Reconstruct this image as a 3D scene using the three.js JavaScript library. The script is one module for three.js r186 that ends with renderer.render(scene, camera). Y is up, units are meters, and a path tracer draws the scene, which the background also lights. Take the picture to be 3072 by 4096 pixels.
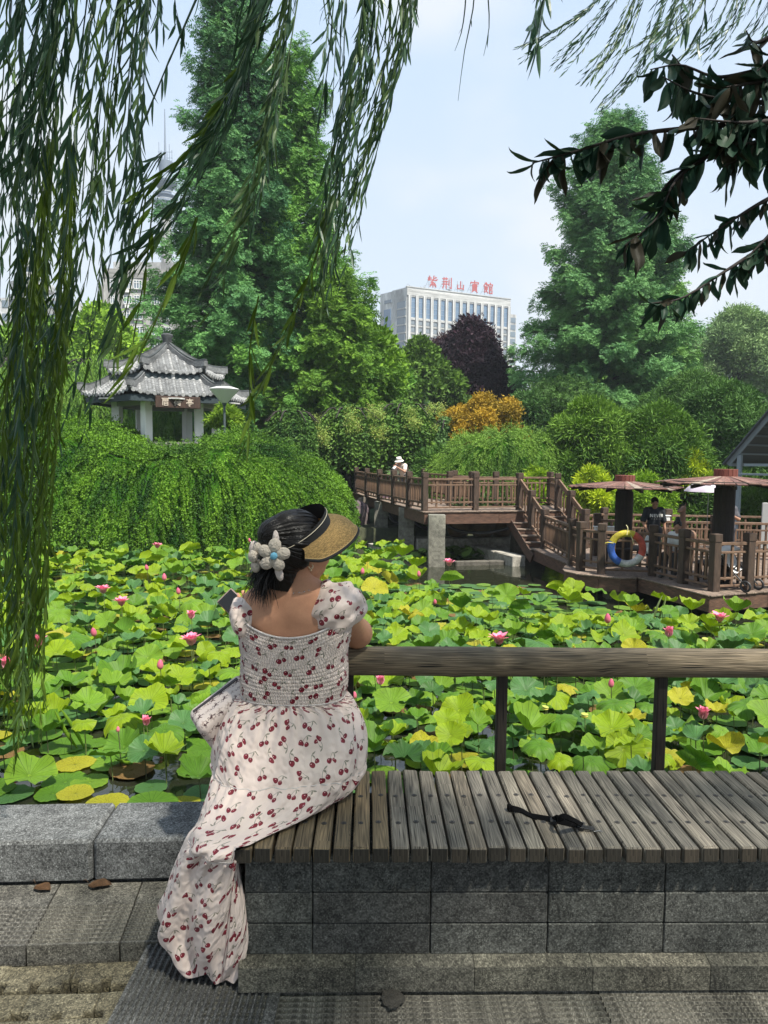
import * as THREE from 'three';
import * as BGU from 'three/addons/utils/BufferGeometryUtils.js';
import { ImprovedNoise } from 'three/addons/math/ImprovedNoise.js';
import { TextGeometry } from 'three/addons/geometries/TextGeometry.js';
import { FontLoader } from 'three/addons/loaders/FontLoader.js';

const V = (x, y, z) => new THREE.Vector3(x, y, z), PI = Math.PI;
const scene = new THREE.Scene();

// ---------- camera: standing on the paved edge of the pond, looking out over it ----------
const camera = new THREE.PerspectiveCamera(71.6, 768 / 1024, 0.05, 3000);
camera.position.set(0, 1.6, 0);
camera.rotation.order = 'YXZ';
camera.rotation.set(-4.35 * PI / 180, 0, 0.6 * PI / 180);
camera.updateMatrixWorld();
scene.add(camera);

// ---------- sky (one computed equirect), sun, exposure, air ----------
const EXPOSURE = 2.0, SUN = V(0.34, 0.88, 0.26).normalize();
{
  const w = 1024, h = 512, d = new Float32Array(w * h * 4), n = new ImprovedNoise();
  const mix = (a, b, t) => a + (b - a) * t, ss = (a, b, x) => { x = Math.min(1, Math.max(0, (x - a) / (b - a))); return x * x * (3 - 2 * x); };
  for (let j = 0; j < h; j++) for (let i = 0; i < w; i++) {
    const el = ((j + 0.5) / h - 0.5) * PI, az = ((i + 0.5) / w - 0.5) * 2 * PI;
    const x = Math.cos(el) * Math.cos(az), y = Math.sin(el), z = Math.cos(el) * Math.sin(az);
    const t = ss(0.0, 0.75, y);
    let c = [mix(0.80, 0.58, t), mix(0.90, 0.77, t), mix(1.0, 1.06, t)];
    let f = 0, a = 0.5, s = 2.2;
    for (let o = 0; o < 5; o++) { f += a * n.noise(x * s + 3.1, y * s * 1.7 + 1.2, z * s + 7.7); a *= 0.5; s *= 2; }
    const cl = ss(0.02, 0.34, f + 0.1) * (0.35 + 0.4 * ss(0.02, 0.25, y) * (1 - ss(0.55, 0.95, y)));
    c = [mix(c[0], 0.94, cl), mix(c[1], 0.97, cl), mix(c[2], 1.0, cl)];
    if (y < 0) { const g = ss(0, -0.25, y); c = [mix(c[0], 0.10, g), mix(c[1], 0.13, g), mix(c[2], 0.09, g)]; }
    const k = (j * w + i) * 4;
    d[k] = c[0] / EXPOSURE; d[k + 1] = c[1] / EXPOSURE; d[k + 2] = c[2] / EXPOSURE; d[k + 3] = 1;
  }
  const t = new THREE.DataTexture(d, w, h, THREE.RGBAFormat, THREE.FloatType);
  t.mapping = THREE.EquirectangularReflectionMapping; t.magFilter = THREE.LinearFilter; t.needsUpdate = true;
  scene.background = t; scene.environment = t;
}
const sun = new THREE.DirectionalLight(new THREE.Color(1, 0.95, 0.85), 5.0);
sun.position.copy(SUN).multiplyScalar(120); sun.target.position.set(0, 0, -15);
sun.castShadow = true; sun.shadow.radius = 5; sun.shadow.mapSize.set(4096, 4096);
Object.assign(sun.shadow.camera, { left: -70, right: 70, top: 70, bottom: -70, near: 1, far: 320 });
sun.name = 'sun'; scene.add(sun, sun.target);
scene.fog = new THREE.FogExp2(new THREE.Color(0.80, 0.88, 0.97), 0.0005);
const renderer = new THREE.WebGLRenderer({ antialias: true });
renderer.toneMapping = THREE.LinearToneMapping; renderer.toneMappingExposure = EXPOSURE; renderer.shadowMap.enabled = true;

// ---------- small tools ----------
let seedState = 1;
const seed = (s) => { seedState = s >>> 0; };
const rnd = () => { seedState = (seedState + 0x6D2B79F5) >>> 0; let t = seedState; t = Math.imul(t ^ (t >>> 15), t | 1); t ^= t + Math.imul(t ^ (t >>> 7), t | 61); return ((t ^ (t >>> 14)) >>> 0) / 4294967296; };
const R = (a, b) => a + (b - a) * rnd(), pick = (a) => a[Math.floor(rnd() * a.length)];
const gauss = () => (rnd() + rnd() + rnd() + rnd() - 2) * 1.0;
const perlin = new ImprovedNoise(), N3 = (x, y, z) => perlin.noise(x, y, z);
const lerp = (a, b, t) => a + (b - a) * t, clamp = (x, a = 0, b = 1) => Math.min(b, Math.max(a, x));
const sstep = (a, b, x) => { x = clamp((x - a) / (b - a)); return x * x * (3 - 2 * x); };
const C = (r, g, b) => new THREE.Color().setRGB(r, g, b);
// the point at a given depth (or height) on the line of sight of a place in the 768 x 1024 view: used to survey the site
const EYE = V(0, 1.6, 0), LOOK = new THREE.Quaternion().setFromEuler(new THREE.Euler(-4.35 * PI / 180, 0, 0.6 * PI / 180, 'YXZ'));
const sight = (px, py) => V((px - 384) / 710, -(py - 512) / 710, -1).applyQuaternion(LOOK);
const at = (px, py, D) => { const r = sight(px, py); return r.multiplyScalar(-D / r.z).add(EYE); };
const onY = (px, py, Y) => { const r = sight(px, py); return r.multiplyScalar((Y - EYE.y) / r.y).add(EYE); };
const DS = 768 / 1659;   // survey sheet units to view units

const used = new Map();
const numbered = (n) => { const k = used.get(n) ?? 0; used.set(n, k + 1); return k ? n + '_' + String(k).padStart(3, '0') : n; };
function tag(o, label, category, group, kind) {
  if (label) o.userData.label = label; if (category) o.userData.category = category;
  if (group) o.userData.group = group; if (kind) o.userData.kind = kind; return o;
}
function thing(name, label, category, pos = V(0, 0, 0), turn = 0, group) {
  const o = new THREE.Group(); o.name = numbered(name); o.position.copy(pos); o.rotation.y = turn; scene.add(o);
  return tag(o, label, category, group);
}
function part(name, geo, mat, parent, pos, rot) {
  const m = new THREE.Mesh(geo, mat); m.name = parent === scene ? numbered(name) : name; m.castShadow = m.receiveShadow = true;
  if (pos) m.position.copy(pos); if (rot) m.rotation.set(...rot);
  parent.add(m); return m;
}
function structure(name, geo, mat, pos) { const m = part(name, geo, mat, scene, pos); m.userData.kind = 'structure'; return m; }
const M4 = (p, q, s) => new THREE.Matrix4().compose(p, q ?? new THREE.Quaternion(), s ?? V(1, 1, 1));
const QE = (x, y, z, o = 'YXZ') => new THREE.Quaternion().setFromEuler(new THREE.Euler(x, y, z, o));
const QD = (dir, up = V(0, 1, 0)) => new THREE.Quaternion().setFromUnitVectors(up, dir.clone().normalize());
const plain = (g) => { g = g.index ? g.toNonIndexed() : g; for (const k of Object.keys(g.attributes)) if (!['position', 'normal', 'uv', 'color'].includes(k)) g.deleteAttribute(k); return g; };
function merge(list) {
  list = list.map(plain);
  const hasUv = list.every((g) => g.attributes.uv), hasC = list.every((g) => g.attributes.color);
  for (const g of list) { if (!hasUv) g.deleteAttribute('uv'); if (!hasC) g.deleteAttribute('color'); }
  return BGU.mergeGeometries(list, false);
}
function instanced(name, geo, mat, parent, mats, colors) {
  const m = new THREE.InstancedMesh(geo, mat, mats.length); m.name = name; m.castShadow = m.receiveShadow = true;
  for (let i = 0; i < mats.length; i++) { m.setMatrixAt(i, mats[i]); if (colors) m.setColorAt(i, colors[i]); }
  m.instanceMatrix.needsUpdate = true; m.userData.kind = 'stuff'; parent.add(m); return m;
}
// raw triangle collector
class Tri {
  constructor() { this.p = []; this.u = []; this.c = []; }
  quad(a, b, c, d, ua, ub, uc, ud) { this.tri(a, b, c, ua, ub, uc); this.tri(a, c, d, ua, uc, ud); }
  tri(a, b, c, ua, ub, uc) { this.p.push(a.x, a.y, a.z, b.x, b.y, b.z, c.x, c.y, c.z); if (ua) this.u.push(...ua, ...ub, ...uc); }
  geo(smooth) {
    let g = new THREE.BufferGeometry(); g.setAttribute('position', new THREE.Float32BufferAttribute(this.p, 3));
    if (this.u.length) g.setAttribute('uv', new THREE.Float32BufferAttribute(this.u, 2));
    if (smooth) { g = BGU.mergeVertices(g, 1e-5); }
    g.computeVertexNormals(); return g;
  }
}
// box projection of uv, in metres
function boxUV(g, ox = 0, oy = 0, swap = false) {
  g = plain(g); const p = g.attributes.position, uv = new Float32Array(p.count * 2);
  for (let i = 0; i < p.count; i += 3) {
    const a = V().fromBufferAttribute(p, i), b = V().fromBufferAttribute(p, i + 1), c = V().fromBufferAttribute(p, i + 2);
    const n = b.clone().sub(a).cross(c.clone().sub(a)), ax = Math.abs(n.x), ay = Math.abs(n.y), az = Math.abs(n.z);
    [a, b, c].forEach((v, k) => {
      let q = ay >= ax && ay >= az ? [v.x, v.z] : ax >= az ? [v.z, v.y] : [v.x, v.y];
      if (swap) q = [q[1], q[0]];
      uv[(i + k) * 2] = q[0] + ox; uv[(i + k) * 2 + 1] = q[1] + oy;
    });
  }
  g.setAttribute('uv', new THREE.BufferAttribute(uv, 2)); return g;
}
// box with chamfered edges, 44 triangles, flat shaded
function cbox(w, h, d, c = 0.006, jitter = 0) {
  const X = w / 2, Y = h / 2, Z = d / 2, T = new Tri(), P = (x, y, z, ax) => V(x * (ax === 0 ? X : X - c), y * (ax === 1 ? Y : Y - c), z * (ax === 2 ? Z : Z - c));
  const j = {}; for (const x of [-1, 1]) for (const y of [-1, 1]) for (const z of [-1, 1]) for (const a of [0, 1, 2]) { const v = P(x, y, z, a); if (jitter) v.add(V(R(-1, 1), R(-1, 1), R(-1, 1)).multiplyScalar(jitter)); j[[x, y, z, a]] = v; }
  const g = (x, y, z, a) => j[[x, y, z, a]];
  const face = (a, b, c2, d2) => { const n = b.clone().sub(a).cross(c2.clone().sub(a)), m = a.clone().add(c2); if (n.dot(m) < 0) T.quad(d2, c2, b, a); else T.quad(a, b, c2, d2); };
  for (const s of [-1, 1]) {
    face(g(s, -1, -1, 0), g(s, 1, -1, 0), g(s, 1, 1, 0), g(s, -1, 1, 0));
    face(g(-1, s, -1, 1), g(1, s, -1, 1), g(1, s, 1, 1), g(-1, s, 1, 1));
    face(g(-1, -1, s, 2), g(1, -1, s, 2), g(1, 1, s, 2), g(-1, 1, s, 2));
    for (const t of [-1, 1]) {
      face(g(-1, s, t, 1), g(1, s, t, 1), g(1, s, t, 2), g(-1, s, t, 2));
      face(g(s, -1, t, 0), g(s, 1, t, 0), g(s, 1, t, 2), g(s, -1, t, 2));
      face(g(s, t, -1, 0), g(s, t, 1, 0), g(s, t, 1, 1), g(s, t, -1, 1));
      for (const u of [-1, 1]) { const a = g(s, t, u, 0), b = g(s, t, u, 1), e = g(s, t, u, 2), n = b.clone().sub(a).cross(e.clone().sub(a)); if (n.dot(a) < 0) T.tri(e, b, a); else T.tri(a, b, e); }
    }
  }
  return T.geo();
}
const box = (w, h, d) => new THREE.BoxGeometry(w, h, d);
const tube = (pts, r, seg = 12, rad = 6, closed = false) => new THREE.TubeGeometry(new THREE.CatmullRomCurve3(pts, closed), seg, r, rad, closed);
// tapered tube along points with radii
function limb(pts, radii, seg = 10, rad = 7) {
  const cv = new THREE.CatmullRomCurve3(pts), T = [], fr = cv.computeFrenetFrames(seg), pos = [], uv = [], idx = [];
  for (let i = 0; i <= seg; i++) {
    const t = i / seg, p = cv.getPoint(t), k = t * (radii.length - 1), a = Math.floor(Math.min(k, radii.length - 2)), r = lerp(radii[a], radii[a + 1], k - a);
    for (let j = 0; j <= rad; j++) { const th = j / rad * 2 * PI, q = p.clone().addScaledVector(fr.normals[i], Math.cos(th) * r).addScaledVector(fr.binormals[i], Math.sin(th) * r); pos.push(q.x, q.y, q.z); uv.push(j / rad, t * pts.length); }
  }
  for (let i = 0; i < seg; i++) for (let j = 0; j < rad; j++) { const a = i * (rad + 1) + j, b = a + rad + 1; idx.push(a, b, a + 1, b, b + 1, a + 1); }
  const g = new THREE.BufferGeometry(); g.setAttribute('position', new THREE.Float32BufferAttribute(pos, 3)); g.setAttribute('uv', new THREE.Float32BufferAttribute(uv, 2)); g.setIndex(idx); g.computeVertexNormals(); return g;
}
// grid surface f(u, v) -> point, uvf(u, v) -> uv in metres
function surf(f, nu, nv, uvf, closedU = false) {
  const pos = [], uv = [], idx = [];
  for (let j = 0; j <= nv; j++) for (let i = 0; i <= nu; i++) { const u = i / nu, v = j / nv, p = f(u, v); pos.push(p.x, p.y, p.z); const t = uvf ? uvf(u, v, p) : [u, v]; uv.push(t[0], t[1]); }
  for (let j = 0; j < nv; j++) for (let i = 0; i < nu; i++) { const a = j * (nu + 1) + i, b = a + nu + 1; idx.push(a, a + 1, b, a + 1, b + 1, b); }
  const g = new THREE.BufferGeometry(); g.setAttribute('position', new THREE.Float32BufferAttribute(pos, 3)); g.setAttribute('uv', new THREE.Float32BufferAttribute(uv, 2)); g.setIndex(idx); g.computeVertexNormals();
  if (closedU) { const n = g.attributes.normal; for (let j = 0; j <= nv; j++) { const a = j * (nu + 1), b = a + nu, m = V(n.getX(a) + n.getX(b), n.getY(a) + n.getY(b), n.getZ(a) + n.getZ(b)).normalize(); n.setXYZ(a, m.x, m.y, m.z); n.setXYZ(b, m.x, m.y, m.z); } }
  return g;
}
// surface nets: a smooth closed skin on the zero set of f (negative inside)
function nets(f, lo, hi, cell) {
  const n = [0, 1, 2].map((k) => Math.ceil((hi[k] - lo[k]) / cell) + 1), [nx, ny, nz] = n, F = new Float32Array(nx * ny * nz), id = (i, j, k) => i + nx * (j + ny * k);
  for (let k = 0; k < nz; k++) for (let j = 0; j < ny; j++) for (let i = 0; i < nx; i++) F[id(i, j, k)] = f(lo[0] + i * cell, lo[1] + j * cell, lo[2] + k * cell);
  const vid = new Int32Array(nx * ny * nz).fill(-1), pos = [], idx = [];
  const E = [[0, 1], [2, 3], [4, 5], [6, 7], [0, 2], [1, 3], [4, 6], [5, 7], [0, 4], [1, 5], [2, 6], [3, 7]];
  for (let k = 0; k < nz - 1; k++) for (let j = 0; j < ny - 1; j++) for (let i = 0; i < nx - 1; i++) {
    const v = []; let neg = 0; for (let c = 0; c < 8; c++) { const x = F[id(i + (c & 1), j + ((c >> 1) & 1), k + (c >> 2))]; v.push(x); if (x < 0) neg++; }
    if (!neg || neg === 8) continue;
    let s = [0, 0, 0], m = 0; for (const [a, b] of E) if ((v[a] < 0) !== (v[b] < 0)) { const t = v[a] / (v[a] - v[b]); s[0] += lerp(a & 1, b & 1, t); s[1] += lerp((a >> 1) & 1, (b >> 1) & 1, t); s[2] += lerp(a >> 2, b >> 2, t); m++; }
    vid[id(i, j, k)] = pos.length / 3; pos.push(lo[0] + (i + s[0] / m) * cell, lo[1] + (j + s[1] / m) * cell, lo[2] + (k + s[2] / m) * cell);
  }
  for (let k = 1; k < nz - 1; k++) for (let j = 1; j < ny - 1; j++) for (let i = 1; i < nx - 1; i++) {
    const a = F[id(i, j, k)] < 0;
    const q = (w, x, y, z, flip) => { if (w < 0 || x < 0 || y < 0 || z < 0) return; if (flip) idx.push(w, y, x, w, z, y); else idx.push(w, x, y, w, y, z); };
    if (a !== (F[id(i + 1, j, k)] < 0)) q(vid[id(i, j - 1, k - 1)], vid[id(i, j, k - 1)], vid[id(i, j, k)], vid[id(i, j - 1, k)], !a);
    if (a !== (F[id(i, j + 1, k)] < 0)) q(vid[id(i - 1, j, k - 1)], vid[id(i - 1, j, k)], vid[id(i, j, k)], vid[id(i, j, k - 1)], !a);
    if (a !== (F[id(i, j, k + 1)] < 0)) q(vid[id(i - 1, j - 1, k)], vid[id(i, j - 1, k)], vid[id(i, j, k)], vid[id(i - 1, j, k)], !a);
  }
  const g = new THREE.BufferGeometry(), nor = new Float32Array(pos.length), e = cell * 0.5;
  for (let i = 0; i < pos.length; i += 3) { const [x, y, z] = [pos[i], pos[i + 1], pos[i + 2]], d = V(f(x + e, y, z) - f(x - e, y, z), f(x, y + e, z) - f(x, y - e, z), f(x, y, z + e) - f(x, y, z - e)).normalize(); nor.set([d.x, d.y, d.z], i); }
  g.setAttribute('position', new THREE.Float32BufferAttribute(pos, 3)); g.setAttribute('normal', new THREE.BufferAttribute(nor, 3)); g.setIndex(idx); return g;
}
const smin = (a, b, k) => { const h = Math.max(k - Math.abs(a - b), 0) / k; return Math.min(a, b) - h * h * k * 0.25; };
const capsule = (x, y, z, a, b, ra, rb) => {
  const bx = b[0] - a[0], by = b[1] - a[1], bz = b[2] - a[2], px = x - a[0], py = y - a[1], pz = z - a[2];
  const t = clamp((px * bx + py * by + pz * bz) / (bx * bx + by * by + bz * bz + 1e-9)), dx = px - bx * t, dy = py - by * t, dz = pz - bz * t;
  return Math.sqrt(dx * dx + dy * dy + dz * dz) - lerp(ra, rb, t);
};
const ellipsoid = (x, y, z, c, r) => { const a = (x - c[0]) / r[0], b = (y - c[1]) / r[1], d = (z - c[2]) / r[2], k = Math.sqrt(a * a + b * b + d * d); return (k - 1) * Math.min(...r) * 0.9; };
const bones = (list, k = 0.03) => (x, y, z) => { let d = 9; for (const b of list) d = smin(d, b.length === 2 ? ellipsoid(x, y, z, b[0], b[1]) : capsule(x, y, z, ...b), k); return d; };
function boneBox(list, pad = 0.06) {
  const lo = [9e9, 9e9, 9e9], hi = [-9e9, -9e9, -9e9];
  for (const b of list) { const ps = b.length === 2 ? [[b[0], b[1]]] : [[b[0], [b[2], b[2], b[2]]], [b[1], [b[3], b[3], b[3]]]]; for (const [c, r] of ps) for (let k = 0; k < 3; k++) { lo[k] = Math.min(lo[k], c[k] - r[k] - pad); hi[k] = Math.max(hi[k], c[k] + r[k] + pad); } }
  return [lo, hi];
}
const skin3 = (list, cell, k) => { const [lo, hi] = boneBox(list); return nets(bones(list, k), lo, hi, cell); };
// ---------- textures ----------
function noiseGrid(per, sd) { seed(sd); const g = Float32Array.from({ length: per * per }, rnd); return (x, y) => { const i = Math.floor(x), j = Math.floor(y), fx = x - i, fy = y - j, a = (u, v) => g[((v % per + per) % per) * per + ((u % per + per) % per)], sx = fx * fx * (3 - 2 * fx), sy = fy * fy * (3 - 2 * fy); return lerp(lerp(a(i, j), a(i + 1, j), sx), lerp(a(i, j + 1), a(i + 1, j + 1), sx), sy); }; }
function dataTex(w, h, f, srgb, rx = 1, ry = rx) {
  const d = new Uint8Array(w * h * 4);
  for (let j = 0; j < h; j++) for (let i = 0; i < w; i++) { const c = f(i / w, j / h, i, j), k = (j * w + i) * 4; if (typeof c === 'number') d[k] = d[k + 1] = d[k + 2] = clamp(c) * 255; else { d[k] = clamp(c[0]) * 255; d[k + 1] = clamp(c[1]) * 255; d[k + 2] = clamp(c[2]) * 255; } d[k + 3] = 255; }
  const t = new THREE.DataTexture(d, w, h); t.wrapS = t.wrapT = THREE.RepeatWrapping; t.magFilter = THREE.LinearFilter; t.minFilter = THREE.LinearMipmapLinearFilter; t.generateMipmaps = true;
  if (srgb) t.colorSpace = THREE.SRGBColorSpace; t.repeat.set(rx, ry); t.needsUpdate = true; return t;
}
function canvasTex(w, h, draw, rx = 1, ry = rx) {
  const c = document.createElement('canvas'); c.width = w; c.height = h; draw(c.getContext('2d'), w, h);
  const t = new THREE.CanvasTexture(c); t.colorSpace = THREE.SRGBColorSpace; t.wrapS = t.wrapT = THREE.RepeatWrapping; t.repeat.set(rx, ry); return t;
}
const std = (o) => new THREE.MeshStandardMaterial({ roughness: 0.85, ...o });
const phys = (o) => new THREE.MeshPhysicalMaterial({ roughness: 0.85, ...o });
const g8 = noiseGrid(8, 11), g32 = noiseGrid(32, 12), g128 = noiseGrid(128, 13), g256 = noiseGrid(256, 14);
// granite: speckle of dark and pale grains, blotches; 0.8 m a tile
const graniteF = (u, v) => { const s = g256(u * 256, v * 256), m = g128(u * 128 + 9, v * 128), l = g32(u * 32, v * 32), b = g8(u * 8, v * 8); let x = 0.62 + (s - 0.5) * 0.34 + (m - 0.5) * 0.42 + (l - 0.5) * 0.16 + (b - 0.5) * 0.14; if (m > 0.76) x -= 0.22; if (s > 0.88) x += 0.16; return x; };
const graniteT = dataTex(512, 512, (u, v) => { const x = graniteF(u, v); return [x, x, x * 0.985]; }, true, 1 / 0.8);
const graniteB = dataTex(512, 512, (u, v) => graniteF(u, v) * 0.7, false, 1 / 0.8);
const granite = (r, g, b, bump = 0.0018) => std({ color: C(r, g, b), map: graniteT, bumpMap: graniteB, bumpScale: bump, roughness: 0.9 });
// wood: grain runs along v (1 m a tile), u across (0.25 m a tile)
const grainF = (u, v) => { const w = g8(u * 8, v * 3) * 0.6 + g32(u * 32, v * 4) * 0.16, r = 0.5 + 0.5 * Math.sin((u * 10 + w * 4.2) * 2 * PI * 2), f = g256(u * 256, v * 20), c = g128(u * 128, v * 6); let x = 0.62 + (r - 0.5) * 0.15 + (f - 0.5) * 0.24 + (g8(u * 8 + 3, v * 8) - 0.5) * 0.22; if (c > 0.80) x -= (c - 0.80) * 2.6; return x; };
const woodT = dataTex(512, 1024, (u, v) => { const x = grainF(u, v); return [x, x * 0.985, x * 0.955]; }, true, 4, 1);
const woodB = dataTex(512, 1024, grainF, false, 4, 1);
const wood = (r, g, b, bump = 0.0015, rough = 0.82) => std({ color: C(r, g, b), map: woodT, bumpMap: woodB, bumpScale: bump, roughness: rough });
// general blotchy wear for plaster, concrete, metal
const blotF = (u, v) => 0.72 + (g8(u * 8, v * 8) - 0.5) * 0.25 + (g32(u * 32, v * 32) - 0.5) * 0.18 + (g128(u * 128, v * 128) - 0.5) * 0.14 + (g256(u * 256, v * 256) - 0.5) * 0.08;
const blotT = dataTex(512, 512, blotF, true, 0.5), blotB = dataTex(512, 512, blotF, false, 0.5);
const worn = (r, g, b, rough = 0.85, bump = 0.003) => std({ color: C(r, g, b), map: blotT, bumpMap: blotB, bumpScale: bump, roughness: rough });
const flatM = (r, g, b, rough = 0.7, extra = {}) => std({ color: C(r, g, b), roughness: rough, ...extra });
// leaves let light through
const leafM = (r, g, b, tr = 0.35, rough = 0.62, extra = {}) => phys({ color: C(r, g, b), transmission: tr, thickness: 0, roughness: rough, side: THREE.DoubleSide, specularIntensity: 0.3, ...extra });

// ---------- foliage building blocks ----------
// a leaf: folded lozenge, along +y, unit length
function leafGeo(w = 0.3, bend = 0.2, fold = 0.08, n = 3) {
  const T = new Tri(), L = (t) => Math.pow(Math.sin(PI * Math.pow(t, 0.8)), 0.9) * w / 2, P = (t, s) => V(s * L(t), t, bend * t * t + (s ? fold * L(t) / w * 2 : 0));
  for (let i = 0; i < n; i++) { const a = i / n, b = (i + 1) / n; for (const s of [-1, 1]) { const p = [P(a, 0), P(a, s), P(b, s), P(b, 0)], q = s > 0 ? p : p.reverse(), uv = q.map((v) => [v.x / w + 0.5, v.y]); if (i === 0) { const k = q.filter((v, ii) => !(Math.abs(v.y) < 1e-9 && ii && q.findIndex((o) => o.distanceTo(v) < 1e-9) < ii)); if (k.length === 3) T.tri(k[0], k[1], k[2], [0.5, 0], [0.5, 0.5], [0.5, 1]); else T.quad(...q, ...uv); } else T.quad(...q, ...uv); } }
  return T.geo();
}
const flatLeaf = (w, h) => { const T = new Tri(); T.quad(V(0, 0, 0), V(w / 2, h * 0.45, h * 0.06), V(0, h, 0), V(-w / 2, h * 0.45, h * 0.06)); return T.geo(); };
// clump: n lozenge leaves scattered in a unit ball
function clump(n, w, h, sd, droop = 0) {
  seed(sd); const T = [];
  for (let i = 0; i < n; i++) {
    const p = V(gauss(), gauss(), gauss()).multiplyScalar(0.6), q = new THREE.Quaternion().setFromUnitVectors(V(0, 1, 0), V(gauss() + p.x, gauss() * 0.7 - droop + p.y * 0.4, gauss() + p.z).normalize());
    q.multiply(QE(0, R(0, 6.28), 0)); T.push(flatLeaf(w * R(0.7, 1.2), h * R(0.7, 1.2)).applyMatrix4(M4(p, q)));
  }
  return merge(T);
}
// pinnate spray along +x drooping: feathery conifer frond, unit length
function spray(n, sd) {
  seed(sd); const T = [];
  for (let i = 0; i < n; i++) for (const s of [-1, 1]) {
    const t = (i + 0.6) / n, p = V(t, -0.18 * t * t, 0), L = 0.42 * Math.sin(PI * (0.18 + 0.75 * t)), q = QD(V(0.55, R(-0.5, 0.1), s * R(0.8, 1.2)));
    T.push(flatLeaf(0.13, L).applyMatrix4(M4(p, q.multiply(QE(0, R(-1, 1), 0)))));
  }
  return merge(T);
}
// hanging chain of leaves down -y, unit length
function chain(n, w, h, sd, spread = 0.5) {
  seed(sd); const T = [];
  for (let i = 0; i < n; i++) { const t = i / n, a = R(0, 6.28), p = V(0.03 * Math.sin(t * 5), -t, 0.03 * Math.cos(t * 4)); T.push(flatLeaf(w * R(0.8, 1.2), h * R(0.8, 1.15)).applyMatrix4(M4(p, QD(V(Math.cos(a) * spread, -1 + spread * 0.6, Math.sin(a) * spread)).multiply(QE(0, R(0, 6.28), 0))))); }
  return merge(T);
}
const tint = (lo, hi, sd) => { const t = rnd(); return C(lerp(lo[0], hi[0], t), lerp(lo[1], hi[1], t), lerp(lo[2], hi[2], t)); };
const randQ = () => new THREE.Quaternion(gauss(), gauss(), gauss(), gauss()).normalize();
const barkM = worn(0.10, 0.075, 0.055, 0.95, 0.02), barkDark = worn(0.05, 0.042, 0.035, 0.95, 0.02);
// ---------- terrain, water ----------
const WATER = -1.5, DECK = -0.95, UPPER = 0.05;
const soilM = worn(0.13, 0.11, 0.06, 0.95, 0.02);
{
  // one sheet to the horizon, with the pond sunk in it and the garden rising behind
  const H = (x, z) => {
    if (z > -3.05) return -0.12;
    const far = -27 + 1.2 * N3(x * 0.12, 0, 5), side = 32;
    let h = -2.4;
    h = lerp(h, -0.95, sstep(far + 2.6, far + 1.6, z)); h = lerp(h, 0.15, sstep(far - 3, far - 8, z));
    h = lerp(h, 0.1, sstep(side, side + 4, Math.abs(x)));
    h += sstep(40, 160, -z) * (0.6 * N3(x * 0.02, 1, z * 0.02));
    return h;
  };
  const cuts = (a, dense, b, step) => { const o = []; let x = -dense; while (x <= dense) { o.push(x); x += step; } let s = step; while (o[o.length - 1] < b) { s *= 1.35; o.push(o[o.length - 1] + s); } s = step; while (o[0] > a) { s *= 1.35; o.unshift(o[0] - s); } return o; };
  const xs = cuts(-1500, 40, 1500, 1.2), zs = [60, 30, 14, 6, 2, -1, -3, -3.08]; let z = -3.2, s = 1; while (z > -46) { zs.push(z); z -= 0.7; } while (z > -1900) { zs.push(z); s *= 1.3; z -= s; }
  const pos = [], uv = [], idx = []; for (const zz of zs) for (const x of xs) { pos.push(x, H(x, zz), zz); uv.push(x, zz); }
  const n = xs.length; for (let j = 0; j < zs.length - 1; j++) for (let i = 0; i < n - 1; i++) { const a = j * n + i, b = a + n; idx.push(a, a + 1, b, a + 1, b + 1, b); }
  const g = new THREE.BufferGeometry(); g.setAttribute('position', new THREE.Float32BufferAttribute(pos, 3)); g.setAttribute('uv', new THREE.Float32BufferAttribute(uv, 2)); g.setIndex(idx); g.computeVertexNormals();
  structure('ground', g, worn(0.075, 0.085, 0.035, 0.95, 0.03));
  const wt = dataTex(256, 256, (u, v) => 0.5 + (g8(u * 8, v * 8) - 0.5) * 0.7 + (g32(u * 32, v * 32) - 0.5) * 0.3, false, 0.5);
  const wm = phys({ color: C(0.018, 0.02, 0.012), roughness: 0.05, specularIntensity: 1, bumpMap: wt, bumpScale: 0.004 });
  structure('water', surf((u, v) => V(lerp(-36, 36, u), WATER, lerp(-3.0, -30, v)), 1, 1, (u, v) => [u * 72, v * 27]), wm);
}
// ---------- kerb of granite blocks along the pond ----------
const kerbM = [granite(0.34, 0.35, 0.36), granite(0.315, 0.325, 0.335), granite(0.365, 0.375, 0.38)];
const K0 = onY(0, 885, 0), K1 = onY(180.7, 880.4, 0), kdir = K1.clone().sub(K0).normalize(), kyaw = Math.atan2(-kdir.z, kdir.x);
{
  const kerb = new THREE.Group(); kerb.name = 'kerb'; kerb.userData.kind = 'structure'; kerb.position.copy(K0); kerb.rotation.y = kyaw; scene.add(kerb);
  const J = onY(91.5, 841, 0.165).sub(K0).applyAxisAngle(V(0, 1, 0), -kyaw).x;   // where two blocks meet
  seed(21);
  for (let i = -3; i < 9; i++) {
    const L = 1.02, g = boxUV(cbox(L - 0.007, 0.165, 0.30, 0.012, 0.001), i * 0.37, i * 0.61);
    part('stone', g, kerbM[(i + 6) % 3], kerb, V(J + L * (i + 0.5), 0.0825, -0.15));
  }
  part('wall_face', boxUV(box(12.2, 1.7, 0.28)), granite(0.22, 0.22, 0.21), kerb, V(J + 3.06, -0.855, -0.155));
}
// ---------- ribbed paving ----------
const paveM = [granite(0.33, 0.31, 0.265), granite(0.30, 0.285, 0.245), granite(0.35, 0.33, 0.285), granite(0.315, 0.30, 0.27)];
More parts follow.
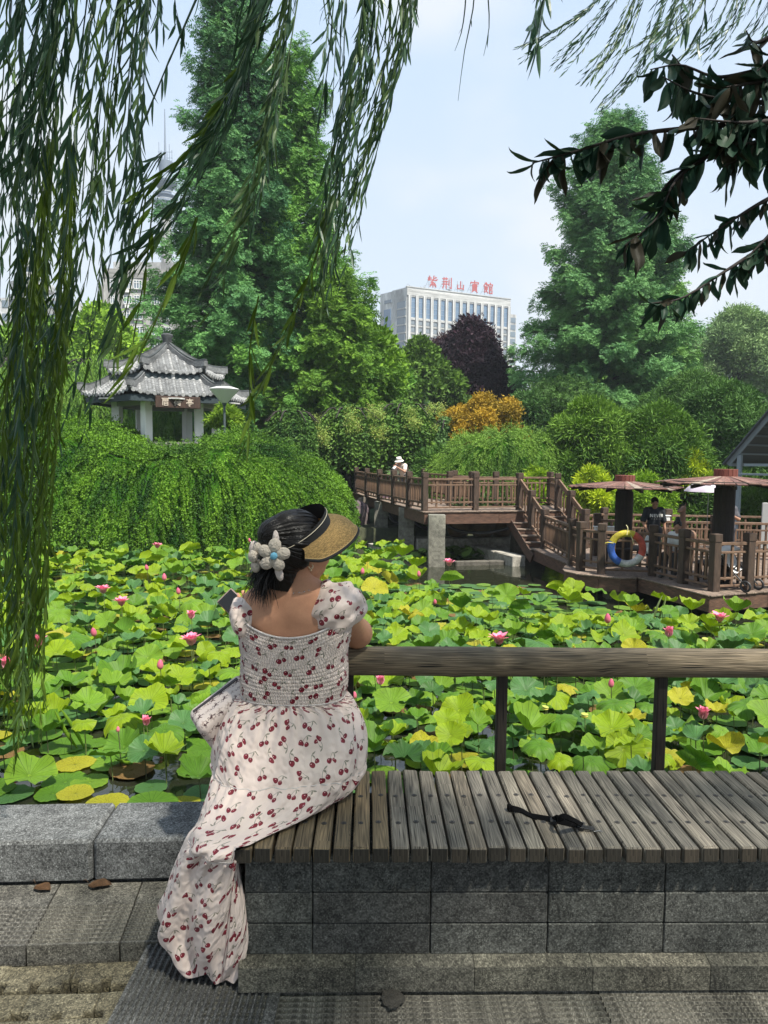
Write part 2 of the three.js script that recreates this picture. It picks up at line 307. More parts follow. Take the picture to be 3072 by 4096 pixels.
// a slab from (0,0) to (w, d): ribs run along x between d0 and d1; its plan may be cut to a polygon by shear at the ends
function slab(w, d, d0, d1, th = 0.06, pitch = 0.0215, shear0 = 0, shear1 = 0, ox = 0) {
  const prof = [[0, 0]]; for (let z = d0; z + pitch <= d1; z += pitch) prof.push([z, 0], [z + pitch * 0.22, -0.009], [z + pitch * 0.5, -0.009], [z + pitch * 0.8, 0]); prof.push([d, 0]);
  const T = new Tri(), E = (s, z) => (s ? w + shear1 * z / d : shear0 * z / d);
  for (let i = 0; i < prof.length - 1; i++) {
    const [a, ya] = prof[i], [b, yb] = prof[i + 1]; if (b - a < 1e-6) continue;
    T.quad(V(E(0, a), ya, -a), V(E(1, a), ya, -a), V(E(1, b), yb, -b), V(E(0, b), yb, -b));
    T.quad(V(E(0, b), yb, -b), V(E(0, b), -th, -b), V(E(0, a), -th, -a), V(E(0, a), ya, -a)); T.quad(V(E(1, a), ya, -a), V(E(1, a), -th, -a), V(E(1, b), -th, -b), V(E(1, b), yb, -b));
  }
  T.quad(V(E(0, 0), 0, 0), V(E(0, 0), -th, 0), V(E(1, 0), -th, 0), V(E(1, 0), 0, 0)); T.quad(V(E(1, d), 0, -d), V(E(1, d), -th, -d), V(E(0, d), -th, -d), V(E(0, d), 0, -d));
  return boxUV(T.geo(), ox, ox * 1.7);
}
const inFrame = (p, o, yaw) => p.clone().sub(o).applyAxisAngle(V(0, 1, 0), -yaw);
{
  const pave = new THREE.Group(); pave.name = 'pavement'; pave.userData.kind = 'structure'; scene.add(pave);
  // strip along the kerb
  const F = onY(0, 946.5, 0), dep = -inFrame(F, K0, kyaw).z * -1;   // distance from kerb base to the front edge
  const a0 = inFrame(onY(25.7, 947, 0), K0, kyaw), a1 = inFrame(onY(61.3, 884, 0), K0, kyaw), b0 = inFrame(onY(118.5, 947, 0), K0, kyaw), b1 = inFrame(onY(145.9, 881, 0), K0, kyaw);
  const d = Math.abs(inFrame(F, K0, kyaw).z), sh = a1.x - a0.x, w = b0.x - a0.x;
  const holder = (x) => V(x, 0, d).applyAxisAngle(V(0, 1, 0), kyaw).add(K0);
  for (let i = -3; i < 2; i++) part('slab', slab(w - 0.006, d - 0.004, 0.01, d * 0.66, 0.07, 0.0225, sh, sh, i * 0.31), paveM[(i + 4) % 4], pave, holder(a0.x + w * i), [0, kyaw, 0]);
  part('slab', slab(1.3, d - 0.004, 0.01, d * 0.66, 0.07, 0.0225, sh, 0, 0.8), paveM[2], pave, holder(a0.x + w * 2), [0, kyaw, 0]);
  // strip running back along the soil, ribs along its length
  const p0 = onY(106, 1024, 0), p1 = onY(147.5, 943, 0), dirS = p1.clone().sub(p0), L0 = dirS.length(); dirS.normalize();
  const yawS = Math.atan2(dirS.x, -dirS.z), o = p1.clone().addScaledVector(dirS, 0.0);
  // x of the slab runs back along the strip, its depth to the right
  const W = 0.47;
  const yawX = Math.atan2(-dirS.z, dirS.x);
  // local +x -> dirS ; local -z (depth) must point right of dirS, so the slab is mirrored in z
  const flip = (g) => { const s = g.clone(); s.scale(1, 1, -1); const pz = s.attributes.position; const t = []; for (let i = 0; i < pz.count; i += 3) for (const k of [0, 2, 1]) t.push(pz.getX(i + k), pz.getY(i + k), pz.getZ(i + k)); s.setAttribute('position', new THREE.Float32BufferAttribute(t, 3)); const u = s.attributes.uv, tu = []; for (let i = 0; i < u.count; i += 3) for (const k of [0, 2, 1]) tu.push(u.getX(i + k), u.getY(i + k)); s.setAttribute('uv', new THREE.Float32BufferAttribute(tu, 2)); s.computeVertexNormals(); return s; };
  const yS = -0.004;
  part('slab', flip(slab(0.415, W, 0.012, W - 0.01, 0.07, 0.0205, 0, 0.14, 0.2)), granite(0.30, 0.30, 0.295), pave, p1.clone().addScaledVector(dirS, -0.42).setY(yS), [0, yawX, 0]);
  part('slab', flip(slab(0.8, W, 0.012, W - 0.01, 0.07, 0.0205, 0.24, 0, 1.2)), granite(0.29, 0.29, 0.285), pave, p1.clone().addScaledVector(dirS, -1.225).setY(yS - 0.002), [0, yawX, 0]);
  // strip along the foot of the bench
  for (let i = 0; i < 3; i++) part('slab', slab(1.3 - 0.003, 0.76, 0.03, 0.6, 0.07, 0.0215, i ? 0 : 0.2, 0, i * 0.7), paveM[(i + 1) % 4], pave, V(-0.62 + i * 1.3, yS - 0.006, -1.5), [0, 0.02, 0]);
  for (let i = 0; i < 3; i++) part('slab', slab(1.3 - 0.003, 0.5, 0.03, 0.48, 0.07, 0.0215, 0, 0, i * 0.9), paveM[i % 4], pave, V(-0.6 + i * 1.3, yS - 0.006, -0.98), [0, 0.02, 0]);
}
// ---------- worn grid paving with earth in its holes, lower left ----------
{
  const f = (x, z) => {
    const m = 0.25 + 0.25 * N3(x * 6, 7, z * 6);
    return [m, -0.115 + 0.055 * m + 0.010 * N3(x * 14, 1, z * 14) + 0.009 * N3(x * 50, 2, z * 50) + 0.005 * N3(x * 120, 6, z * 120)];
  };
  const n = 260, g = surf((u, v) => { const x = lerp(-2.9, -0.3, u), z = lerp(-0.9, -2.35, v), [, y] = f(x, z); return V(x, y, z); }, n * 2, 320, (u, v, p) => [p.x, p.z]);
  const p = g.attributes.position, c = new Float32Array(p.count * 3); for (let i = 0; i < p.count; i++) { const [m] = f(p.getX(i), p.getZ(i)), k = 0.85 + 0.3 * N3(p.getX(i) * 20, 5, p.getZ(i) * 20); c.set([lerp(0.15, 0.40, m) * k, lerp(0.115, 0.345, m) * k, lerp(0.06, 0.225, m) * k], i * 3); }
  g.setAttribute('color', new THREE.BufferAttribute(c, 3));
  const bed = structure('earth_bed', g, std({ vertexColors: true, map: graniteT, bumpMap: graniteB, bumpScale: 0.006, roughness: 0.96 }));
  // grid pavers: bars with lugs reaching toward the next row, earth between them
  seed(23); const pvM = [worn(0.40, 0.345, 0.225, 0.95, 0.01), worn(0.36, 0.315, 0.21, 0.95, 0.01), worn(0.43, 0.38, 0.26, 0.95, 0.01)].map((m) => { m.map = graniteT; m.bumpMap = graniteB; m.bumpScale = 0.005; return m; });
  for (let r = 0; r < 5; r++) for (let i = 0; i < 8; i++) {
    const w = 0.205, d = 0.066, q = (x, y) => new THREE.Vector2(x + R(-0.005, 0.005), y + R(-0.005, 0.005)), lug = R(0.030, 0.040);
    const sh = new THREE.Shape([q(0, 0), q(w * 0.14, 0), q(w * 0.15, -lug), q(w * 0.42, -lug), q(w * 0.43, 0), q(w * 0.62, 0), q(w * 0.63, -lug), q(w * 0.9, -lug * R(0.6, 1)), q(w * 0.91, 0), q(w, 0), q(w, d), q(0, d)]), e = new THREE.ExtrudeGeometry(sh, { depth: 0.045, bevelEnabled: true, bevelThickness: 0.010, bevelSize: 0.006, bevelSegments: 2 });
    e.rotateX(-PI / 2); const p = e.attributes.position; for (let k = 0; k < p.count; k++) { const x = p.getX(k) + i, z = p.getZ(k) + r; p.setXYZ(k, p.getX(k) + 0.004 * N3(x * 30, 1, z * 30), p.getY(k) + 0.006 * N3(x * 14, 3, z * 14), p.getZ(k) + 0.004 * N3(x * 30, 5, z * 30)); } e.computeVertexNormals();
    part('paver', boxUV(e, i, r), pvM[(i * 2 + r) % 3], bed, V(-1.62 + i * 0.217 + (r % 2) * 0.1 + r * 0.02, -0.108 + R(-0.006, 0.004), -2.135 - (-1.62 + i * 0.217 + 0.85) * kyaw + r * 0.116), [R(-0.02, 0.02), kyaw, R(-0.02, 0.02)]);
  }
}
// ---------- slatted bench on a stone base ----------
const BYAW = 1.2 * PI / 180, BENCH0 = V(-0.43, 0, -2.0), SEAT = 0.457;
const bw = (x, y, z) => V(x, y, z).applyAxisAngle(V(0, 1, 0), BYAW).add(BENCH0);
{
  const bench = thing('slatted_bench', 'long bench of weathered grey wooden slats on a dark granite block base', 'bench', BENCH0, BYAW);
  const stoneM = [granite(0.235, 0.24, 0.225), granite(0.21, 0.215, 0.20), granite(0.25, 0.25, 0.23), granite(0.18, 0.18, 0.172)];
  seed(31); const th0 = 0.048;
  const slatMs = [wood(0.46, 0.425, 0.36), wood(0.38, 0.355, 0.305), wood(0.52, 0.47, 0.395), wood(0.43, 0.375, 0.30), wood(0.33, 0.31, 0.275)], warmM = [wood(0.50, 0.38, 0.23), wood(0.43, 0.33, 0.20)];
  const screwG = new THREE.CylinderGeometry(0.0055, 0.0055, 0.004, 10), slotG = merge([box(0.008, 0.002, 0.0016), box(0.0016, 0.002, 0.008)]), screwM = flatM(0.10, 0.095, 0.09, 0.5, { metalness: 0.7 }), slotM = flatM(0.015, 0.014, 0.013);
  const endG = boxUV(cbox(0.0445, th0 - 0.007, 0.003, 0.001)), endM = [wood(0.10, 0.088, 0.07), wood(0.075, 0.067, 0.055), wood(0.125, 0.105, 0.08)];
  const recess = new THREE.CylinderGeometry(0.009, 0.009, 0.0012, 10), recessM = flatM(0.06, 0.055, 0.05, 0.9);
  for (let i = 0; i < 44; i++) {
    const len = 0.522 + R(-0.006, 0.004), th = 0.048, g = boxUV(cbox(0.0497, th, len, 0.005, 0.0012), R(0, 9), R(0, 9));
    const x = 0.027 + i * 0.0577, m = i < 8 ? pick(warmM) : pick(slatMs);
    const s = part('slat', g, m, bench, V(x, SEAT - th / 2 + R(-0.0015, 0.0015), -len / 2 + R(0, 0.006)), [R(-0.003, 0.003), R(-0.004, 0.004), R(-0.012, 0.012)]);
    part('shaded_end_grain', endG, endM[i % 3], s, V(0, -0.0005, len / 2 + 0.0002));  // thin dark plate: darker end grain, with front-face shade put into its colour
    for (const z of [-0.145, -0.325]) { const k = V(R(-0.006, 0.006), th / 2, z + len / 2 + R(-0.006, 0.006)); part('screw', recess, recessM, s, k.clone().setY(th / 2 + 0.0004)); const sc = part('screw', screwG, screwM, s, k.clone().setY(th / 2 + 0.0002)); part('screw', slotG, slotM, s, k.clone().setY(th / 2 + 0.0016), [0, R(0, 3), 0]); }
  }
  part('bearer', boxUV(cbox(2.5, 0.03, 0.05, 0.003)), wood(0.08, 0.07, 0.06), bench, V(1.29, SEAT - 0.064, -0.335));
  // base: three courses of blocks on a chamfered plinth
  const bl = 0.359, rows = [[0.086, 0.099], [0.185, 0.099], [0.284, 0.122]];
  rows.forEach(([y, h], r) => {
    for (let i = 0; i < 7; i++) { const x0 = i === 0 ? 0.021 : 0.227 + (i - 1) * bl, w = i === 0 ? 0.206 : bl; part('block', boxUV(cbox(w - 0.003, h - 0.003, 0.40, 0.003, 0.0008), R(0, 9), R(0, 9)), pick(stoneM), bench, V(x0 + w / 2, y + h / 2, -0.052 - 0.2 + R(-0.001, 0.001))); }
  });
  const plM = [granite(0.33, 0.31, 0.25), granite(0.31, 0.295, 0.24), granite(0.26, 0.25, 0.21)];
  for (let i = 0; i < 7; i++) {
    const x0 = i === 0 ? 0.01 : 0.36 + (i - 1) * bl, w = i === 0 ? 0.35 : bl, T = [], sh = new THREE.Shape([new THREE.Vector2(0, 0), new THREE.Vector2(0.5, 0), new THREE.Vector2(0.5, 0.086), new THREE.Vector2(0.04, 0.086), new THREE.Vector2(0, 0.074)]);
    const g = new THREE.ExtrudeGeometry(sh, { depth: w - 0.004, bevelEnabled: true, bevelThickness: 0.0015, bevelSize: 0.0015, bevelSegments: 1 }); g.rotateY(PI / 2); 
    part('plinth_block', boxUV(g, R(0, 9), R(0, 9)), plM[(i * 2) % 3], bench, V(x0, 0, -0.012));
  }
}
// ---------- log handrail on square posts ----------
const railM = wood(0.56, 0.45, 0.31, 0.006, 0.75), postDarkM = wood(0.06, 0.048, 0.038, 0.0015);
const RAIL0 = at(312, 660.8, 2.70), RAIL1 = at(384 + 384 * 1.2, 663.5, 2.695);
{
  const rail = thing('log_railing', 'round weathered log handrail on square dark posts behind the slatted bench', 'railing', RAIL0.clone().setY(0.165));
  const o = rail.position, dir = RAIL1.clone().sub(RAIL0), L = dir.length() + 0.5; dir.normalize();
  const g = new THREE.CylinderGeometry(0.0555, 0.0555, L, 28, 60), p = g.attributes.position, uv = g.attributes.uv;
  for (let i = 0; i < p.count; i++) {
    const x = p.getX(i), y = p.getY(i), z = p.getZ(i), k = 1 + 0.035 * N3(x * 30, y * 1.6, z * 30) + 0.05 * N3(x * 9, y * 2.2 + 8, z * 9) * 0.7;
    let q = k; for (const [ky, ka, a] of [[-0.18, 1.2, 0.16], [0.33, 2.4, 0.10], [-0.72, 0.5, 0.10]]) { const an = Math.atan2(z, x), da = Math.abs(Math.atan2(Math.sin(an - ka), Math.cos(an - ka))); q += a * Math.exp(-((y - ky) ** 2) / 0.0012 - da * da * 4); }
    p.setXYZ(i, x * q, y, z * q); uv.setXY(i, uv.getX(i) * 0.35, y);
  }
  g.computeVertexNormals(); g.applyQuaternion(QD(dir)); g.translate(...RAIL0.clone().addScaledVector(dir, L / 2).sub(o).toArray());
  part('handrail', g, railM, rail);
  for (const px of [348.6, 502.4, 662, 822]) { const t = at(px, 662, 2.70), k = t.clone().sub(o); part('post', boxUV(cbox(0.040, 0.62, 0.040, 0.004)), postDarkM, rail, V(k.x, RAIL0.y - 0.165 - 0.045 - 0.31, k.z), [0, BYAW, 0]); }
}
// ---------- small things near the bench ----------
function ribbon(pts, ups, w, th) {
  const cv = new THREE.CatmullRomCurve3(pts), n = pts.length * 6, T = new Tri(), S = [];
  for (let i = 0; i <= n; i++) { const t = i / n, p = cv.getPoint(t), d = cv.getTangent(t), k = t * (ups.length - 1), a = Math.min(Math.floor(k), ups.length - 2), up = ups[a].clone().lerp(ups[a + 1], k - a), s = d.clone().cross(up).normalize(), u = s.clone().cross(d).normalize(); S.push([[-1, 1], [1, 1], [1, -1], [-1, -1]].map(([x, y]) => p.clone().addScaledVector(s, x * w / 2).addScaledVector(u, y * th / 2))); }
  for (let i = 0; i < n; i++) for (let k = 0; k < 4; k++) T.quad(S[i][k], S[i][(k + 1) % 4], S[i + 1][(k + 1) % 4], S[i + 1][k]);
  for (const [q, f] of [[S[0], 1], [S[n], 0]]) f ? T.quad(q[3], q[2], q[1], q[0]) : T.quad(q[0], q[1], q[2], q[3]);
  return T.geo();
}
{
  const s = (x, y, h = 0.006) => onY((1900 + x * 0.33154) / 4, (3150 + y * 0.33154) / 4, SEAT + h), base = s(800, 380, 0);
  const t = thing('black_strap', 'black webbing strap with a plastic buckle lying in a loop on the bench slats', 'strap', base);
  const L = (a) => a.map((p) => p.clone().sub(base)), webM = phys({ color: C(0.004, 0.004, 0.0045), roughness: 0.95, specularIntensity: 0.15 }), Y = V(0, 1, 0), F = V(0.1, 0.75, 0.65).normalize();
  part('webbing', ribbon(L([s(415, 245, 0.012), s(470, 258, 0.01), s(560, 280), s(660, 330), s(760, 360), s(900, 385), s(1010, 405), s(1120, 430), s(1250, 455)]), [F, F, Y, F, F, F, F], 0.019, 0.003), webM, t);
  part('loop', ribbon(L([s(940, 395, 0.012), s(985, 372, 0.022), s(1020, 375, 0.052), s(1075, 350, 0.062), s(1150, 375, 0.056), s(1220, 410, 0.036), s(1275, 445, 0.018), s(1300, 468, 0.01)]), [F, V(-1, 0.2, 0.6), V(-0.3, 1, 0.6), V(0.3, 1, 0.6), V(0.5, 0.8, 0.5), F], 0.019, 0.003), webM, t);
  part('tab', cbox(0.014, 0.02, 0.02, 0.002), webM, t, s(420, 245, 0.012).sub(base), [0, 0.2, 0]);
  part('slider', cbox(0.022, 0.014, 0.026, 0.003), flatM(0.006, 0.006, 0.007, 0.6), t, s(945, 405, 0.008).sub(base), [0, -0.25, 0]);
  const bk = part('buckle', merge([cbox(0.018, 0.012, 0.03, 0.002), cbox(0.03, 0.004, 0.006, 0.001).translate(0.024, 0, 0.008), cbox(0.03, 0.004, 0.006, 0.001).translate(0.024, 0, -0.008), cbox(0.034, 0.004, 0.005, 0.001).translate(0.026, 0, 0)]), flatM(0.006, 0.006, 0.007, 0.5), t, s(1275, 475, 0.008).sub(base), [0, -0.25, 0]);
  part('wire', tube(L([s(1385, 500, 0.004), s(1440, 530, 0.004), s(1500, 520, 0.004), s(1540, 535, 0.004)]), 0.0012, 12, 5), flatM(0.3, 0.3, 0.3, 0.3, { metalness: 0.9 }), t);
}
{
  const mk = (px, py, rot, s, label) => {
    const p = onY(px, py, 0.004), t = thing('fallen_leaf', label, 'leaf', p, rot);
    seed(px * 7); const g = surf((u, v) => { const w = Math.sin(PI * Math.pow(v, 0.8)) * 0.30, x = (u - 0.5) * 2 * w; return V(x * s, (0.16 * Math.abs(u - 0.5) * Math.sin(PI * v) * 1.4 + 0.10 * v * v + 0.05 * N3(u * 4, v * 4, px)) * s, (v - 0.5) * s); }, 8, 12);
    part('leaf_blade', g, std({ color: C(0.17, 0.085, 0.035), roughness: 0.7, side: THREE.DoubleSide, map: blotT }), t);
    part('leaf_stem', tube([V(0, 0.01, -0.48 * s), V(0.01 * s, 0.02, -0.6 * s), V(0.05 * s, 0.012, -0.72 * s)], 0.0012, 6, 4), flatM(0.09, 0.05, 0.025), t);
  };
  mk(100, 886, 1.45, 0.095, 'curled brown dead leaf on the paving under the joint of the kerb blocks');
  mk(43, 889, 1.1, 0.085, 'narrow folded dry leaf on the paving left of the curled one');
  const p = onY(393, 999, 0.0);
  const g = surf((u, v) => { const a = u * 2 * PI, r = (1 - v) * 0.036 * (1 + 0.25 * N3(Math.cos(a) * 2, Math.sin(a) * 2, 3)), y = 0.014 * Math.sqrt(v) * (1 + 0.5 * N3(Math.cos(a) * r * 90, 2, Math.sin(a) * r * 90)); return V(Math.cos(a) * r, y, -Math.sin(a) * r); }, 40, 10);
  tag(part('mortar_lump', g, std({ color: C(0.22, 0.205, 0.18), map: graniteT, bumpMap: graniteB, bumpScale: 0.006, roughness: 0.95 }), scene, p), 'dark lump of old mortar on the paving at the foot of the bench', 'mortar');
}
// ---------- timber bridge, stairs and pond decks ----------
const r3 = (X, Y) => [(1300 + X * 0.6028) / 4, (1780 + Y * 0.6028) / 4], r4 = (X, Y) => [(2050 + X * 0.616) / 4, (1800 + Y * 0.616) / 4];
const up3 = (X, Y) => onY(...r3(X, Y), UPPER), lo4 = (X, Y) => onY(...r4(X, Y), DECK);
const deckPostM = wood(0.15, 0.095, 0.066, 0.002), deckRailM = wood(0.38, 0.235, 0.155, 0.002), balM = [wood(0.31, 0.18, 0.112, 0.002), wood(0.24, 0.14, 0.09, 0.002), wood(0.36, 0.215, 0.135, 0.002)];
const fasciaM = wood(0.27, 0.145, 0.098, 0.002), fasciaDark = wood(0.18, 0.10, 0.07, 0.002), boardM = [wood(0.46, 0.345, 0.28, 0.002), wood(0.40, 0.30, 0.245, 0.002), wood(0.52, 0.40, 0.325, 0.002)];
const postG = (() => { const g = merge([boxUV(cbox(0.165, 1.0, 0.165, 0.008)).translate(0, 0.5, 0), boxUV(cbox(0.185, 0.16, 0.185, 0.01)).translate(0, 1.06, 0)]); return g; })();
const balG = boxUV(cbox(0.05, 0.58, 0.045, 0.004)), shortG = boxUV(cbox(0.05, 0.135, 0.045, 0.004));
// posts on the given points with rails and balusters between; points may differ in height (stairs)
function railing(label, pts, { skip = [], noPost = [], gap = 0.155, plainRail = false } = {}) {
  const o = pts[0].clone(), t = thing('deck_railing', label, 'railing', o);
  pts.forEach((p, i) => { if (noPost.includes(i)) return; const a = pts[Math.min(i + 1, pts.length - 1)], b = pts[Math.max(i - 1, 0)]; part('post', postG, deckPostM, t, p.clone().sub(o), [0, Math.atan2(-(a.z - b.z), a.x - b.x), 0]); });
  for (let i = 0; i < pts.length - 1; i++) {
    if (skip.includes(i)) continue;
    const a = pts[i].clone().sub(o), b = pts[i + 1].clone().sub(o), d = b.clone().sub(a), run = Math.hypot(d.x, d.z), yaw = Math.atan2(-d.z, d.x), pitch = Math.atan2(d.y, run), L = d.length() - 0.12, mid = a.clone().lerp(b, 0.5), stair = Math.abs(d.y) > 0.2;
    const bar = (h, hh, ww, m) => part('rail', boxUV(cbox(L, hh, ww, 0.006), 0, R(0, 5), true), m, t, mid.clone().add(V(0, h, 0)), [0, 0, 0]).quaternion.copy(QE(0, yaw, pitch, 'YZX'));
    if (stair) { bar(0.92, 0.15, 0.06, deckRailM); bar(0.12, 0.06, 0.05, deckRailM); }
    else { bar(0.94, 0.06, 0.09, deckRailM); bar(0.765, 0.045, 0.05, deckRailM); bar(0.25, 0.045, 0.05, deckRailM); bar(0.10, 0.045, 0.05, deckRailM); }
    if (plainRail) continue;
    const n = Math.max(2, Math.round((run - 0.16) / gap)), q = QE(0, yaw, 0);
    for (let k = 1; k < n; k++) {
      const p = a.clone().lerp(b, (0.08 + (run - 0.16) * k / n) / run + 0.0);
      part('baluster', balG, balM[(k * 7 + i) % 3], t, p.clone().add(V(0, stair ? 0.5 : 0.49, 0))).quaternion.copy(q);
      if (!stair && k % 3 === 2) for (const h of [0.855, 0.175]) part('baluster', shortG, deckRailM, t, p.clone().add(V(0, h, 0))).quaternion.copy(q);
    }
  }
  return t;
}
// a slab of deck over a plan polygon, with fascia boards along some edges and board ends showing along them
function deck(name, label, poly, y, edges, bottom = 0.30) {
  const o = poly[0].clone().setY(y), t = thing(name, label, 'deck', o);
  const sh = new THREE.Shape(poly.map((p) => new THREE.Vector2(p.x - o.x, -(p.z - o.z)))), g = new THREE.ExtrudeGeometry(sh, { depth: 0.05, bevelEnabled: false }); g.rotateX(-PI / 2); g.translate(0, -0.054, 0);
  part('deck_surface', boxUV(g), boardM[0], t);
  seed(41 + poly.length);
  for (const i of edges) {
    const a = poly[i].clone().sub(o).setY(0), b = poly[(i + 1) % poly.length].clone().sub(o).setY(0), d = b.clone().sub(a), L = d.length(), yaw = Math.atan2(-d.z, d.x), n = V(d.z, 0, -d.x).normalize(), inn = poly.reduce((s, p) => s.add(p.clone().sub(o)), V(0, 0, 0)).divideScalar(poly.length).sub(a).setY(0);
    if (n.dot(inn) > 0) n.negate();
    const k = Math.max(1, Math.round(L / 2.6));
    for (let j = 0; j < k; j++) part('fascia_board', boxUV(cbox(L / k - 0.006, bottom, 0.04, 0.006), R(0, 9), R(0, 9), true), fasciaM, t, a.clone().lerp(b, (j + 0.5) / k).addScaledVector(n, 0.012 - 0.03).add(V(0, -0.03 - bottom / 2, 0)), [0, yaw, 0]);
    const m = Math.floor(L / 0.145);
    for (let j = 0; j < m; j++) part('deck_board', boxUV(cbox(L / m - 0.006, 0.028, 0.42, 0.004), R(0, 9), R(0, 9)), boardM[j * 5 % 3], t, a.clone().lerp(b, (j + 0.5) / m).addScaledVector(n, 0.035 - 0.21 + R(-0.006, 0.006)).add(V(0, -0.012 + R(-0.001, 0.003), 0)), [0, yaw, 0]);
  }
  return t;
}
seed(40);
// upper bridge
const UL = [[207, 318], [277, 345], [360, 368], [455, 390], [555, 415], [660, 438]].map((q) => up3(...q)), UF1 = up3(996, 433), UF2 = up3(1287, 430), UR = up3(1540, 430);
const shift = (p, x, z) => p.clone().add(V(x, 0, z));
const UB = [shift(UR, 0.25, -2.1), up3(1130, 403), up3(825, 402), shift(UL[5], 1.7, -2.5), shift(UL[4], 2.3, -1.6), shift(UL[3], 2.2, -1.4), shift(UL[1], 2.3, -0.8), shift(UL[0], 2.2, -0.4)];
{
  const c = shift(UL[5], -0.02, 0.32), e = shift(UR, 0.35, 0.15);
  deck('timber_bridge', 'raised timber footbridge with brown fascia boards on concrete piers, beyond the lotus', [shift(UL[0], -0.16, -0.5), c, e, shift(UB[0], 0.35, -0.15), shift(UB[2], 0.1, -0.2), shift(UL[4], 2.5, -1.9), shift(UL[0], 2.5, -0.9)], UPPER, [0, 1], 0.34);
  railing('brown railing along the near left edge of the raised footbridge', UL);
  railing('brown railing along the front edge of the raised footbridge facing the pond', [UL[5], UF1, UF2], { noPost: [0] });
  railing('brown railing at the back of the raised footbridge below the green bushes', [UR, ...UB], { skip: [] });
  const q = up3(185, 300); railing('dark railing rising at the far left end of the footbridge', [shift(q, -1.1, -1.6).setY(0.95), shift(q, -0.25, -0.3)], { plainRail: true });
}
// piers
const pierM = worn(0.36, 0.345, 0.28, 0.92, 0.02);
[[436, 566, 0.47, 'tall concrete pier under the front corner of the footbridge'], [406, 553, 0.50, 'middle concrete pier under the left side of the footbridge'], [381, 541.5, 0.5, 'rearmost concrete pier under the far left of the footbridge']].forEach(([px, py, w, l]) => {
  const p = onY(px, py, WATER), h = UPPER - 0.06 - WATER + 0.6;
  seed(px); const g = new THREE.BoxGeometry(w, h, w, 4, 10, 4), q = g.attributes.position; for (let i = 0; i < q.count; i++) { const x = q.getX(i), y = q.getY(i), z = q.getZ(i); q.setXYZ(i, x * (1 + 0.05 * N3(x * 5, y * 3, z * 5)) + 0.012 * N3(y * 8, 1, x * 8), y, z * (1 + 0.04 * N3(x * 4, y * 4, 3))); } g.computeVertexNormals();
  tag(part('concrete_pier', boxUV(g.toNonIndexed()), pierM, scene, V(p.x, WATER - 0.6 + h / 2, p.z)), l, 'pier', 'concrete piers of the footbridge');
});
// stairs
const ST0 = up3(1287, 430), SB0 = lo4(205, 640), SB1 = shift(SB0, UR.x - UF2.x, UR.z - UF2.z);
{
  const t = thing('timber_stairs', 'flight of brown timber steps from the raised footbridge down to the low deck', 'stairs', SB0), n = 6, rise = (UPPER - DECK) / n, o = SB0;
  const A = shift(ST0, -0.42, 0.12), B = shift(SB0, -0.42, 0.1), A2 = shift(UR, 0.3, 0.1), B2 = shift(SB1, 0.3, 0.1), yaw = Math.atan2(-(A2.z - A.z), A2.x - A.x), W = Math.hypot(A2.x - A.x, A2.z - A.z), go = Math.hypot(B.x - A.x, B.z - A.z) / n;
  for (let i = 0; i < n; i++) {
    const k = (i + 0.5) / n, c = A.clone().lerp(B, k).lerp(A2.clone().lerp(B2, k), 0.5).sub(o), y = (UPPER - DECK) - rise * (i + 1);
    part('tread', boxUV(cbox(W, 0.035, go + 0.08, 0.005), i, i), boardM[i % 3], t, V(c.x, y + rise - 0.02 - rise, c.z).add(V(0, rise * 0 + 0.0, 0.02)), [0, yaw, 0]);
    part('riser', boxUV(cbox(W - 0.02, rise - 0.03, 0.03, 0.003), i, 3, true), fasciaM, t, V(c.x, y + rise / 2, c.z - go / 2 + 0.02), [0, yaw, 0]);
  }
  for (const [a, b] of [[A, B], [A2, B2]]) { const d = b.clone().setY(DECK).sub(a), L = d.length() + 0.3, q = a.clone().lerp(b.clone().setY(DECK), 0.5).sub(o); part('stringer', boxUV(cbox(L, 0.3, 0.05, 0.006), 0, 0, true), fasciaDark, t, V(q.x, q.y - 0.20 , q.z)).quaternion.copy(QE(0, Math.atan2(-d.z, d.x), Math.atan2(d.y, Math.hypot(d.x, d.z)), 'YZX')); }
  const mid = (a, b) => a.clone().lerp(b, 0.5);
  railing('sloping left handrail of the timber steps beside the front of the footbridge', [ST0, mid(ST0, SB0.clone().setY(DECK)), SB0.clone()], { noPost: [0] });
  railing('sloping right handrail of the timber steps, farther from the pond', [UR, mid(UR, SB1), SB1.clone()], { noPost: [0] });
  const b0 = onY(...r3(1330, 760), WATER), g = new THREE.BoxGeometry(0.9, 1.5, 0.8, 6, 8, 4), q = g.attributes.position; for (let i = 0; i < q.count; i++) { const s = N3(q.getX(i) * 4, q.getY(i) * 4, q.getZ(i) * 4); q.setX(i, q.getX(i) * (1 + 0.1 * s) + (q.getX(i) > 0 ? -0.35 * (q.getY(i) / 1.5 - 0.0) : 0)); q.setZ(i, q.getZ(i) + 0.05 * s); } g.computeVertexNormals();
  tag(part('concrete_abutment', boxUV(g.toNonIndexed()), worn(0.2, 0.175, 0.135, 0.95, 0.03), scene, V(b0.x + 0.15, WATER + 0.55, b0.z - 0.6)), 'rough concrete abutment under the foot of the timber steps', 'abutment');
}
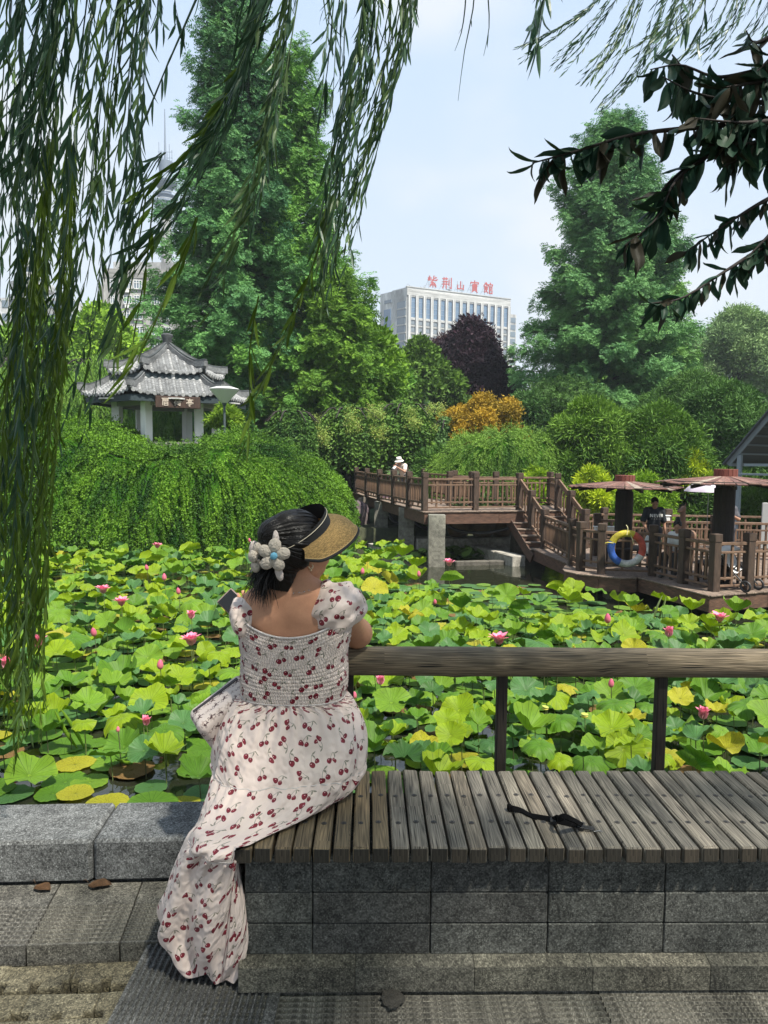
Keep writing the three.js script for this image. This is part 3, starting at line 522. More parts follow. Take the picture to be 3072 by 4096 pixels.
// low deck with a rounded bay
const CORNER = lo4(1280, 945), arc = [[370, 740], [345, 755], [335, 772], [350, 786], [420, 802], [560, 817], [700, 830], [800, 828]].map((q) => lo4(...q));
const LD = [lo4(135, 642), ...arc, lo4(815, 824), CORNER, lo4(1659, 915), V(10.5, DECK, -15.2), V(12, DECK, -22.5), V(SB1.x + 0.6, DECK, -21.6), shift(SB1, 0.2, -0.4)].map((p) => p.clone().setY(DECK));
{
  deck('low_deck', 'low brown timber deck with a rounded bay standing over the pond on the right', LD, DECK, [0, 1, 2, 3, 4, 5, 6, 7, 8, 9, 10, 11], 0.30);
  railing('railing between the foot of the steps and the rounded bay of the low deck', [SB0, lo4(385, 752)]);
  railing('railing around the rounded bay of the low deck where the lifebuoy hangs', [lo4(385, 752), lo4(440, 783), lo4(575, 804), lo4(905, 818)], { gap: 0.17 });
  const LC = lo4(1305, 918);
  railing('railing along the near left edge of the low deck, from the bay to the corner', [lo4(905, 818), lo4(1105, 868), LC], { noPost: [0] });
  railing('railing along the front edge of the low deck, right of the near corner', [LC, lo4(1525, 908), lo4(1720, 898)], { noPost: [0] });
  railing('sunlit far railing of the low deck behind the two round shelters', [SB1, V(6.6, DECK, -21.2), V(8.4, DECK, -20.9), V(10.2, DECK, -20.8), V(11.8, DECK, -20.6)], { noPost: [0] });
  railing('inner railing of the low deck behind the man in black', [V(5.7, DECK, -18.9), V(7.2, DECK, -18.8), V(8.7, DECK, -18.6), V(10.2, DECK, -18.4)]);
  for (const [X, Y] of [[640, 960], [790, 990]]) { const p = onY(...r4(X, Y), WATER); tag(part('deck_pile', boxUV(cbox(0.3, 1.0, 0.3, 0.01)), pierM, scene, V(p.x, -1.75, p.z - (X > 700 ? 0.8 : 0))), X < 700 ? 'concrete pile in the water under the rounded bay' : 'concrete pile in shadow under the low deck', 'pile'); }
}
// round shelters
const roofM = [wood(0.42, 0.205, 0.165, 0.002), wood(0.34, 0.165, 0.14, 0.002), wood(0.50, 0.28, 0.23, 0.002), wood(0.75, 0.62, 0.52, 0.002)], drumM = wood(0.36, 0.10, 0.07, 0.002), trunkM = [wood(0.055, 0.036, 0.026, 0.002), wood(0.045, 0.03, 0.022, 0.002)];
function shelter(label, p, Rr, h, sd) {
  const t = thing('round_shelter', label, 'shelter', p, sd);
  for (let i = 0; i < 16; i++) { const a = i / 16 * 2 * PI; part('plank', boxUV(cbox(0.078, h - 0.12, 0.03, 0.006), i, i), trunkM[i % 2], t, V(Math.cos(a) * 0.19, (h - 0.12) / 2, Math.sin(a) * 0.19), [0, PI / 2 - a, 0]); }
  part('core', new THREE.CylinderGeometry(0.18, 0.18, h - 0.02, 16), trunkM[1], t, V(0, h / 2 - 0.02, 0));
  seed(sd * 100 + 3);
  for (let i = 0; i < 40; i++) {
    const a = (i + 0.5) / 40 * 2 * PI, w1 = 2 * PI * Rr / 40 - 0.012, L = Rr * R(0.97, 1.02), T = [];
    const s = new THREE.Shape([new THREE.Vector2(0.1, -0.014), new THREE.Vector2(0.1, 0.014), new THREE.Vector2(L, w1 / 2 * R(0.9, 1)), new THREE.Vector2(L - R(0, 0.03), -w1 / 2 * R(0.9, 1))]);
    const g = new THREE.ExtrudeGeometry(s, { depth: 0.022, bevelEnabled: false }); g.rotateX(-PI / 2); g.rotateZ(-0.11); g.translate(0, h + 0.13, 0);
    part('roof_board', boxUV(g, R(0, 9), R(0, 9), true), i % 40 === 31 || i === 27 || i === 12 ? roofM[3] : roofM[i * 7 % 3], t, undefined, [R(-0.012, 0.012), a, R(-0.008, 0.008)]);
  }
  const T = []; for (let i = 0; i < 10; i++) T.push(box(Rr * 0.9, 0.07, 0.04).translate(Rr * 0.45 + 0.08, 0, 0).rotateZ(-0.11).rotateY(i / 10 * 2 * PI).translate(0, h + 0.07, 0));
  part('rafters', boxUV(merge(T)), trunkM[0], t);
  part('ring_beam', new THREE.TorusGeometry(Rr * 0.86, 0.035, 6, 48).rotateX(PI / 2), trunkM[0], t, V(0, h + 0.005, 0));
  for (let i = 0; i < 16; i++) { const a = i / 16 * 2 * PI; part('drum_board', boxUV(cbox(0.083, 0.17, 0.03, 0.005), i, i), drumM, t, V(Math.cos(a) * 0.215, h + 0.19, Math.sin(a) * 0.215), [0, PI / 2 - a, 0]); }
  part('drum_top', new THREE.CylinderGeometry(0.21, 0.21, 0.02, 20), drumM, t, V(0, h + 0.265, 0));
  part('ring_seat', new THREE.LatheGeometry([[0.2, 0.40], [0.52, 0.40], [0.53, 0.42], [0.52, 0.44], [0.2, 0.44]].map((q) => new THREE.Vector2(...q)), 28), trunkM[0], t);
  for (let i = 0; i < 6; i++) part('seat_leg', cbox(0.05, 0.4, 0.05, 0.004), trunkM[1], t, V(Math.cos(i * 1.047) * 0.45, 0.2, Math.sin(i * 1.047) * 0.45));
}
const SH1 = V(5.86, DECK, -17.3), SH2 = V(7.08, DECK, -14.75);
shelter('round timber parasol shelter beside the lifebuoy, the smaller and farther of two', SH1, 1.33, 1.92, 0.3);
shelter('round timber parasol shelter at the right edge, the nearer and larger of two', SH2, 1.36, 2.12, 1.9);
// lifebuoy on the bay railing
{
  const p = at(...r4(742, 640), 15.45), t = thing('lifebuoy', 'yellow, red, white and blue lifebuoy hanging on the deck railing', 'lifebuoy', p, -0.12);
  const cols = [[0.75, 0.62, 0.03], [0.03, 0.13, 0.55], [0.72, 0.72, 0.70], [0.72, 0.10, 0.06]], names = ['yellow', 'blue', 'white', 'red'];
  for (let i = 0; i < 4; i++) {
    const g = new THREE.TorusGeometry(0.335, 0.078, 14, 18, PI / 2); g.scale(1, 1, 0.75); g.rotateZ(PI / 2 * i + 1.15);
    const m = part('ring_section', boxUV(g.toNonIndexed()), worn(...cols[i], 0.6, 0.004), t); g.computeVertexNormals(); tag(m, names[i] + ' quarter of the ring');
  }
  part('rope', tube([V(-0.02, 0.3, 0.06), V(0.0, 0.46, 0.03), V(-0.03, 0.52, 0)], 0.008, 10, 5), flatM(0.6, 0.55, 0.3), t);
  part('rope', tube([V(-0.3, 0.12, 0.06), V(-0.42, 0.13, 0.05), V(-0.47, 0.11, 0.03)], 0.008, 10, 5), flatM(0.7, 0.6, 0.1), t);
  part('rope', tube([V(0.06, 0.3, 0.07), V(0.1, 0.2, 0.08), V(0.12, 0.12, 0.06)], 0.007, 10, 5), flatM(0.6, 0.55, 0.3), t);
}
// planters on the inner railings, banner wall, carved animal
[[5.98, 0.62, -18.85, 'white trough planter on the inner railing behind the man'], [8.0, 0.78, -20.85, 'white trough planter on the far railing, left of the second shelter']].forEach(([x, y, z, l]) => {
  const t = thing('trough_planter', l, 'planter', V(x, DECK + y, z)); part('trough', cbox(0.75, 0.16, 0.2, 0.02), flatM(0.6, 0.6, 0.58), t, V(0, 0.08, 0.06)); part('rim', cbox(0.79, 0.03, 0.24, 0.008), flatM(0.65, 0.65, 0.62), t, V(0, 0.17, 0.06));
});
{
  const p = V(11.05, DECK, -20.0), t = thing('display_board', 'white display board with a grey emblem at the right edge behind the shelters', 'display board', p, -0.2);
  part('panel', cbox(1.9, 1.3, 0.06, 0.01), worn(0.75, 0.75, 0.73, 0.6), t, V(0.6, 0.75, 0)); part('post', cbox(0.07, 1.4, 0.07, 0.006), flatM(0.4, 0.4, 0.4), t, V(-0.25, 0.7, -0.06)); part('post', cbox(0.07, 1.4, 0.07, 0.006), flatM(0.4, 0.4, 0.4), t, V(1.4, 0.7, -0.06));
  const s = new THREE.Shape(); s.moveTo(-0.3, 0.1); s.quadraticCurveTo(-0.15, -0.12, 0, 0); s.quadraticCurveTo(0.15, -0.12, 0.3, 0.1); s.quadraticCurveTo(0.12, -0.02, 0, 0.08); s.quadraticCurveTo(-0.12, -0.02, -0.3, 0.1);
  part('emblem', new THREE.ExtrudeGeometry(s, { depth: 0.004, bevelEnabled: false }), flatM(0.3, 0.31, 0.31), t, V(0.25, 1.05, 0.031));
  const q = V(7.55, DECK, -17.9), a = thing('carved_animal', 'tan carved long-necked animal standing just left of the second shelter trunk', 'carving', q, 0.5);
  const L = [[[0, 0.7, 0], [0.02, 1.35, 0], 0.09, 0.055], [[0.02, 1.36, 0], [-0.16, 1.28, 0], 0.06, 0.035], [[0.04, 1.4, 0.03], [0.05, 1.5, 0.05], 0.018, 0.01], [[0, 0.7, 0], [0.35, 0.66, 0], 0.14, 0.13], [[-0.02, 0.6, 0.06], [-0.02, 0, 0.06], 0.05, 0.03], [[-0.02, 0.6, -0.06], [-0.02, 0, -0.06], 0.05, 0.03], [[0.38, 0.6, 0.06], [0.38, 0, 0.06], 0.05, 0.03], [[0.38, 0.6, -0.06], [0.38, 0, -0.06], 0.05, 0.03]];
  part('body', skin3(L, 0.02, 0.03), worn(0.5, 0.3, 0.2), a);
}
// metal roofed shed at the right edge
{
  const A0 = at(...r4(1400, 95), 22.3), p = A0.clone().setY(DECK), yw = -0.9, t = thing('metal_shed', 'open grey steel shed roof on thin posts at the right edge', 'shed', p, yw), steel = flatM(0.20, 0.245, 0.27, 0.5, { metalness: 0.3 });
  const A = inFrame(A0, p, yw), B = inFrame(at(806, 412, 22.6), p, yw), Pp = inFrame(at(...r4(1565, 95), 22.6), p, yw); B.z = 0; Pp.z = 0; const dz = -5, slope = Math.atan2(B.y - A.y, B.x - A.x), L = Math.hypot(B.x - A.x, B.y - A.y) + 0.3;
  const rail = (a, b, w, h) => { const d = b.clone().sub(a); const m = part('beam', boxUV(cbox(d.length(), h, w, 0.004)), steel, t, a.clone().lerp(b, 0.5)); m.quaternion.copy(QE(0, Math.atan2(-d.z, d.x), Math.atan2(d.y, Math.hypot(d.x, d.z)), 'YZX')); };
  const far = V(0, 0, dz), C2 = V(B.x + (B.x - A.x), A.y, A.z);
  for (const z of [0, dz]) { const q = V(0, 0, z); rail(A.clone().add(q), B.clone().add(q), 0.07, 0.14); rail(B.clone().add(q), C2.clone().add(q), 0.07, 0.14); rail(A.clone().add(q).add(V(0.5, 0, 0)), C2.clone().add(q).add(V(-0.5, 0, 0)), 0.06, 0.08); }
  for (let i = 1; i < 6; i++) rail(A.clone().lerp(B, i / 6).add(V(0, 0.06, 0)), A.clone().lerp(B, i / 6).add(far).add(V(0, 0.06, 0)), 0.05, 0.06);
  rail(A.clone().add(V(0.1, 0, 0.02)), A.clone().add(far).add(V(0.1, 0, 0)), 0.06, 0.1);
  rail(A.clone().add(V(0.3, -0.28, 0.3)), A.clone().add(V(3.2, -0.28, 0.3)), 0.05, 0.06);
  for (const [a, b] of [[A, B], [B, C2]]) { const g = boxUV(box(L, 0.03, 5.4)); const m = part('roof_sheet', g, flatM(0.06, 0.072, 0.082, 0.6), t, a.clone().lerp(b, 0.5).add(V(0, 0.12, dz / 2))); m.quaternion.copy(QE(0, 0, a === A ? slope : -slope)); }
  for (const [x, z] of [[Pp.x, 0], [Pp.x + 2.2, 0], [Pp.x, dz], [Pp.x + 2.2, dz]]) part('post', cbox(0.13, Pp.y + 0.3, 0.13, 0.01), steel, t, V(x, (Pp.y + 0.3) / 2, z));
}
// terrace, pots, hose and stones below the footbridge
{
  const stone = worn(0.66, 0.62, 0.53, 0.92, 0.02), dark = worn(0.18, 0.165, 0.135, 0.95, 0.04);
  const q = (X, Y, y) => onY(...r3(X, Y), y);
  const wall = (l, a, b, w, h, m) => { const d = b.clone().sub(a), L = Math.hypot(d.x, d.z), n = Math.max(1, Math.round(L / 1.1)), t = thing('stone_ledge', l, 'ledge', a, Math.atan2(-d.z, d.x)); for (let i = 0; i < n; i++) part('stone', boxUV(cbox(L / n - 0.01, h + R(-0.02, 0.02), w, 0.02, 0.008), R(0, 9), R(0, 9)), m, t, V(L / n * (i + 0.5), -h / 2, 0)); };
  seed(47);
  wall('pale stone ledge running diagonally through the water under the footbridge', q(940, 645, -1.2), q(1290, 738, -1.2), 0.42, 0.6, stone);
  wall('pale stone terrace edge carrying the plant pots under the footbridge', q(590, 615, -1.0), q(1290, 605, -1.0), 0.9, 0.7, stone);
  wall('dark wet kerb in the water in front of the lily pads under the footbridge', q(860, 772, -1.38), q(1300, 760, -1.38), 0.25, 0.4, dark);
  wall('stone footing beside the rear concrete pier', q(330, 650, -1.25), q(480, 690, -1.25), 0.5, 0.5, stone);
  [[885, 615, 0.42, 'leftmost of three tan glazed pots on the terrace under the footbridge'], [1045, 615, 0.45, 'middle one of three tan glazed pots on the terrace under the footbridge'], [1170, 612, 0.46, 'rightmost of three tan glazed pots on the terrace, nearest the steps']].forEach(([X, Y, r, l], i) => {
    const t = thing('plant_pot', l, 'plant pot', q(X, Y - 8, -0.98), i);
    part('pot', new THREE.LatheGeometry([[0, 0], [r * 0.62, 0], [r * 0.85, r * 0.3], [r, r * 0.8], [r * 1.02, r * 1.15], [r * 1.12, r * 1.2], [r * 1.1, r * 1.3], [r * 0.94, r * 1.28], [r * 0.9, r * 1.0], [0, r * 1.0]].map((p) => new THREE.Vector2(...p)), 24), worn(0.26, 0.17, 0.10, 0.5), t);
    const ms = [], cs = []; for (let k = 0; k < 70; k++) { ms.push(M4(V(gauss() * r * 0.5, r * 1.2 + R(0, 0.75), gauss() * r * 0.5), randQ(), V(1, 1, 1).multiplyScalar(R(0.12, 0.2)))); cs.push(tint([0.02, 0.05, 0.012], [0.06, 0.12, 0.03])); }
    instanced('plant', clump(7, 0.4, 0.9, 5 + i), leafM(1, 1, 1, 0.2), t, ms, cs);
  });
  const h = [[800, 525], [850, 555], [920, 575], [1000, 582], [1090, 580], [1180, 562], [1265, 535]].map(([X, Y]) => at(...r3(X, Y), 21.6)), h2 = [[425, 455], [440, 490], [470, 515], [520, 515], [570, 500], [620, 530], [690, 565], [790, 540]].map(([X, Y]) => at(...r3(X, Y), 24));
  const hose = thing('black_hose', 'black hose sagging below the deck of the footbridge', 'hose', h[0]); part('hose', tube(h.map((p) => p.clone().sub(h[0])), 0.05, 40, 7), flatM(0.012, 0.012, 0.012, 0.5), hose); part('hose', tube(h2.map((p) => p.clone().sub(h[0])), 0.05, 40, 7), flatM(0.012, 0.012, 0.012, 0.5), hose);
  // rough stone bank between the vine mound and the piers
  const b = q(250, 560, -0.9), bank = thing('rock_bank', 'rough grey rock wall under the left end of the footbridge', 'rock wall', V(-0.2, WATER, -27.5));
  for (let i = 0; i < 34; i++) { const g = new THREE.IcosahedronGeometry(R(0.35, 0.75), 2), p = g.attributes.position; for (let k = 0; k < p.count; k++) { const v = V().fromBufferAttribute(p, k), s = 1 + 0.35 * N3(v.x * 2 + i * 9, v.y * 2, v.z * 2); p.setXYZ(k, v.x * s * 1.2, v.y * s * 0.9, v.z * s); } part('rock', boxUV(g), worn(R(0.13, 0.24), R(0.12, 0.22), R(0.1, 0.17), 0.95, 0.03), bank, V(lerp(-2.6, 3.0, rnd()), R(-0.2, 1.5), R(-1.2, 0.5) - 0.4), [R(0, 6), R(0, 6), 0]); }
}
// ---------- lotus pond ----------
const veinT = canvasTex(512, 512, (x, w) => {
  seed(51); const g = x.createRadialGradient(w / 2, w / 2, 4, w / 2, w / 2, w / 2); g.addColorStop(0, '#fbffe6'); g.addColorStop(0.12, '#e4eed2'); g.addColorStop(0.75, '#dfe8cc'); g.addColorStop(1, '#f4f5cf'); x.fillStyle = g; x.fillRect(0, 0, w, w);
  for (let i = 0; i < 900; i++) { const a = R(0, 6.28), r = Math.sqrt(rnd()) * w / 2; x.fillStyle = `rgba(${rnd() < 0.5 ? '90,110,60' : '255,255,210'},${R(0.02, 0.07)})`; x.beginPath(); x.ellipse(w / 2 + Math.cos(a) * r, w / 2 + Math.sin(a) * r, R(4, 26), R(3, 14), a, 0, 7); x.fill(); }
  x.lineCap = 'round';
  for (let i = 0; i < 21; i++) {
    const a = i / 21 * 6.283 + R(-0.05, 0.05), L = w / 2; x.strokeStyle = 'rgba(255,255,205,0.95)'; x.lineWidth = 5; x.beginPath(); x.moveTo(w / 2, w / 2); x.lineTo(w / 2 + Math.cos(a) * L * 0.55, w / 2 + Math.sin(a) * L * 0.55); x.stroke();
    x.lineWidth = 2.4; for (const s of [-1, 1]) { x.beginPath(); x.moveTo(w / 2 + Math.cos(a) * L * 0.52, w / 2 + Math.sin(a) * L * 0.52); x.quadraticCurveTo(w / 2 + Math.cos(a + s * 0.04) * L * 0.8, w / 2 + Math.sin(a + s * 0.04) * L * 0.8, w / 2 + Math.cos(a + s * 0.11) * L, w / 2 + Math.sin(a + s * 0.11) * L); x.stroke(); }
    x.strokeStyle = 'rgba(45,75,20,0.42)'; x.lineWidth = 5; x.beginPath(); x.moveTo(w / 2 + Math.cos(a + 0.03) * 20, w / 2 + Math.sin(a + 0.03) * 20); x.lineTo(w / 2 + Math.cos(a + 0.02) * L, w / 2 + Math.sin(a + 0.02) * L); x.stroke();
  }
  x.fillStyle = 'rgba(235,240,170,0.9)'; x.beginPath(); x.arc(w / 2, w / 2, 11, 0, 7); x.fill();
});
const spotT = canvasTex(512, 512, (x, w) => {
  seed(52); x.fillStyle = '#f2eccb'; x.fillRect(0, 0, w, w);
  for (let i = 0; i < 700; i++) { const a = R(0, 6.28), r = Math.pow(rnd(), 0.55) * w / 2; x.fillStyle = `rgba(${R(60, 110) | 0},${R(45, 80) | 0},${R(10, 40) | 0},${R(0.1, 0.5)})`; x.beginPath(); x.ellipse(w / 2 + Math.cos(a) * r, w / 2 + Math.sin(a) * r, R(1, 9), R(1, 5), a, 0, 7); x.fill(); }
  for (let i = 0; i < 21; i++) { const a = i / 21 * 6.283; x.strokeStyle = 'rgba(120,130,40,0.55)'; x.lineWidth = 3; x.beginPath(); x.moveTo(w / 2, w / 2); x.lineTo(w / 2 + Math.cos(a) * w / 2, w / 2 + Math.sin(a) * w / 2); x.stroke(); }
});
const LOTUS = {
  mid: ['mid green', leafM(0.12, 0.25, 0.024, 0.4, 0.55, { map: veinT })], lime: ['bright yellow-green', leafM(0.30, 0.41, 0.012, 0.45, 0.6, { map: veinT })], pale: ['pale fresh green', leafM(0.20, 0.34, 0.03, 0.42, 0.6, { map: veinT })],
  blue: ['bluish green', leafM(0.085, 0.19, 0.075, 0.3, 0.5, { map: veinT })], yellow: ['yellowing spotted', leafM(0.40, 0.41, 0.03, 0.4, 0.65, { map: spotT })], brown: ['withered brown', leafM(0.17, 0.105, 0.05, 0.15, 0.8, { map: spotT })], dark: ['deep green', leafM(0.06, 0.145, 0.04, 0.3, 0.5, { map: veinT })],
};
// blade of unit radius, stalk at the origin; kinds differ in cup, droop, fold
function blade(sd, { cup = 0.25, droop = 0, wave = 0.1, fold = 0, curl = 0, nt = 40, nr = 7, dent = 0.06 }) {
  seed(sd); const ph = R(0, 6.28), k1 = 5 + Math.floor(R(0, 4)), k2 = 11 + Math.floor(R(0, 5)), p2 = R(0, 6.28), fa = R(0, 6.28), pos = [], uv = [], idx = [];
  for (let j = 0; j <= nr; j++) for (let i = 0; i <= nt; i++) {
    const a = i / nt * 2 * PI, r0 = j / nr, e = 1 + dent * Math.sin(a * 3 + ph) + dent * 0.6 * Math.sin(a * k1 + p2) + 0.02 * Math.sin(a * k2 + ph) * r0, r = r0 * e;
    let x = Math.cos(a) * r, z = Math.sin(a) * r, y = cup * Math.pow(r0, 1.6) - droop * Math.pow(r0, 3) + wave * Math.pow(r0, 2.6) * (Math.sin(a * k1 + ph) * 0.6 + Math.sin(a * 3 + p2) * 0.6 + 0.3 * Math.sin(a * k2 + p2));
    y -= 0.05 * Math.exp(-r0 * r0 * 30); y += 0.012 * Math.cos(a * 21) * r0 * (1 - r0 * 0.3);
    const u = x * Math.cos(fa) + z * Math.sin(fa), v = -x * Math.sin(fa) + z * Math.cos(fa);
    if (fold) { const ang = fold * Math.abs(v), vv = Math.sign(v) * Math.sin(ang) / fold, yy = (1 - Math.cos(ang)) / fold * 1.0; x = u * Math.cos(fa) - vv * Math.sin(fa); z = u * Math.sin(fa) + vv * Math.cos(fa); y += yy; }
    if (curl) { const t = Math.max(0, u - 0.15) * curl, uu = u > 0.15 ? 0.15 + Math.sin(t) / curl : u; y -= u > 0.15 ? (1 - Math.cos(t)) / curl : 0; x = uu * Math.cos(fa) - v * Math.sin(fa); z = uu * Math.sin(fa) + v * Math.cos(fa); }
    pos.push(x, y, z); uv.push(0.5 + Math.cos(a) * r0 * 0.49, 0.5 + Math.sin(a) * r0 * 0.49);
  }
  for (let j = 0; j < nr; j++) for (let i = 0; i < nt; i++) { const a = j * (nt + 1) + i, b = a + nt + 1; if (j) idx.push(a, a + 1, b); idx.push(a + 1, b + 1, b); }
  const g = new THREE.BufferGeometry(); g.setAttribute('position', new THREE.Float32BufferAttribute(pos, 3)); g.setAttribute('uv', new THREE.Float32BufferAttribute(uv, 2)); g.setIndex(idx); g.computeVertexNormals(); return g;
}
const BL = { cup: [], droop: [], flat: [], tilt: [], fold: [], dry: [] };
for (let i = 0; i < 5; i++) { BL.cup.push(blade(60 + i, { cup: 0.36 + 0.16 * (i % 4), wave: 0.2, dent: 0.075 })); BL.droop.push(blade(70 + i, { cup: 0.12, droop: 0.3 + 0.06 * i, wave: 0.2 })); BL.tilt.push(blade(90 + i, { cup: 0.22, wave: 0.14, dent: 0.08 })); }
for (let i = 0; i < 4; i++) { BL.flat.push(blade(80 + i, { cup: 0.012, wave: 0.015, dent: 0.04, nr: 4 })); BL.fold.push(blade(100 + i, { cup: 0.1, fold: 1.5 + 0.35 * i, wave: 0.08 })); BL.dry.push(blade(110 + i, { cup: 0.1, droop: 0.5, wave: 0.3, curl: 1.6, dent: 0.14 })); }
const stalkG = (() => { const g = new THREE.CylinderGeometry(0.0045, 0.0065, 1, 6, 5, true), p = g.attributes.position; for (let i = 0; i < p.count; i++) { const t = p.getY(i) + 0.5; p.setX(i, p.getX(i) + 0.02 * Math.sin(t * 3)); } g.computeVertexNormals(); g.translate(0, 0.5, 0); return g; })();
const stalkM = flatM(0.10, 0.13, 0.035, 0.7), stalkDark = flatM(0.055, 0.06, 0.025, 0.7);
const inLD = (x, z) => { let c = false; for (let i = 0, j = LD.length - 1; i < LD.length; j = i++) { const a = LD[i], b = LD[j]; if ((a.z > z) !== (b.z > z) && x < (b.x - a.x) * (z - a.z) / (b.z - a.z) + a.x) c = !c; } return c; };
const deckEdge = (z) => z > -13.6 ? 99 : z > -15.6 ? lerp(6.2, 5.5, (-13.6 - z) / 2) : z > -17 ? 4.3 : 4.4;
const moundEdge = (x) => x < -1.2 ? -19.2 + 0.5 * Math.sin(x) : x < 1.2 ? -20.6 : -19.6;
{
  seed(55); const L = [];
  const near = (x, z, r, kindR) => L.some((q) => Math.abs(q.x - x) < 0.8 && Math.hypot(q.x - x, q.z - z) < (q.r + r) * kindR && q.up === (kindR > 0.62));
  for (let tries = 0; tries < 36000 && L.length < 2600; tries++) {
    const z = -6.0 - 14.8 * Math.pow(rnd(), 0.8), x = R(-0.62, 0.62) * -z;
    if (z < moundEdge(x) || inLD(x, z) || inLD(x + 0.45, z) || inLD(x + 0.2, z - 0.45)) continue;
    if (x > 0.6 && x < 4.4 && z < -17.2) continue;
    const D = -z, nearLeft = x < -0.6 && z > -7.6, open = x < -0.5 && z > -8.6, pads = x > 0.3 + 0.25 * Math.sin(z) && z < -12.6 && z > -19.5, under = x > 3.0 && z < -13.6, dim = x > deckEdge(z) - 1.2;
    let up = rnd() < (nearLeft ? 0.22 : pads ? 0.07 : open ? 0.5 : 0.72);
    if (under && rnd() < (dim ? 0.85 : 0.35)) continue; if (pads && x < 1.1 && z > -16 && rnd() < 0.6) up = true; if (x > 0.8 && x < 4.6 && z < -15.6) up = false;
    if (nearLeft && rnd() < 0.5) continue;
    const r = up ? R(0.125, 0.25) * (z > -9 ? 0.88 : z < -14 ? 1.08 : 1) : pads ? R(0.13, 0.225) : R(0.13, 0.235);
    if (near(x, z, r, up ? 0.68 : 0.6)) continue;
    let h = up ? R(0.14, 0.48) + (z < -15.5 ? R(0.05, 0.35) : 0) : 0.012 + R(0, 0.03); if (open && up) h *= 0.8;
    const q = rnd(), shady = x > 0.2 && z > -10.5;
    let col = up ? (shady ? (q < 0.30 ? 'mid' : q < 0.50 ? 'lime' : q < 0.66 ? 'blue' : q < 0.76 ? 'dark' : q < 0.93 ? 'pale' : 'yellow') : (q < 0.36 ? 'lime' : q < 0.58 ? 'pale' : q < 0.78 ? 'mid' : q < 0.96 ? 'blue' : 'yellow')) : (pads ? (q < 0.35 ? 'pale' : q < 0.72 ? 'blue' : q < 0.93 ? 'mid' : q < 0.96 ? 'yellow' : 'brown') : (q < 0.42 ? 'mid' : q < 0.66 ? 'blue' : q < 0.86 ? 'pale' : q < 0.94 ? 'yellow' : 'brown'));
    const s = rnd(); let kind = up ? (s < 0.42 ? 'cup' : s < 0.66 ? 'droop' : s < 0.88 ? 'tilt' : 'fold') : 'flat'; if (col === 'brown' && rnd() < 0.7) kind = 'dry';
    const sink = kind === 'dry' ? 0.05 : 0;
    L.push({ x, z, r, h: h + sink, up, col, kind, v: Math.floor(rnd() * BL[kind].length), turn: R(0, 6.28), tx: kind === 'tilt' ? R(0.25, 0.75) * (rnd() < 0.7 ? 1 : -1) : kind === 'flat' ? R(-0.02, 0.02) : R(-0.2, 0.3), tz: kind === 'flat' ? R(-0.02, 0.02) : R(-0.3, 0.3), big: r / D * (up ? 1 : 0.55) });
  }
  L.sort((a, b) => b.big - a.big);
  const poseW = { cup: ['cupped'], droop: ['drooping'], tilt: ['tilted'], fold: ['half folded'], flat: ['flat floating'], dry: ['crumpled'] };
  const zone = (p) => { const q = p.clone().sub(EYE).applyQuaternion(LOOK.clone().invert()), px = 384 - q.x / q.z * 710, py = 512 + q.y / q.z * 710; return px < 130 ? (py > 690 ? 'on open water by the kerb' : 'beside the willow curtain') : px < 232 ? (py > 690 ? 'left of the cream bag' : py > 600 ? 'left of the phone' : 'below the vine mound') : px < 366 ? 'behind the seated woman' : py > 676 ? (px < 502 ? 'under rail left of middle post' : px < 662 ? 'under rail between two posts' : 'under rail right of last post') : py > 600 ? (px < 540 ? 'just above the log rail' : 'above the rail toward the low deck') : px < 540 ? 'near the footbridge piers' : 'beside the low deck'; };
  const inView = L.filter((l) => Math.abs(l.x) < 0.55 * -l.z + 0.3), first = inView.slice(0, 285), rest = L.filter((l) => !first.includes(l));
  const ORD = ['first', 'second', 'third', 'fourth', 'fifth', 'sixth', 'seventh', 'eighth', 'ninth', 'tenth'], byLab = {};
  for (const l of first) { l.lab = [...poseW[l.kind].filter(Boolean), LOTUS[l.col][0], 'lotus leaf', zone(V(l.x, WATER + l.h, l.z))].join(' '); (byLab[l.lab] ??= []).push(l); }
  for (const g of Object.values(byLab)) if (g.length > 1) g.sort((a, b) => a.x / -a.z - b.x / -b.z).forEach((l, i) => { l.lab += g.length === 2 ? (i ? ', the right one' : ', the left one') : ', ' + ORD[i] + ' from left'; });
  for (const l of first) {
    const p = V(l.x, WATER, l.z), t = thing('lotus_leaf', l.lab, 'lotus leaf', p, 0, 'lotus leaves of the pond');
    const b = part('leaf_blade', BL[l.kind][l.v], LOTUS[l.col][1], t, V(0, l.h, 0)); b.quaternion.copy(QE(l.tx, l.turn, l.tz, 'XZY')); b.scale.setScalar(l.r);
    if (l.up) { const s = part('stalk', stalkG, rnd() < 0.6 ? stalkM : stalkDark, t, V(0, -0.3, 0)); s.scale.set(1, l.h + 0.3 - 0.03 * l.r, 1); }
  }
  const grp = new THREE.Group(); grp.name = 'lotus_leaves'; tag(grp, 'dense mass of smaller lotus leaves and floating pads covering the far pond', 'lotus leaves', null, 'stuff'); scene.add(grp);
  const sets = {}; for (const l of rest) (sets[l.kind + l.v + l.col] ??= [l, []])[1].push(M4(V(l.x, WATER + l.h, l.z), QE(l.tx, l.turn, l.tz, 'XZY'), V(l.r, l.r, l.r)));
  for (const [l, ms] of Object.values(sets)) instanced('leaf_blades', BL[l.kind][l.v], LOTUS[l.col][1], grp, ms);
  instanced('stalks', stalkG, stalkM, grp, rest.filter((l) => l.up).map((l) => M4(V(l.x, WATER - 0.3, l.z), null, V(1, l.h + 0.29, 1))));
}
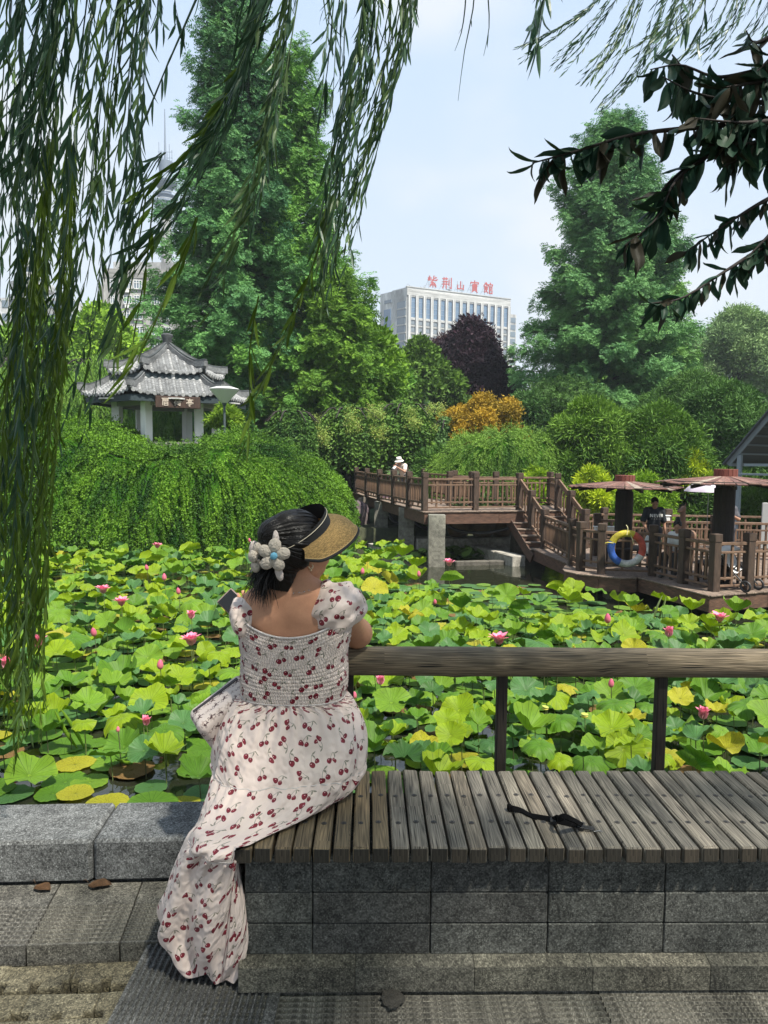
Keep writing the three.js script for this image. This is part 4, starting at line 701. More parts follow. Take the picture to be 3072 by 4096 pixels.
// flowers
const petalG = (open) => { const g = surf((u, v) => { const w = 0.36 * Math.pow(Math.sin(PI * Math.pow(clamp(v * 0.97 + 0.03), 0.72)), 0.8), x = (u - 0.5) * 2 * w, a = open * (0.25 + 1.0 * v), r = Math.sin(a) * v, y = Math.cos(a * 0.62) * v; return V(x, y + 0.22 * x * x / (w + 0.05), r - 0.42 * x * x / (w + 0.1) * 0.8); }, 6, 8); const p = g.attributes.uv, c = new Float32Array(p.count * 3); for (let i = 0; i < p.count; i++) { const v = p.getY(i), s = 0.75 * v + 0.25 * Math.abs(p.getX(i) - 0.5); c.set([lerp(0.82, 0.78, s), lerp(0.50, 0.10, s), lerp(0.55, 0.26, s)], i * 3); } g.setAttribute('color', new THREE.BufferAttribute(c, 3)); return g; };
const PET = [petalG(0.15), petalG(0.5), petalG(0.9), petalG(1.25)], petalM = phys({ vertexColors: true, transmission: 0.3, thickness: 0, roughness: 0.6, side: THREE.DoubleSide });
const budG = (() => { const g = new THREE.LatheGeometry([[0, 0], [0.18, 0.03], [0.30, 0.2], [0.33, 0.42], [0.26, 0.7], [0.13, 0.9], [0.03, 1]].map((q) => new THREE.Vector2(...q)), 16), p = g.attributes.position, c = new Float32Array(p.count * 3); for (let i = 0; i < p.count; i++) { const a = Math.atan2(p.getZ(i), p.getX(i)), k = 1 + 0.07 * Math.abs(Math.sin(a * 2.5)), y = p.getY(i); p.setX(i, p.getX(i) * k); p.setZ(i, p.getZ(i) * k); c.set([lerp(0.55, 0.68, y), lerp(0.22, 0.07, y), lerp(0.22, 0.19, y)], i * 3); } g.computeVertexNormals(); g.setAttribute('color', new THREE.BufferAttribute(c, 3)); return g; })();
const podG = new THREE.LatheGeometry([[0, -0.5], [0.12, -0.45], [0.5, 0], [0.52, 0.06], [0.44, 0.1], [0, 0.1]].map((q) => new THREE.Vector2(...q)), 16), podM = flatM(0.3, 0.33, 0.06, 0.7);
function flower(x, y, h, size, kind, label, lean = 0) { size *= 0.82;   // survey place of the bloom, its height over the water
  const p = onY(x * DS, y * DS, WATER + h), t = thing(kind === 'pod' ? 'lotus_seed_pod' : kind === 'bud' ? 'lotus_bud' : 'lotus_flower', label, kind === 'pod' ? 'seed pod' : kind === 'bud' ? 'lotus bud' : 'lotus flower', V(p.x, WATER, p.z));
  seed(Math.round(x * 3 + y)); const s = part('stalk', stalkG, kind === 'bud' ? stalkDark : stalkM, t, V(0, -0.3, 0)); s.scale.set(1, h + 0.3 - size * 0.4, 1);
  const c = V(0, h - size * 0.45, 0);
  if (kind === 'bud') { const b = part('bud', budG, petalM, t, c, [R(-0.15, 0.15), R(0, 6), R(-0.2, 0.2) + lean]); b.scale.set(size * 0.9, size, size * 0.9); return; }
  if (kind === 'pod') { const b = part('pod', podG, podM, t, V(0, h, 0), [R(-0.2, 0.3), 0, R(-0.2, 0.2)]); b.scale.setScalar(size * 0.8); const r = part('stamens', new THREE.TorusGeometry(size * 0.28, size * 0.1, 6, 14).rotateX(PI / 2), flatM(0.55, 0.45, 0.08), t, V(0, h - size * 0.2, 0)); return; }
  const rings = kind === 'open' ? [[5, 0, 0.8], [7, 1, 0.95], [8, 2, 1]] : [[4, 0, 0.85], [5, 0, 1], [6, 1, 0.95]];
  const core = part('seed_head', podG, podM, t, c.clone().add(V(0, size * 0.28, 0))); core.scale.setScalar(size * 0.35);
  for (const [n, k, sc] of rings) for (let i = 0; i < n; i++) { const m = part('petal', PET[k], petalM, t, c.clone(), [R(-0.12, 0.12), i / n * 6.283 + k + R(-0.15, 0.15), R(-0.1, 0.1)]); m.scale.setScalar(size * sc * R(0.85, 1.08)); m.rotation.order = 'YXZ'; }
}
[[223, 1273, 0.75, 0.2, 'open', 'wide open pink lotus flower far left, near the willow curtain'], [262, 1299, 0.72, 0.2, 'open', 'open pink lotus flower just right and below the far left one'], [340, 1178, 0.9, 0.19, 'open', 'deep pink lotus flower at the foot of the vine mound'], [413, 1328, 0.68, 0.17, 'half', 'half open pink lotus flower left of the phone'],
  [412, 1381, 0.78, 0.21, 'open', 'large pink lotus flower on a tall stalk left of the woman'], [82, 1386, 0.7, 0.22, 'half', 'pink lotus flower partly behind the lowest willow strands'], [14, 1432, 0.7, 0.2, 'half', 'pink lotus flower behind willow strands at the left edge'], [1078, 1380, 0.6, 0.22, 'open', 'open pink lotus flower just above the log rail'],
  [970, 1215, 0.62, 0.24, 'open', 'pink lotus flower by the foot of the front concrete pier'], [1519, 1540, 0.62, 0.17, 'half', 'large rose pink lotus flower on a straight stalk right of the last rail post'], [822, 1469, 0.6, 0.15, 'half', 'rose pink lotus flower just under the log rail near the woman'], [1555, 1333, 0.55, 0.22, 'open', 'pale pink lotus flower below the corner of the low deck'], [1445, 1365, 0.6, 0.2, 'half', 'round pink lotus flower above the rail, near the right rail post'],
  [316, 1557, 0.42, 0.13, 'half', 'slender pink lotus bloom left of the cream bag']].forEach((a) => flower(...a));
[[1313, 1336, 0.6, 0.2, 'deep pink lotus bud below the rounded bay'], [1320, 1476, 0.55, 0.13, 'pink lotus bud under the rail between the posts'], [346, 1436, 0.6, 0.15, 'pale pink lotus bud left of the woman\'s waist'], [204, 1365, 0.68, 0.16, 'closed pink lotus bud on a tall stalk at left'], [355, 1247, 0.8, 0.17, 'dusky pink lotus bud between the far open flowers and the mound'], [386, 1277, 0.75, 0.15, 'small rose lotus bud left of the woman\'s hair clip'],
  [318, 1226, 0.85, 0.15, 'faded red lotus bud behind the far left leaves'], [766, 1502, 0.5, 0.1, 'small pink lotus bud beside the first rail post'], [765, 1160, 0.85, 0.16, 'pale lotus bud below the visor tip'], [735, 1190, 0.8, 0.2, 'pink lotus bud in front of the woman\'s face'], [905, 1240, 0.65, 0.16, 'dark pink lotus bud over the floating pads'], [783, 1234, 0.7, 0.17, 'small pink lotus bud above the woman\'s shoulder'], [940, 1300, 0.5, 0.13, 'thin brownish lotus bud among the floating pads'], [540, 1167, 0.9, 0.15, 'tiny pink lotus bud left of the woman\'s head'], [255, 1576, 0.4, 0.07, 'thin dark lotus bud near the kerb']].forEach(([x, y, h, s, l]) => flower(x, y, h, s, 'bud', l));
[[1178, 1527, 0.5, 0.11, 'green lotus seed pod with pale stamens between the posts'], [1263, 1543, 0.5, 0.11, 'small lotus seed pod left of the last rail post'], [1523, 1380, 0.5, 0.13, 'young cream lotus seed pod right of the round pink flower']].forEach(([x, y, h, s, l]) => flower(x, y, h, s, 'pod', l));
// rolled young leaves
[[150, 1575, 0.25, 0.4, 'rolled young lotus leaf leaning over the open water by the kerb'], [290, 1640, 0.06, 0.9, 'rolled lotus leaf lying low beside the kerb'], [610, 1560, 0.3, 0.7, 'rolled lotus leaf behind the bag'], [1425, 1315, 0.5, 0.2, 'pale rolled lotus leaf below the rounded bay'], [1290, 1225, 0.4, -0.3, 'pale rolled lotus leaf near the foot of the steps']].forEach(([x, y, h, lean, l], i) => {
  const p = onY(x * DS, y * DS, WATER + h), t = thing('rolled_lotus_leaf', l, 'lotus leaf', V(p.x, WATER, p.z));
  for (const s of [-1, 1]) part('rolled_blade', surf((u, v) => { const w = 0.055 * Math.pow(Math.sin(PI * (0.06 + 0.9 * v)), 0.8), a = u * 5.2; return V(s * (0.028 + w * 0.4 * (1 - Math.cos(a) * (1 - u * 0.4))), (v - 0.5) * 0.5, w * 0.5 * Math.sin(a) * (1 - u * 0.3)); }, 12, 12), i < 3 ? LOTUS.pale[1] : leafM(0.4, 0.46, 0.2, 0.3), t, V(0, h, 0), [0.2, i, lean]);
  const s = part('stalk', stalkG, stalkM, t, V(0, -0.3, 0)); s.scale.set(1, h + 0.3, 1);
});
// lily pads behind the piers
{
  seed(58); const ms = [], cs = []; for (let i = 0; i < 260; i++) { const p = onY(...r3(R(590, 1090), R(685, 755)), WATER), f = rnd() < 0.5; ms.push(M4(p.clone().add(V(0, f ? R(0.02, 0.25) : 0.02, 0)), f ? QE(R(-0.6, 0.9), R(0, 6), R(-0.5, 0.5)) : QE(0, R(0, 6), 0), V(1, 1, 1).multiplyScalar(R(0.1, 0.19)))); cs.push(tint([0.05, 0.11, 0.02], [0.16, 0.26, 0.06])); }
  const g = new THREE.Group(); g.name = 'lily_pads'; tag(g, 'crowded glossy lily pads in the shadow behind the concrete piers', 'lily pads', null, 'stuff'); scene.add(g);
  instanced('lily_pads', BL.flat[0], leafM(1, 1, 1, 0.2, 0.3), g, ms, cs);
}
// ---------- hill with hanging vines, trees, bushes ----------
const vineLeaf = leafM(1, 1, 1, 0.3, 0.6);
// a mound: underlying soil body + thousands of hanging strands on its surface
function superMound(c, r, n = 2.5) {   // y of the surface above a point (c.y is its base)
  return (x, z) => { const k = 1 - Math.pow(Math.abs((x - c.x) / r.x), n) - Math.pow(Math.abs((z - c.z) / r.z), n); return k > 0 ? c.y + r.y * Math.pow(k, 1 / n) : -9; };
}
function vineMound(name, label, list, area, count, lo, hi, len, sd, opt = {}) {
  const H = (x, z) => { let y = -9; for (const f of list) y = Math.max(y, f(x, z)); if (opt.dip && y > -1) y -= opt.dip(x, z); return y + 0.16 * N3(x * 0.9, 2, z * 0.9) + 0.07 * N3(x * 2.4, 5, z * 2.4); };
  const o = V((area[0] + area[1]) / 2, area[4] ?? WATER, (area[2] + area[3]) / 2), t = thing(name, label, opt.cat ?? 'vines', o);
  const base = o.y - 0.4, n = 90;
  part('mound_body', surf((u, v) => { const x = lerp(area[0], area[1], u), z = lerp(area[3], area[2], v); return V(x, Math.max(base, H(x, z)) - 0.1, z).sub(o); }, n, n), phys({ color: C(0.028, 0.08, 0.008), roughness: 1, specularIntensity: 0 }), t);
  seed(sd); const geos = [chain(26, 0.075, 0.085, sd + 1, 0.75), chain(22, 0.085, 0.095, sd + 2, 0.85), chain(28, 0.07, 0.08, sd + 3, 0.65)], ms = [[], [], []], cs = [[], [], []];
  let made = 0; for (let tries = 0; made < count && tries < count * 30; tries++) {
    const x = R(area[0], area[1]), z = R(area[2], area[3]), y = H(x, z); if (y < base + 0.3) continue;
    const e = 0.12, n = V(H(x - e, z) - H(x + e, z), 2 * e, H(x, z - e) - H(x, z + e)), st = Math.min(6, n.length() / (2 * e)); n.normalize();
    if (rnd() > st / 4) continue;
    const vis = n.dot(EYE.clone().sub(V(x, y, z)).normalize()); if (vis < -0.15) continue;
    const down = V(0, -1, 0).addScaledVector(n, 0.12 + n.y * 0.98).add(V(gauss() * 0.12, 0, gauss() * 0.12)).normalize(), yl = y - R(0, 1) * 0;
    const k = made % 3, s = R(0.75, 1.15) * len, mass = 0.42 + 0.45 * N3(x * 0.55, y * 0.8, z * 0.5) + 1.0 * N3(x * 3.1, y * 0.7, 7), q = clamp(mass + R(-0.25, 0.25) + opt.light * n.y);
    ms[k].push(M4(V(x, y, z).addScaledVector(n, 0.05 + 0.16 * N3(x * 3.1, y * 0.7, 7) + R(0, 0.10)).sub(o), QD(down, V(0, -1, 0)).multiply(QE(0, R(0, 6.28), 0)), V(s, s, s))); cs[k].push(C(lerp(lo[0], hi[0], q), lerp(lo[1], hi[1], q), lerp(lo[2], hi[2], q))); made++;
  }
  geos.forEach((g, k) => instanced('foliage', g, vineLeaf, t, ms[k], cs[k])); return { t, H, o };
}
const M1 = superMound(V(-11.4, -1.6, -26), V(10.3, 4.35, 6.6), 2.6), M2 = superMound(V(-11.5, -1.6, -21.6), V(7.2, 3.2, 3.0), 2.2), M3 = superMound(V(-3.3, -1.6, -24.2), V(2.2, 2.3, 3.2), 2.2);
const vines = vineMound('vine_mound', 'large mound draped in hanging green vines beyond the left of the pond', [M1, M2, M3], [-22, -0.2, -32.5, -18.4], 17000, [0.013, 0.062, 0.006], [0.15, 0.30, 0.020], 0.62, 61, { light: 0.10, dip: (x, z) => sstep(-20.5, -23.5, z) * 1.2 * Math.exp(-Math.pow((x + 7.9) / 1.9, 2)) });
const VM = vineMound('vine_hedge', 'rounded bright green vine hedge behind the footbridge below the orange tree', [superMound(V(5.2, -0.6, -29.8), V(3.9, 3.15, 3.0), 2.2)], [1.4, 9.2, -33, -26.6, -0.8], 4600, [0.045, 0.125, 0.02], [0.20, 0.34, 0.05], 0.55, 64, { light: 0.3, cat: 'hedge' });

const BR = [clump(8, 0.55, 1.0, 1), clump(8, 0.5, 1.1, 2), clump(8, 0.6, 0.9, 3)], FINE = [clump(12, 0.28, 0.7, 4), clump(12, 0.3, 0.6, 5)], NARROW = [clump(10, 0.22, 1.1, 6, 0.6), clump(10, 0.25, 1.0, 7, 0.4)], SPRAY = [spray(6, 8), spray(7, 9), spray(5, 10)];
const crownM = leafM(1, 1, 1, 0.3, 0.65);
function mixC(lo, hi, q) { q = clamp(q); return C(lerp(lo[0], hi[0], q) * 1.45, lerp(lo[1], hi[1], q) * 1.55, lerp(lo[2], hi[2], q) * 1.2); }
// broadleaf: crown of lobes; profile(t) gives the relative radius at height t
function tree(label, cat, px, pyTop, pyBot, D, wpx, o = {}) {
  const sd = o.sd ?? Math.round(px * 7 + D), top = at(px, pyTop, D), bot = at(px, pyBot, D), baseY = o.base ?? 0, h = top.y - bot.y, rad = wpx / 2 * D / 710, t = thing(o.name ?? 'tree', label, cat, V(bot.x, baseY, -D), 0, o.group);
  seed(sd); const c0 = bot.y - baseY, prof = o.prof ?? ((k) => Math.pow(Math.sin(PI * Math.pow(0.12 + 0.86 * k, 0.85)), 0.6)), lobes = [], nl = o.lobes ?? 46;
  for (let i = 0; i < nl; i++) { const k = (i + rnd()) / nl, a = i * 2.399 + R(-0.5, 0.5), rr = prof(k) * rad * R(0.84, 1.14), f = Math.sqrt(R(0.15, 1)), lr = (o.lobe ?? 0.34) * rad * R(0.6, 1.3) * (0.45 + 0.55 * prof(k)); lobes.push([V(Math.cos(a) * Math.max(0, rr - lr * 0.75) * f, c0 + k * (h - lr * 0.8) + lr * 0.2, Math.sin(a) * Math.max(0, rr - lr * 0.75) * f), lr, rnd()]); }
  if (o.trunk !== false) {
    const tr = o.tr ?? rad * 0.09, T = [limb([V(0, -0.2, 0), V(R(-0.1, 0.1), c0 * 0.6 + 0.3, R(-0.1, 0.1)), V(R(-0.2, 0.2), c0 + h * 0.75, 0)], [tr, tr * 0.75, tr * 0.2], 10, 8)];
    for (let i = 0; i < Math.min(12, nl); i++) { const l = lobes[Math.floor(i * nl / 12)]; if (!l) continue; const y0 = c0 * 0.7 + (l[0].y - c0) * 0.45; T.push(limb([V(0, y0, 0), V(l[0].x * 0.5, lerp(y0, l[0].y, 0.6), l[0].z * 0.5), l[0]], [tr * 0.5, tr * 0.3, tr * 0.1], 6, 5)); }
    part('trunk', merge(T), o.bark ?? barkM, t);
  }
  const geos = o.geo ?? BR, ms = geos.map(() => []), cs = geos.map(() => []), n = o.n ?? 5200, s0 = o.size ?? 0.3, sc = D > 50 ? 1.0 : 1;
  for (let i = 0; i < n; i++) {
    const l = lobes[Math.floor(rnd() * nl)], d = V(gauss(), gauss() + 0.25, gauss()).normalize(), rr = l[1] * (0.55 + 0.5 * Math.sqrt(rnd())), p = l[0].clone().addScaledVector(d, rr); p.y = Math.max(p.y, c0 - l[1] * 0.2); if (rnd() < 0.05) p.addScaledVector(d, l[1] * R(0.1, 0.35));
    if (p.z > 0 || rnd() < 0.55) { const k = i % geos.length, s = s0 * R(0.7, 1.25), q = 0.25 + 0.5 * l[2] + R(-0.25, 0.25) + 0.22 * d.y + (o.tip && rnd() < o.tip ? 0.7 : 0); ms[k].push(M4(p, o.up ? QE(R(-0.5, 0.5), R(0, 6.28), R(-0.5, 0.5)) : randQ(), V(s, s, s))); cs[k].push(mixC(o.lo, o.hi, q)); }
  }
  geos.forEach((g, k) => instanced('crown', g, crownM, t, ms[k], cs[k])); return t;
}
// dawn redwood: straight trunk, rising and drooping boughs carrying feathery sprays
function conifer(label, px, pyTop, pyBase, D, width, o = {}) {
  const top = at(px, pyTop, D), base = o.base ?? 0, x0 = at(px, 458, D).x, H = top.y - base, t = thing('dawn_redwood', label, 'conifer', V(x0, base, -D)); seed(o.sd);
  const tr = o.tr ?? 0.36, T = [limb([V(0, -0.3, 0), V(0.1, H * 0.3, 0), V(-0.05, H * 0.7, 0), V(0, H, 0)], [tr, tr * 0.8, tr * 0.4, 0.03], 14, 8)], ms = SPRAY.map(() => []), cs = SPRAY.map(() => []), nb = o.boughs ?? 230;
  for (let i = 0; i < nb; i++) {
    const k = Math.pow((i + rnd()) / nb, 0.9), y = lerp(o.low ?? 1.6, H - 0.2, k), py = 458 - (y + base - 1.6) * 710 / D, wr = width(py) * D / 710, a = i * 2.399 + R(-0.4, 0.4), L = Math.max(0.35, wr * R(0.66, 1.08) * (1 + 0.25 * Math.sin(i * 0.7) * 0.6)), asc = lerp(0.10, 0.75, k) + R(-0.15, 0.15), sx = o.skew ? o.skew(py, Math.cos(a)) : 1;
    const P = (s) => V(Math.cos(a) * L * s * sx, y + L * s * asc - 0.28 * L * s * s * (1 - k), Math.sin(a) * L * s);
    if (L > 0.8) T.push(limb([P(0), P(0.5), P(0.95)], [tr * 0.2 * (1 - k * 0.7), tr * 0.12 * (1 - k * 0.7), 0.012], 5, 4));
    const sun0 = R(-0.2, 0.2), n = Math.ceil((o.dens ?? 44) * L * (0.7 + 0.5 * (1 - k)) + Math.min(14, 10 * L));
    for (let j = 0; j < n; j++) {
      const s = Math.pow(rnd(), 0.62), p = P(s), w = 0.36 * L * (1.05 - s) * 0.6 + Math.min(0.32, 0.18 * L + 0.03), side = gauss() * w; p.add(V(-Math.sin(a) * side, gauss() * Math.min(0.42, 0.3 * L) - Math.abs(side) * 0.15, Math.cos(a) * side));
      if (p.z < -0.3 * wr && rnd() < 0.55) continue;
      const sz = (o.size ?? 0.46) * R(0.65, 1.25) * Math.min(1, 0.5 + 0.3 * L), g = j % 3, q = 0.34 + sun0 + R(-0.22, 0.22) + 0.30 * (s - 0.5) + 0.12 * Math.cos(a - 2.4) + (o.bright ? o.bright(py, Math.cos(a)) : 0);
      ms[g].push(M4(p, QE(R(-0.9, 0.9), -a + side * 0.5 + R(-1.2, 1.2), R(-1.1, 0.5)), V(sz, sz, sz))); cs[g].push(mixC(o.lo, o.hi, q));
    }
  }
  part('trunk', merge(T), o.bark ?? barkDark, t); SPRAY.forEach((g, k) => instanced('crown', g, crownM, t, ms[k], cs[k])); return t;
}
const piece = (pts) => (y) => { for (let i = 0; i < pts.length - 1; i++) if (y <= pts[i + 1][0]) return lerp(pts[i][1], pts[i + 1][1], clamp((y - pts[i][0]) / (pts[i + 1][0] - pts[i][0]))); return pts[pts.length - 1][1]; };
// left pair
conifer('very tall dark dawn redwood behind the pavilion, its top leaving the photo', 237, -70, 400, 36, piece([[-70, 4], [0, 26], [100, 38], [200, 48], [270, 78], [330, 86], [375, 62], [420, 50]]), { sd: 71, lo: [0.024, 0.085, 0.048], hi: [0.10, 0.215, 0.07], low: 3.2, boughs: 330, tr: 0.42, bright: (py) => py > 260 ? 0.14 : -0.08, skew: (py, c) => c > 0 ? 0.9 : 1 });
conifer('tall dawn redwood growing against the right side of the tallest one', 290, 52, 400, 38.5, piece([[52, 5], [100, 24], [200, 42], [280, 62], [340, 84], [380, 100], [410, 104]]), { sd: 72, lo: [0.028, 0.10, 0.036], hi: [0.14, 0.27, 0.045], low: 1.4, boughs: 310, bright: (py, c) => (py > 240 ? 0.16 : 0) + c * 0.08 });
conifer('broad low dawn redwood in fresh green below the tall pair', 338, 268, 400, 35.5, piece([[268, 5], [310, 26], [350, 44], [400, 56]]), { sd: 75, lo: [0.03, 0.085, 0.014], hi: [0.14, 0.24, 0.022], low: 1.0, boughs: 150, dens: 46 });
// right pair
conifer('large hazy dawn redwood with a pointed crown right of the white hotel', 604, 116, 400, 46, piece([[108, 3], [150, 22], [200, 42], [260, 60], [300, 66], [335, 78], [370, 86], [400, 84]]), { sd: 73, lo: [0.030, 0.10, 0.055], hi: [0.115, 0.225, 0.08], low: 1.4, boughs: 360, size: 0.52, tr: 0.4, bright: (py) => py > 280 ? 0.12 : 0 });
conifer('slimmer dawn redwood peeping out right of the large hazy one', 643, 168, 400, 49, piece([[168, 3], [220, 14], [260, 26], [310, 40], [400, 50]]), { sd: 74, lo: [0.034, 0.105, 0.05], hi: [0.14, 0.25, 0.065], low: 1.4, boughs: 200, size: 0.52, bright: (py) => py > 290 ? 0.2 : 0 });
// rounded trees
tree('dense glossy dark green dome-shaped tree in front of the hotel', 'tree', 419, 343, 420, 50, 124, { sd: 81, lo: [0.010, 0.035, 0.010], hi: [0.095, 0.165, 0.022], n: 9000, size: 0.36, lobes: 110, lobe: 0.2, prof: (k) => Math.pow(Math.max(0.01, 1 - Math.pow(k, 1.15)), 0.75), base: 0 });
tree('dark purple-leaved plum tree in front of the hotel', 'tree', 471, 323, 420, 54, 122, { sd: 82, lo: [0.008, 0.005, 0.011], hi: [0.034, 0.013, 0.030], n: 7000, size: 0.34, lobes: 34, lobe: 0.36, geo: NARROW.concat(BR), prof: (k) => 0.25 + 0.85 * Math.max(0, 1 - Math.pow(k, 1.1)) });
tree('small purple-leaved plum tree reaching out left of the dark purple one', 'tree', 448, 338, 400, 56, 90, { sd: 88, lo: [0.016, 0.007, 0.012], hi: [0.06, 0.022, 0.03], n: 2400, size: 0.32, lobes: 26, geo: NARROW });
tree('orange-gold maple tree with a flat domed crown behind the footbridge', 'tree', 484, 397, 441, 33.5, 98, { sd: 83, lo: [0.10, 0.075, 0.010], hi: [0.34, 0.205, 0.02], n: 4600, size: 0.22, lobes: 26, geo: FINE, lobe: 0.24, prof: (k) => Math.sqrt(Math.max(0.02, 1 - Math.pow(k, 2))), base: 0, tr: 0.09 });
tree('bright green round tree below the grey apartment block', 'tree', 102, 310, 400, 55, 96, { sd: 84, lo: [0.03, 0.085, 0.012], hi: [0.17, 0.27, 0.02], n: 6000, size: 0.42, lobes: 54, lobe: 0.28, base: 0 });
tree('bright green tree at the left edge behind the willow curtain', 'tree', 40, 322, 410, 52, 110, { sd: 85, lo: [0.03, 0.08, 0.015], hi: [0.15, 0.25, 0.03], n: 5000, size: 0.42, lobes: 44, lobe: 0.3 });
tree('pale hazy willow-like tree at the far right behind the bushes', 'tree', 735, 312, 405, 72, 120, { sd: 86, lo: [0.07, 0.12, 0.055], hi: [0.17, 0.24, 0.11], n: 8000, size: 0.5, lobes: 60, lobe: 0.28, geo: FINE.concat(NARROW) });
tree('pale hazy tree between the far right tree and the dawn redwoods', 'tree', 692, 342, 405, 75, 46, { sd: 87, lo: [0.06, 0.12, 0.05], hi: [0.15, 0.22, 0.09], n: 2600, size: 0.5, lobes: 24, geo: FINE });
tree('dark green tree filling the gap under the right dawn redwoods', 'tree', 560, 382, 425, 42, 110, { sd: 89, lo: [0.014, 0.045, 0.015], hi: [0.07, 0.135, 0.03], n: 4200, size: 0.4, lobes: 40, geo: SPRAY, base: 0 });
tree('dark leafy tree between the orange maple and the dawn redwood', 'tree', 527, 396, 440, 41, 50, { sd: 97, lo: [0.02, 0.06, 0.02], hi: [0.09, 0.17, 0.05], n: 2400, size: 0.36, lobes: 22, geo: NARROW });
tree('leafy green tree at the foot of the left redwoods beside the domed tree', 'tree', 375, 330, 412, 37, 60, { sd: 90, lo: [0.03, 0.08, 0.012], hi: [0.15, 0.25, 0.02], n: 3600, size: 0.36, lobes: 34, geo: SPRAY.concat(BR) });
// weeping trees: a dome of hanging chains
function weeper(label, px, pyTop, pyBot, D, wpx, o) {
  const top = at(px, pyTop, D), bot = at(px, pyBot, D), rad = wpx / 2 * D / 710, base = o.base ?? 0, t = thing(o.name ?? 'weeping_tree', label, 'weeping tree', V(top.x, base, -D)); seed(o.sd);
  const hh = top.y - base, fall = top.y - bot.y, ms = [[], []], cs = [[], []], geos = o.geo ?? [chain(24, 0.09, 0.2, o.sd, 0.9), chain(20, 0.1, 0.18, o.sd + 1, 1.1)];
  const T = [limb([V(0, -0.2, 0), V(0.1, hh * 0.45, 0), V(0, hh * 0.85, 0)], [0.17, 0.14, 0.07], 8, 7)];
  for (let i = 0; i < 9; i++) { const a = i * 2.4, r = rad * 0.8; T.push(limb([V(0, hh * 0.6, 0), V(Math.cos(a) * r * 0.5, hh * 0.93, Math.sin(a) * r * 0.5), V(Math.cos(a) * r, hh * 0.8, Math.sin(a) * r)], [0.07, 0.05, 0.02], 6, 5)); }
  part('trunk', merge(T), barkDark, t);
  for (let i = 0; i < o.n; i++) { const a = R(0, 6.283), f = Math.sqrt(rnd()), lump = 0.85 + 0.3 * N3(Math.cos(a) * 2, o.sd, Math.sin(a) * 2), r = rad * f * lump, y = hh - fall * 0.55 * f * f * lump - R(0, 0.35) * fall * (f > 0.5 ? 1 : 0.3), L = fall * R(0.25, 0.5), k = i % 2; if (Math.sin(a) < -0.4 && rnd() < 0.6) continue; ms[k].push(M4(V(Math.cos(a) * r, y, Math.sin(a) * r), QE(R(-0.15, 0.15), R(0, 6.28), R(-0.15, 0.15)), V(L * 0.9, L, L * 0.9))); cs[k].push(mixC(o.lo, o.hi, 0.4 + 0.5 * N3(a * 2, f * 3, o.sd) + R(-0.3, 0.3))); }
  geos.forEach((g, k) => instanced('crown', g, crownM, t, ms[k], cs[k]));
  if (o.bloom) { const bm = [], bc = []; for (let i = 0; i < 560; i++) { const cl = i % 9, ca = cl * 0.9 - 0.6, a = ca + gauss() * 0.22, f = 0.62 + 0.3 * ((cl * 7) % 5) / 5 + gauss() * 0.08; const r = rad * f, y = hh - fall * (0.2 + 0.5 * ((cl * 3) % 7) / 7) + gauss() * 0.3; bm.push(M4(V(Math.cos(a + 1.0) * r, y, Math.abs(Math.sin(a + 1.0)) * r + 0.25), randQ(), V(1, 1, 1).multiplyScalar(R(0.05, 0.1)))); bc.push(C(R(0.26, 0.38), R(0.36, 0.46), R(0.07, 0.12))); } instanced('blossom', clump(6, 0.6, 0.9, 3), leafM(1, 1, 1, 0.3), t, bm, bc); }
  return t;
}
weeper('weeping pagoda tree with cream blossom behind the middle of the footbridge', 405, 398, 462, 34, 88, { sd: 91, n: 1700, lo: [0.025, 0.065, 0.014], hi: [0.11, 0.185, 0.03], bloom: true });
weeper('weeping pagoda tree with blossom above the left end of the footbridge', 347, 402, 462, 33, 84, { sd: 92, n: 1600, lo: [0.025, 0.065, 0.014], hi: [0.11, 0.185, 0.03], bloom: true });
weeper('dark weeping pagoda tree behind the right slope of the vine mound', 291, 405, 466, 32, 70, { sd: 93, n: 1500, lo: [0.016, 0.05, 0.012], hi: [0.085, 0.155, 0.03] });
weeper('weeping pagoda tree just left of the orange maple', 446, 415, 468, 33.5, 44, { sd: 94, n: 900, lo: [0.03, 0.08, 0.03], hi: [0.12, 0.20, 0.07] });
weeper('feathery pale willow behind the pavilion and the left of the mound', 105, 352, 445, 45, 118, { name: 'willow_tree', sd: 95, n: 2600, lo: [0.05, 0.115, 0.02], hi: [0.15, 0.245, 0.035], geo: [chain(36, 0.03, 0.12, 951, 0.35), chain(32, 0.03, 0.12, 952, 0.4)] });
weeper('feathery willow hanging behind the columns of the pavilion', 180, 395, 455, 40, 130, { name: 'willow_tree', sd: 96, n: 2600, lo: [0.035, 0.09, 0.015], hi: [0.11, 0.19, 0.025], base: 0.5, geo: [chain(36, 0.03, 0.12, 961, 0.35), chain(32, 0.03, 0.12, 962, 0.4)] });
weeper('pale willow seen behind the leaves at the left edge', 25, 350, 450, 44, 90, { name: 'willow_tree', sd: 98, n: 1700, lo: [0.05, 0.12, 0.02], hi: [0.15, 0.25, 0.035], geo: [chain(36, 0.03, 0.12, 981, 0.35), chain(32, 0.03, 0.12, 982, 0.4)] });
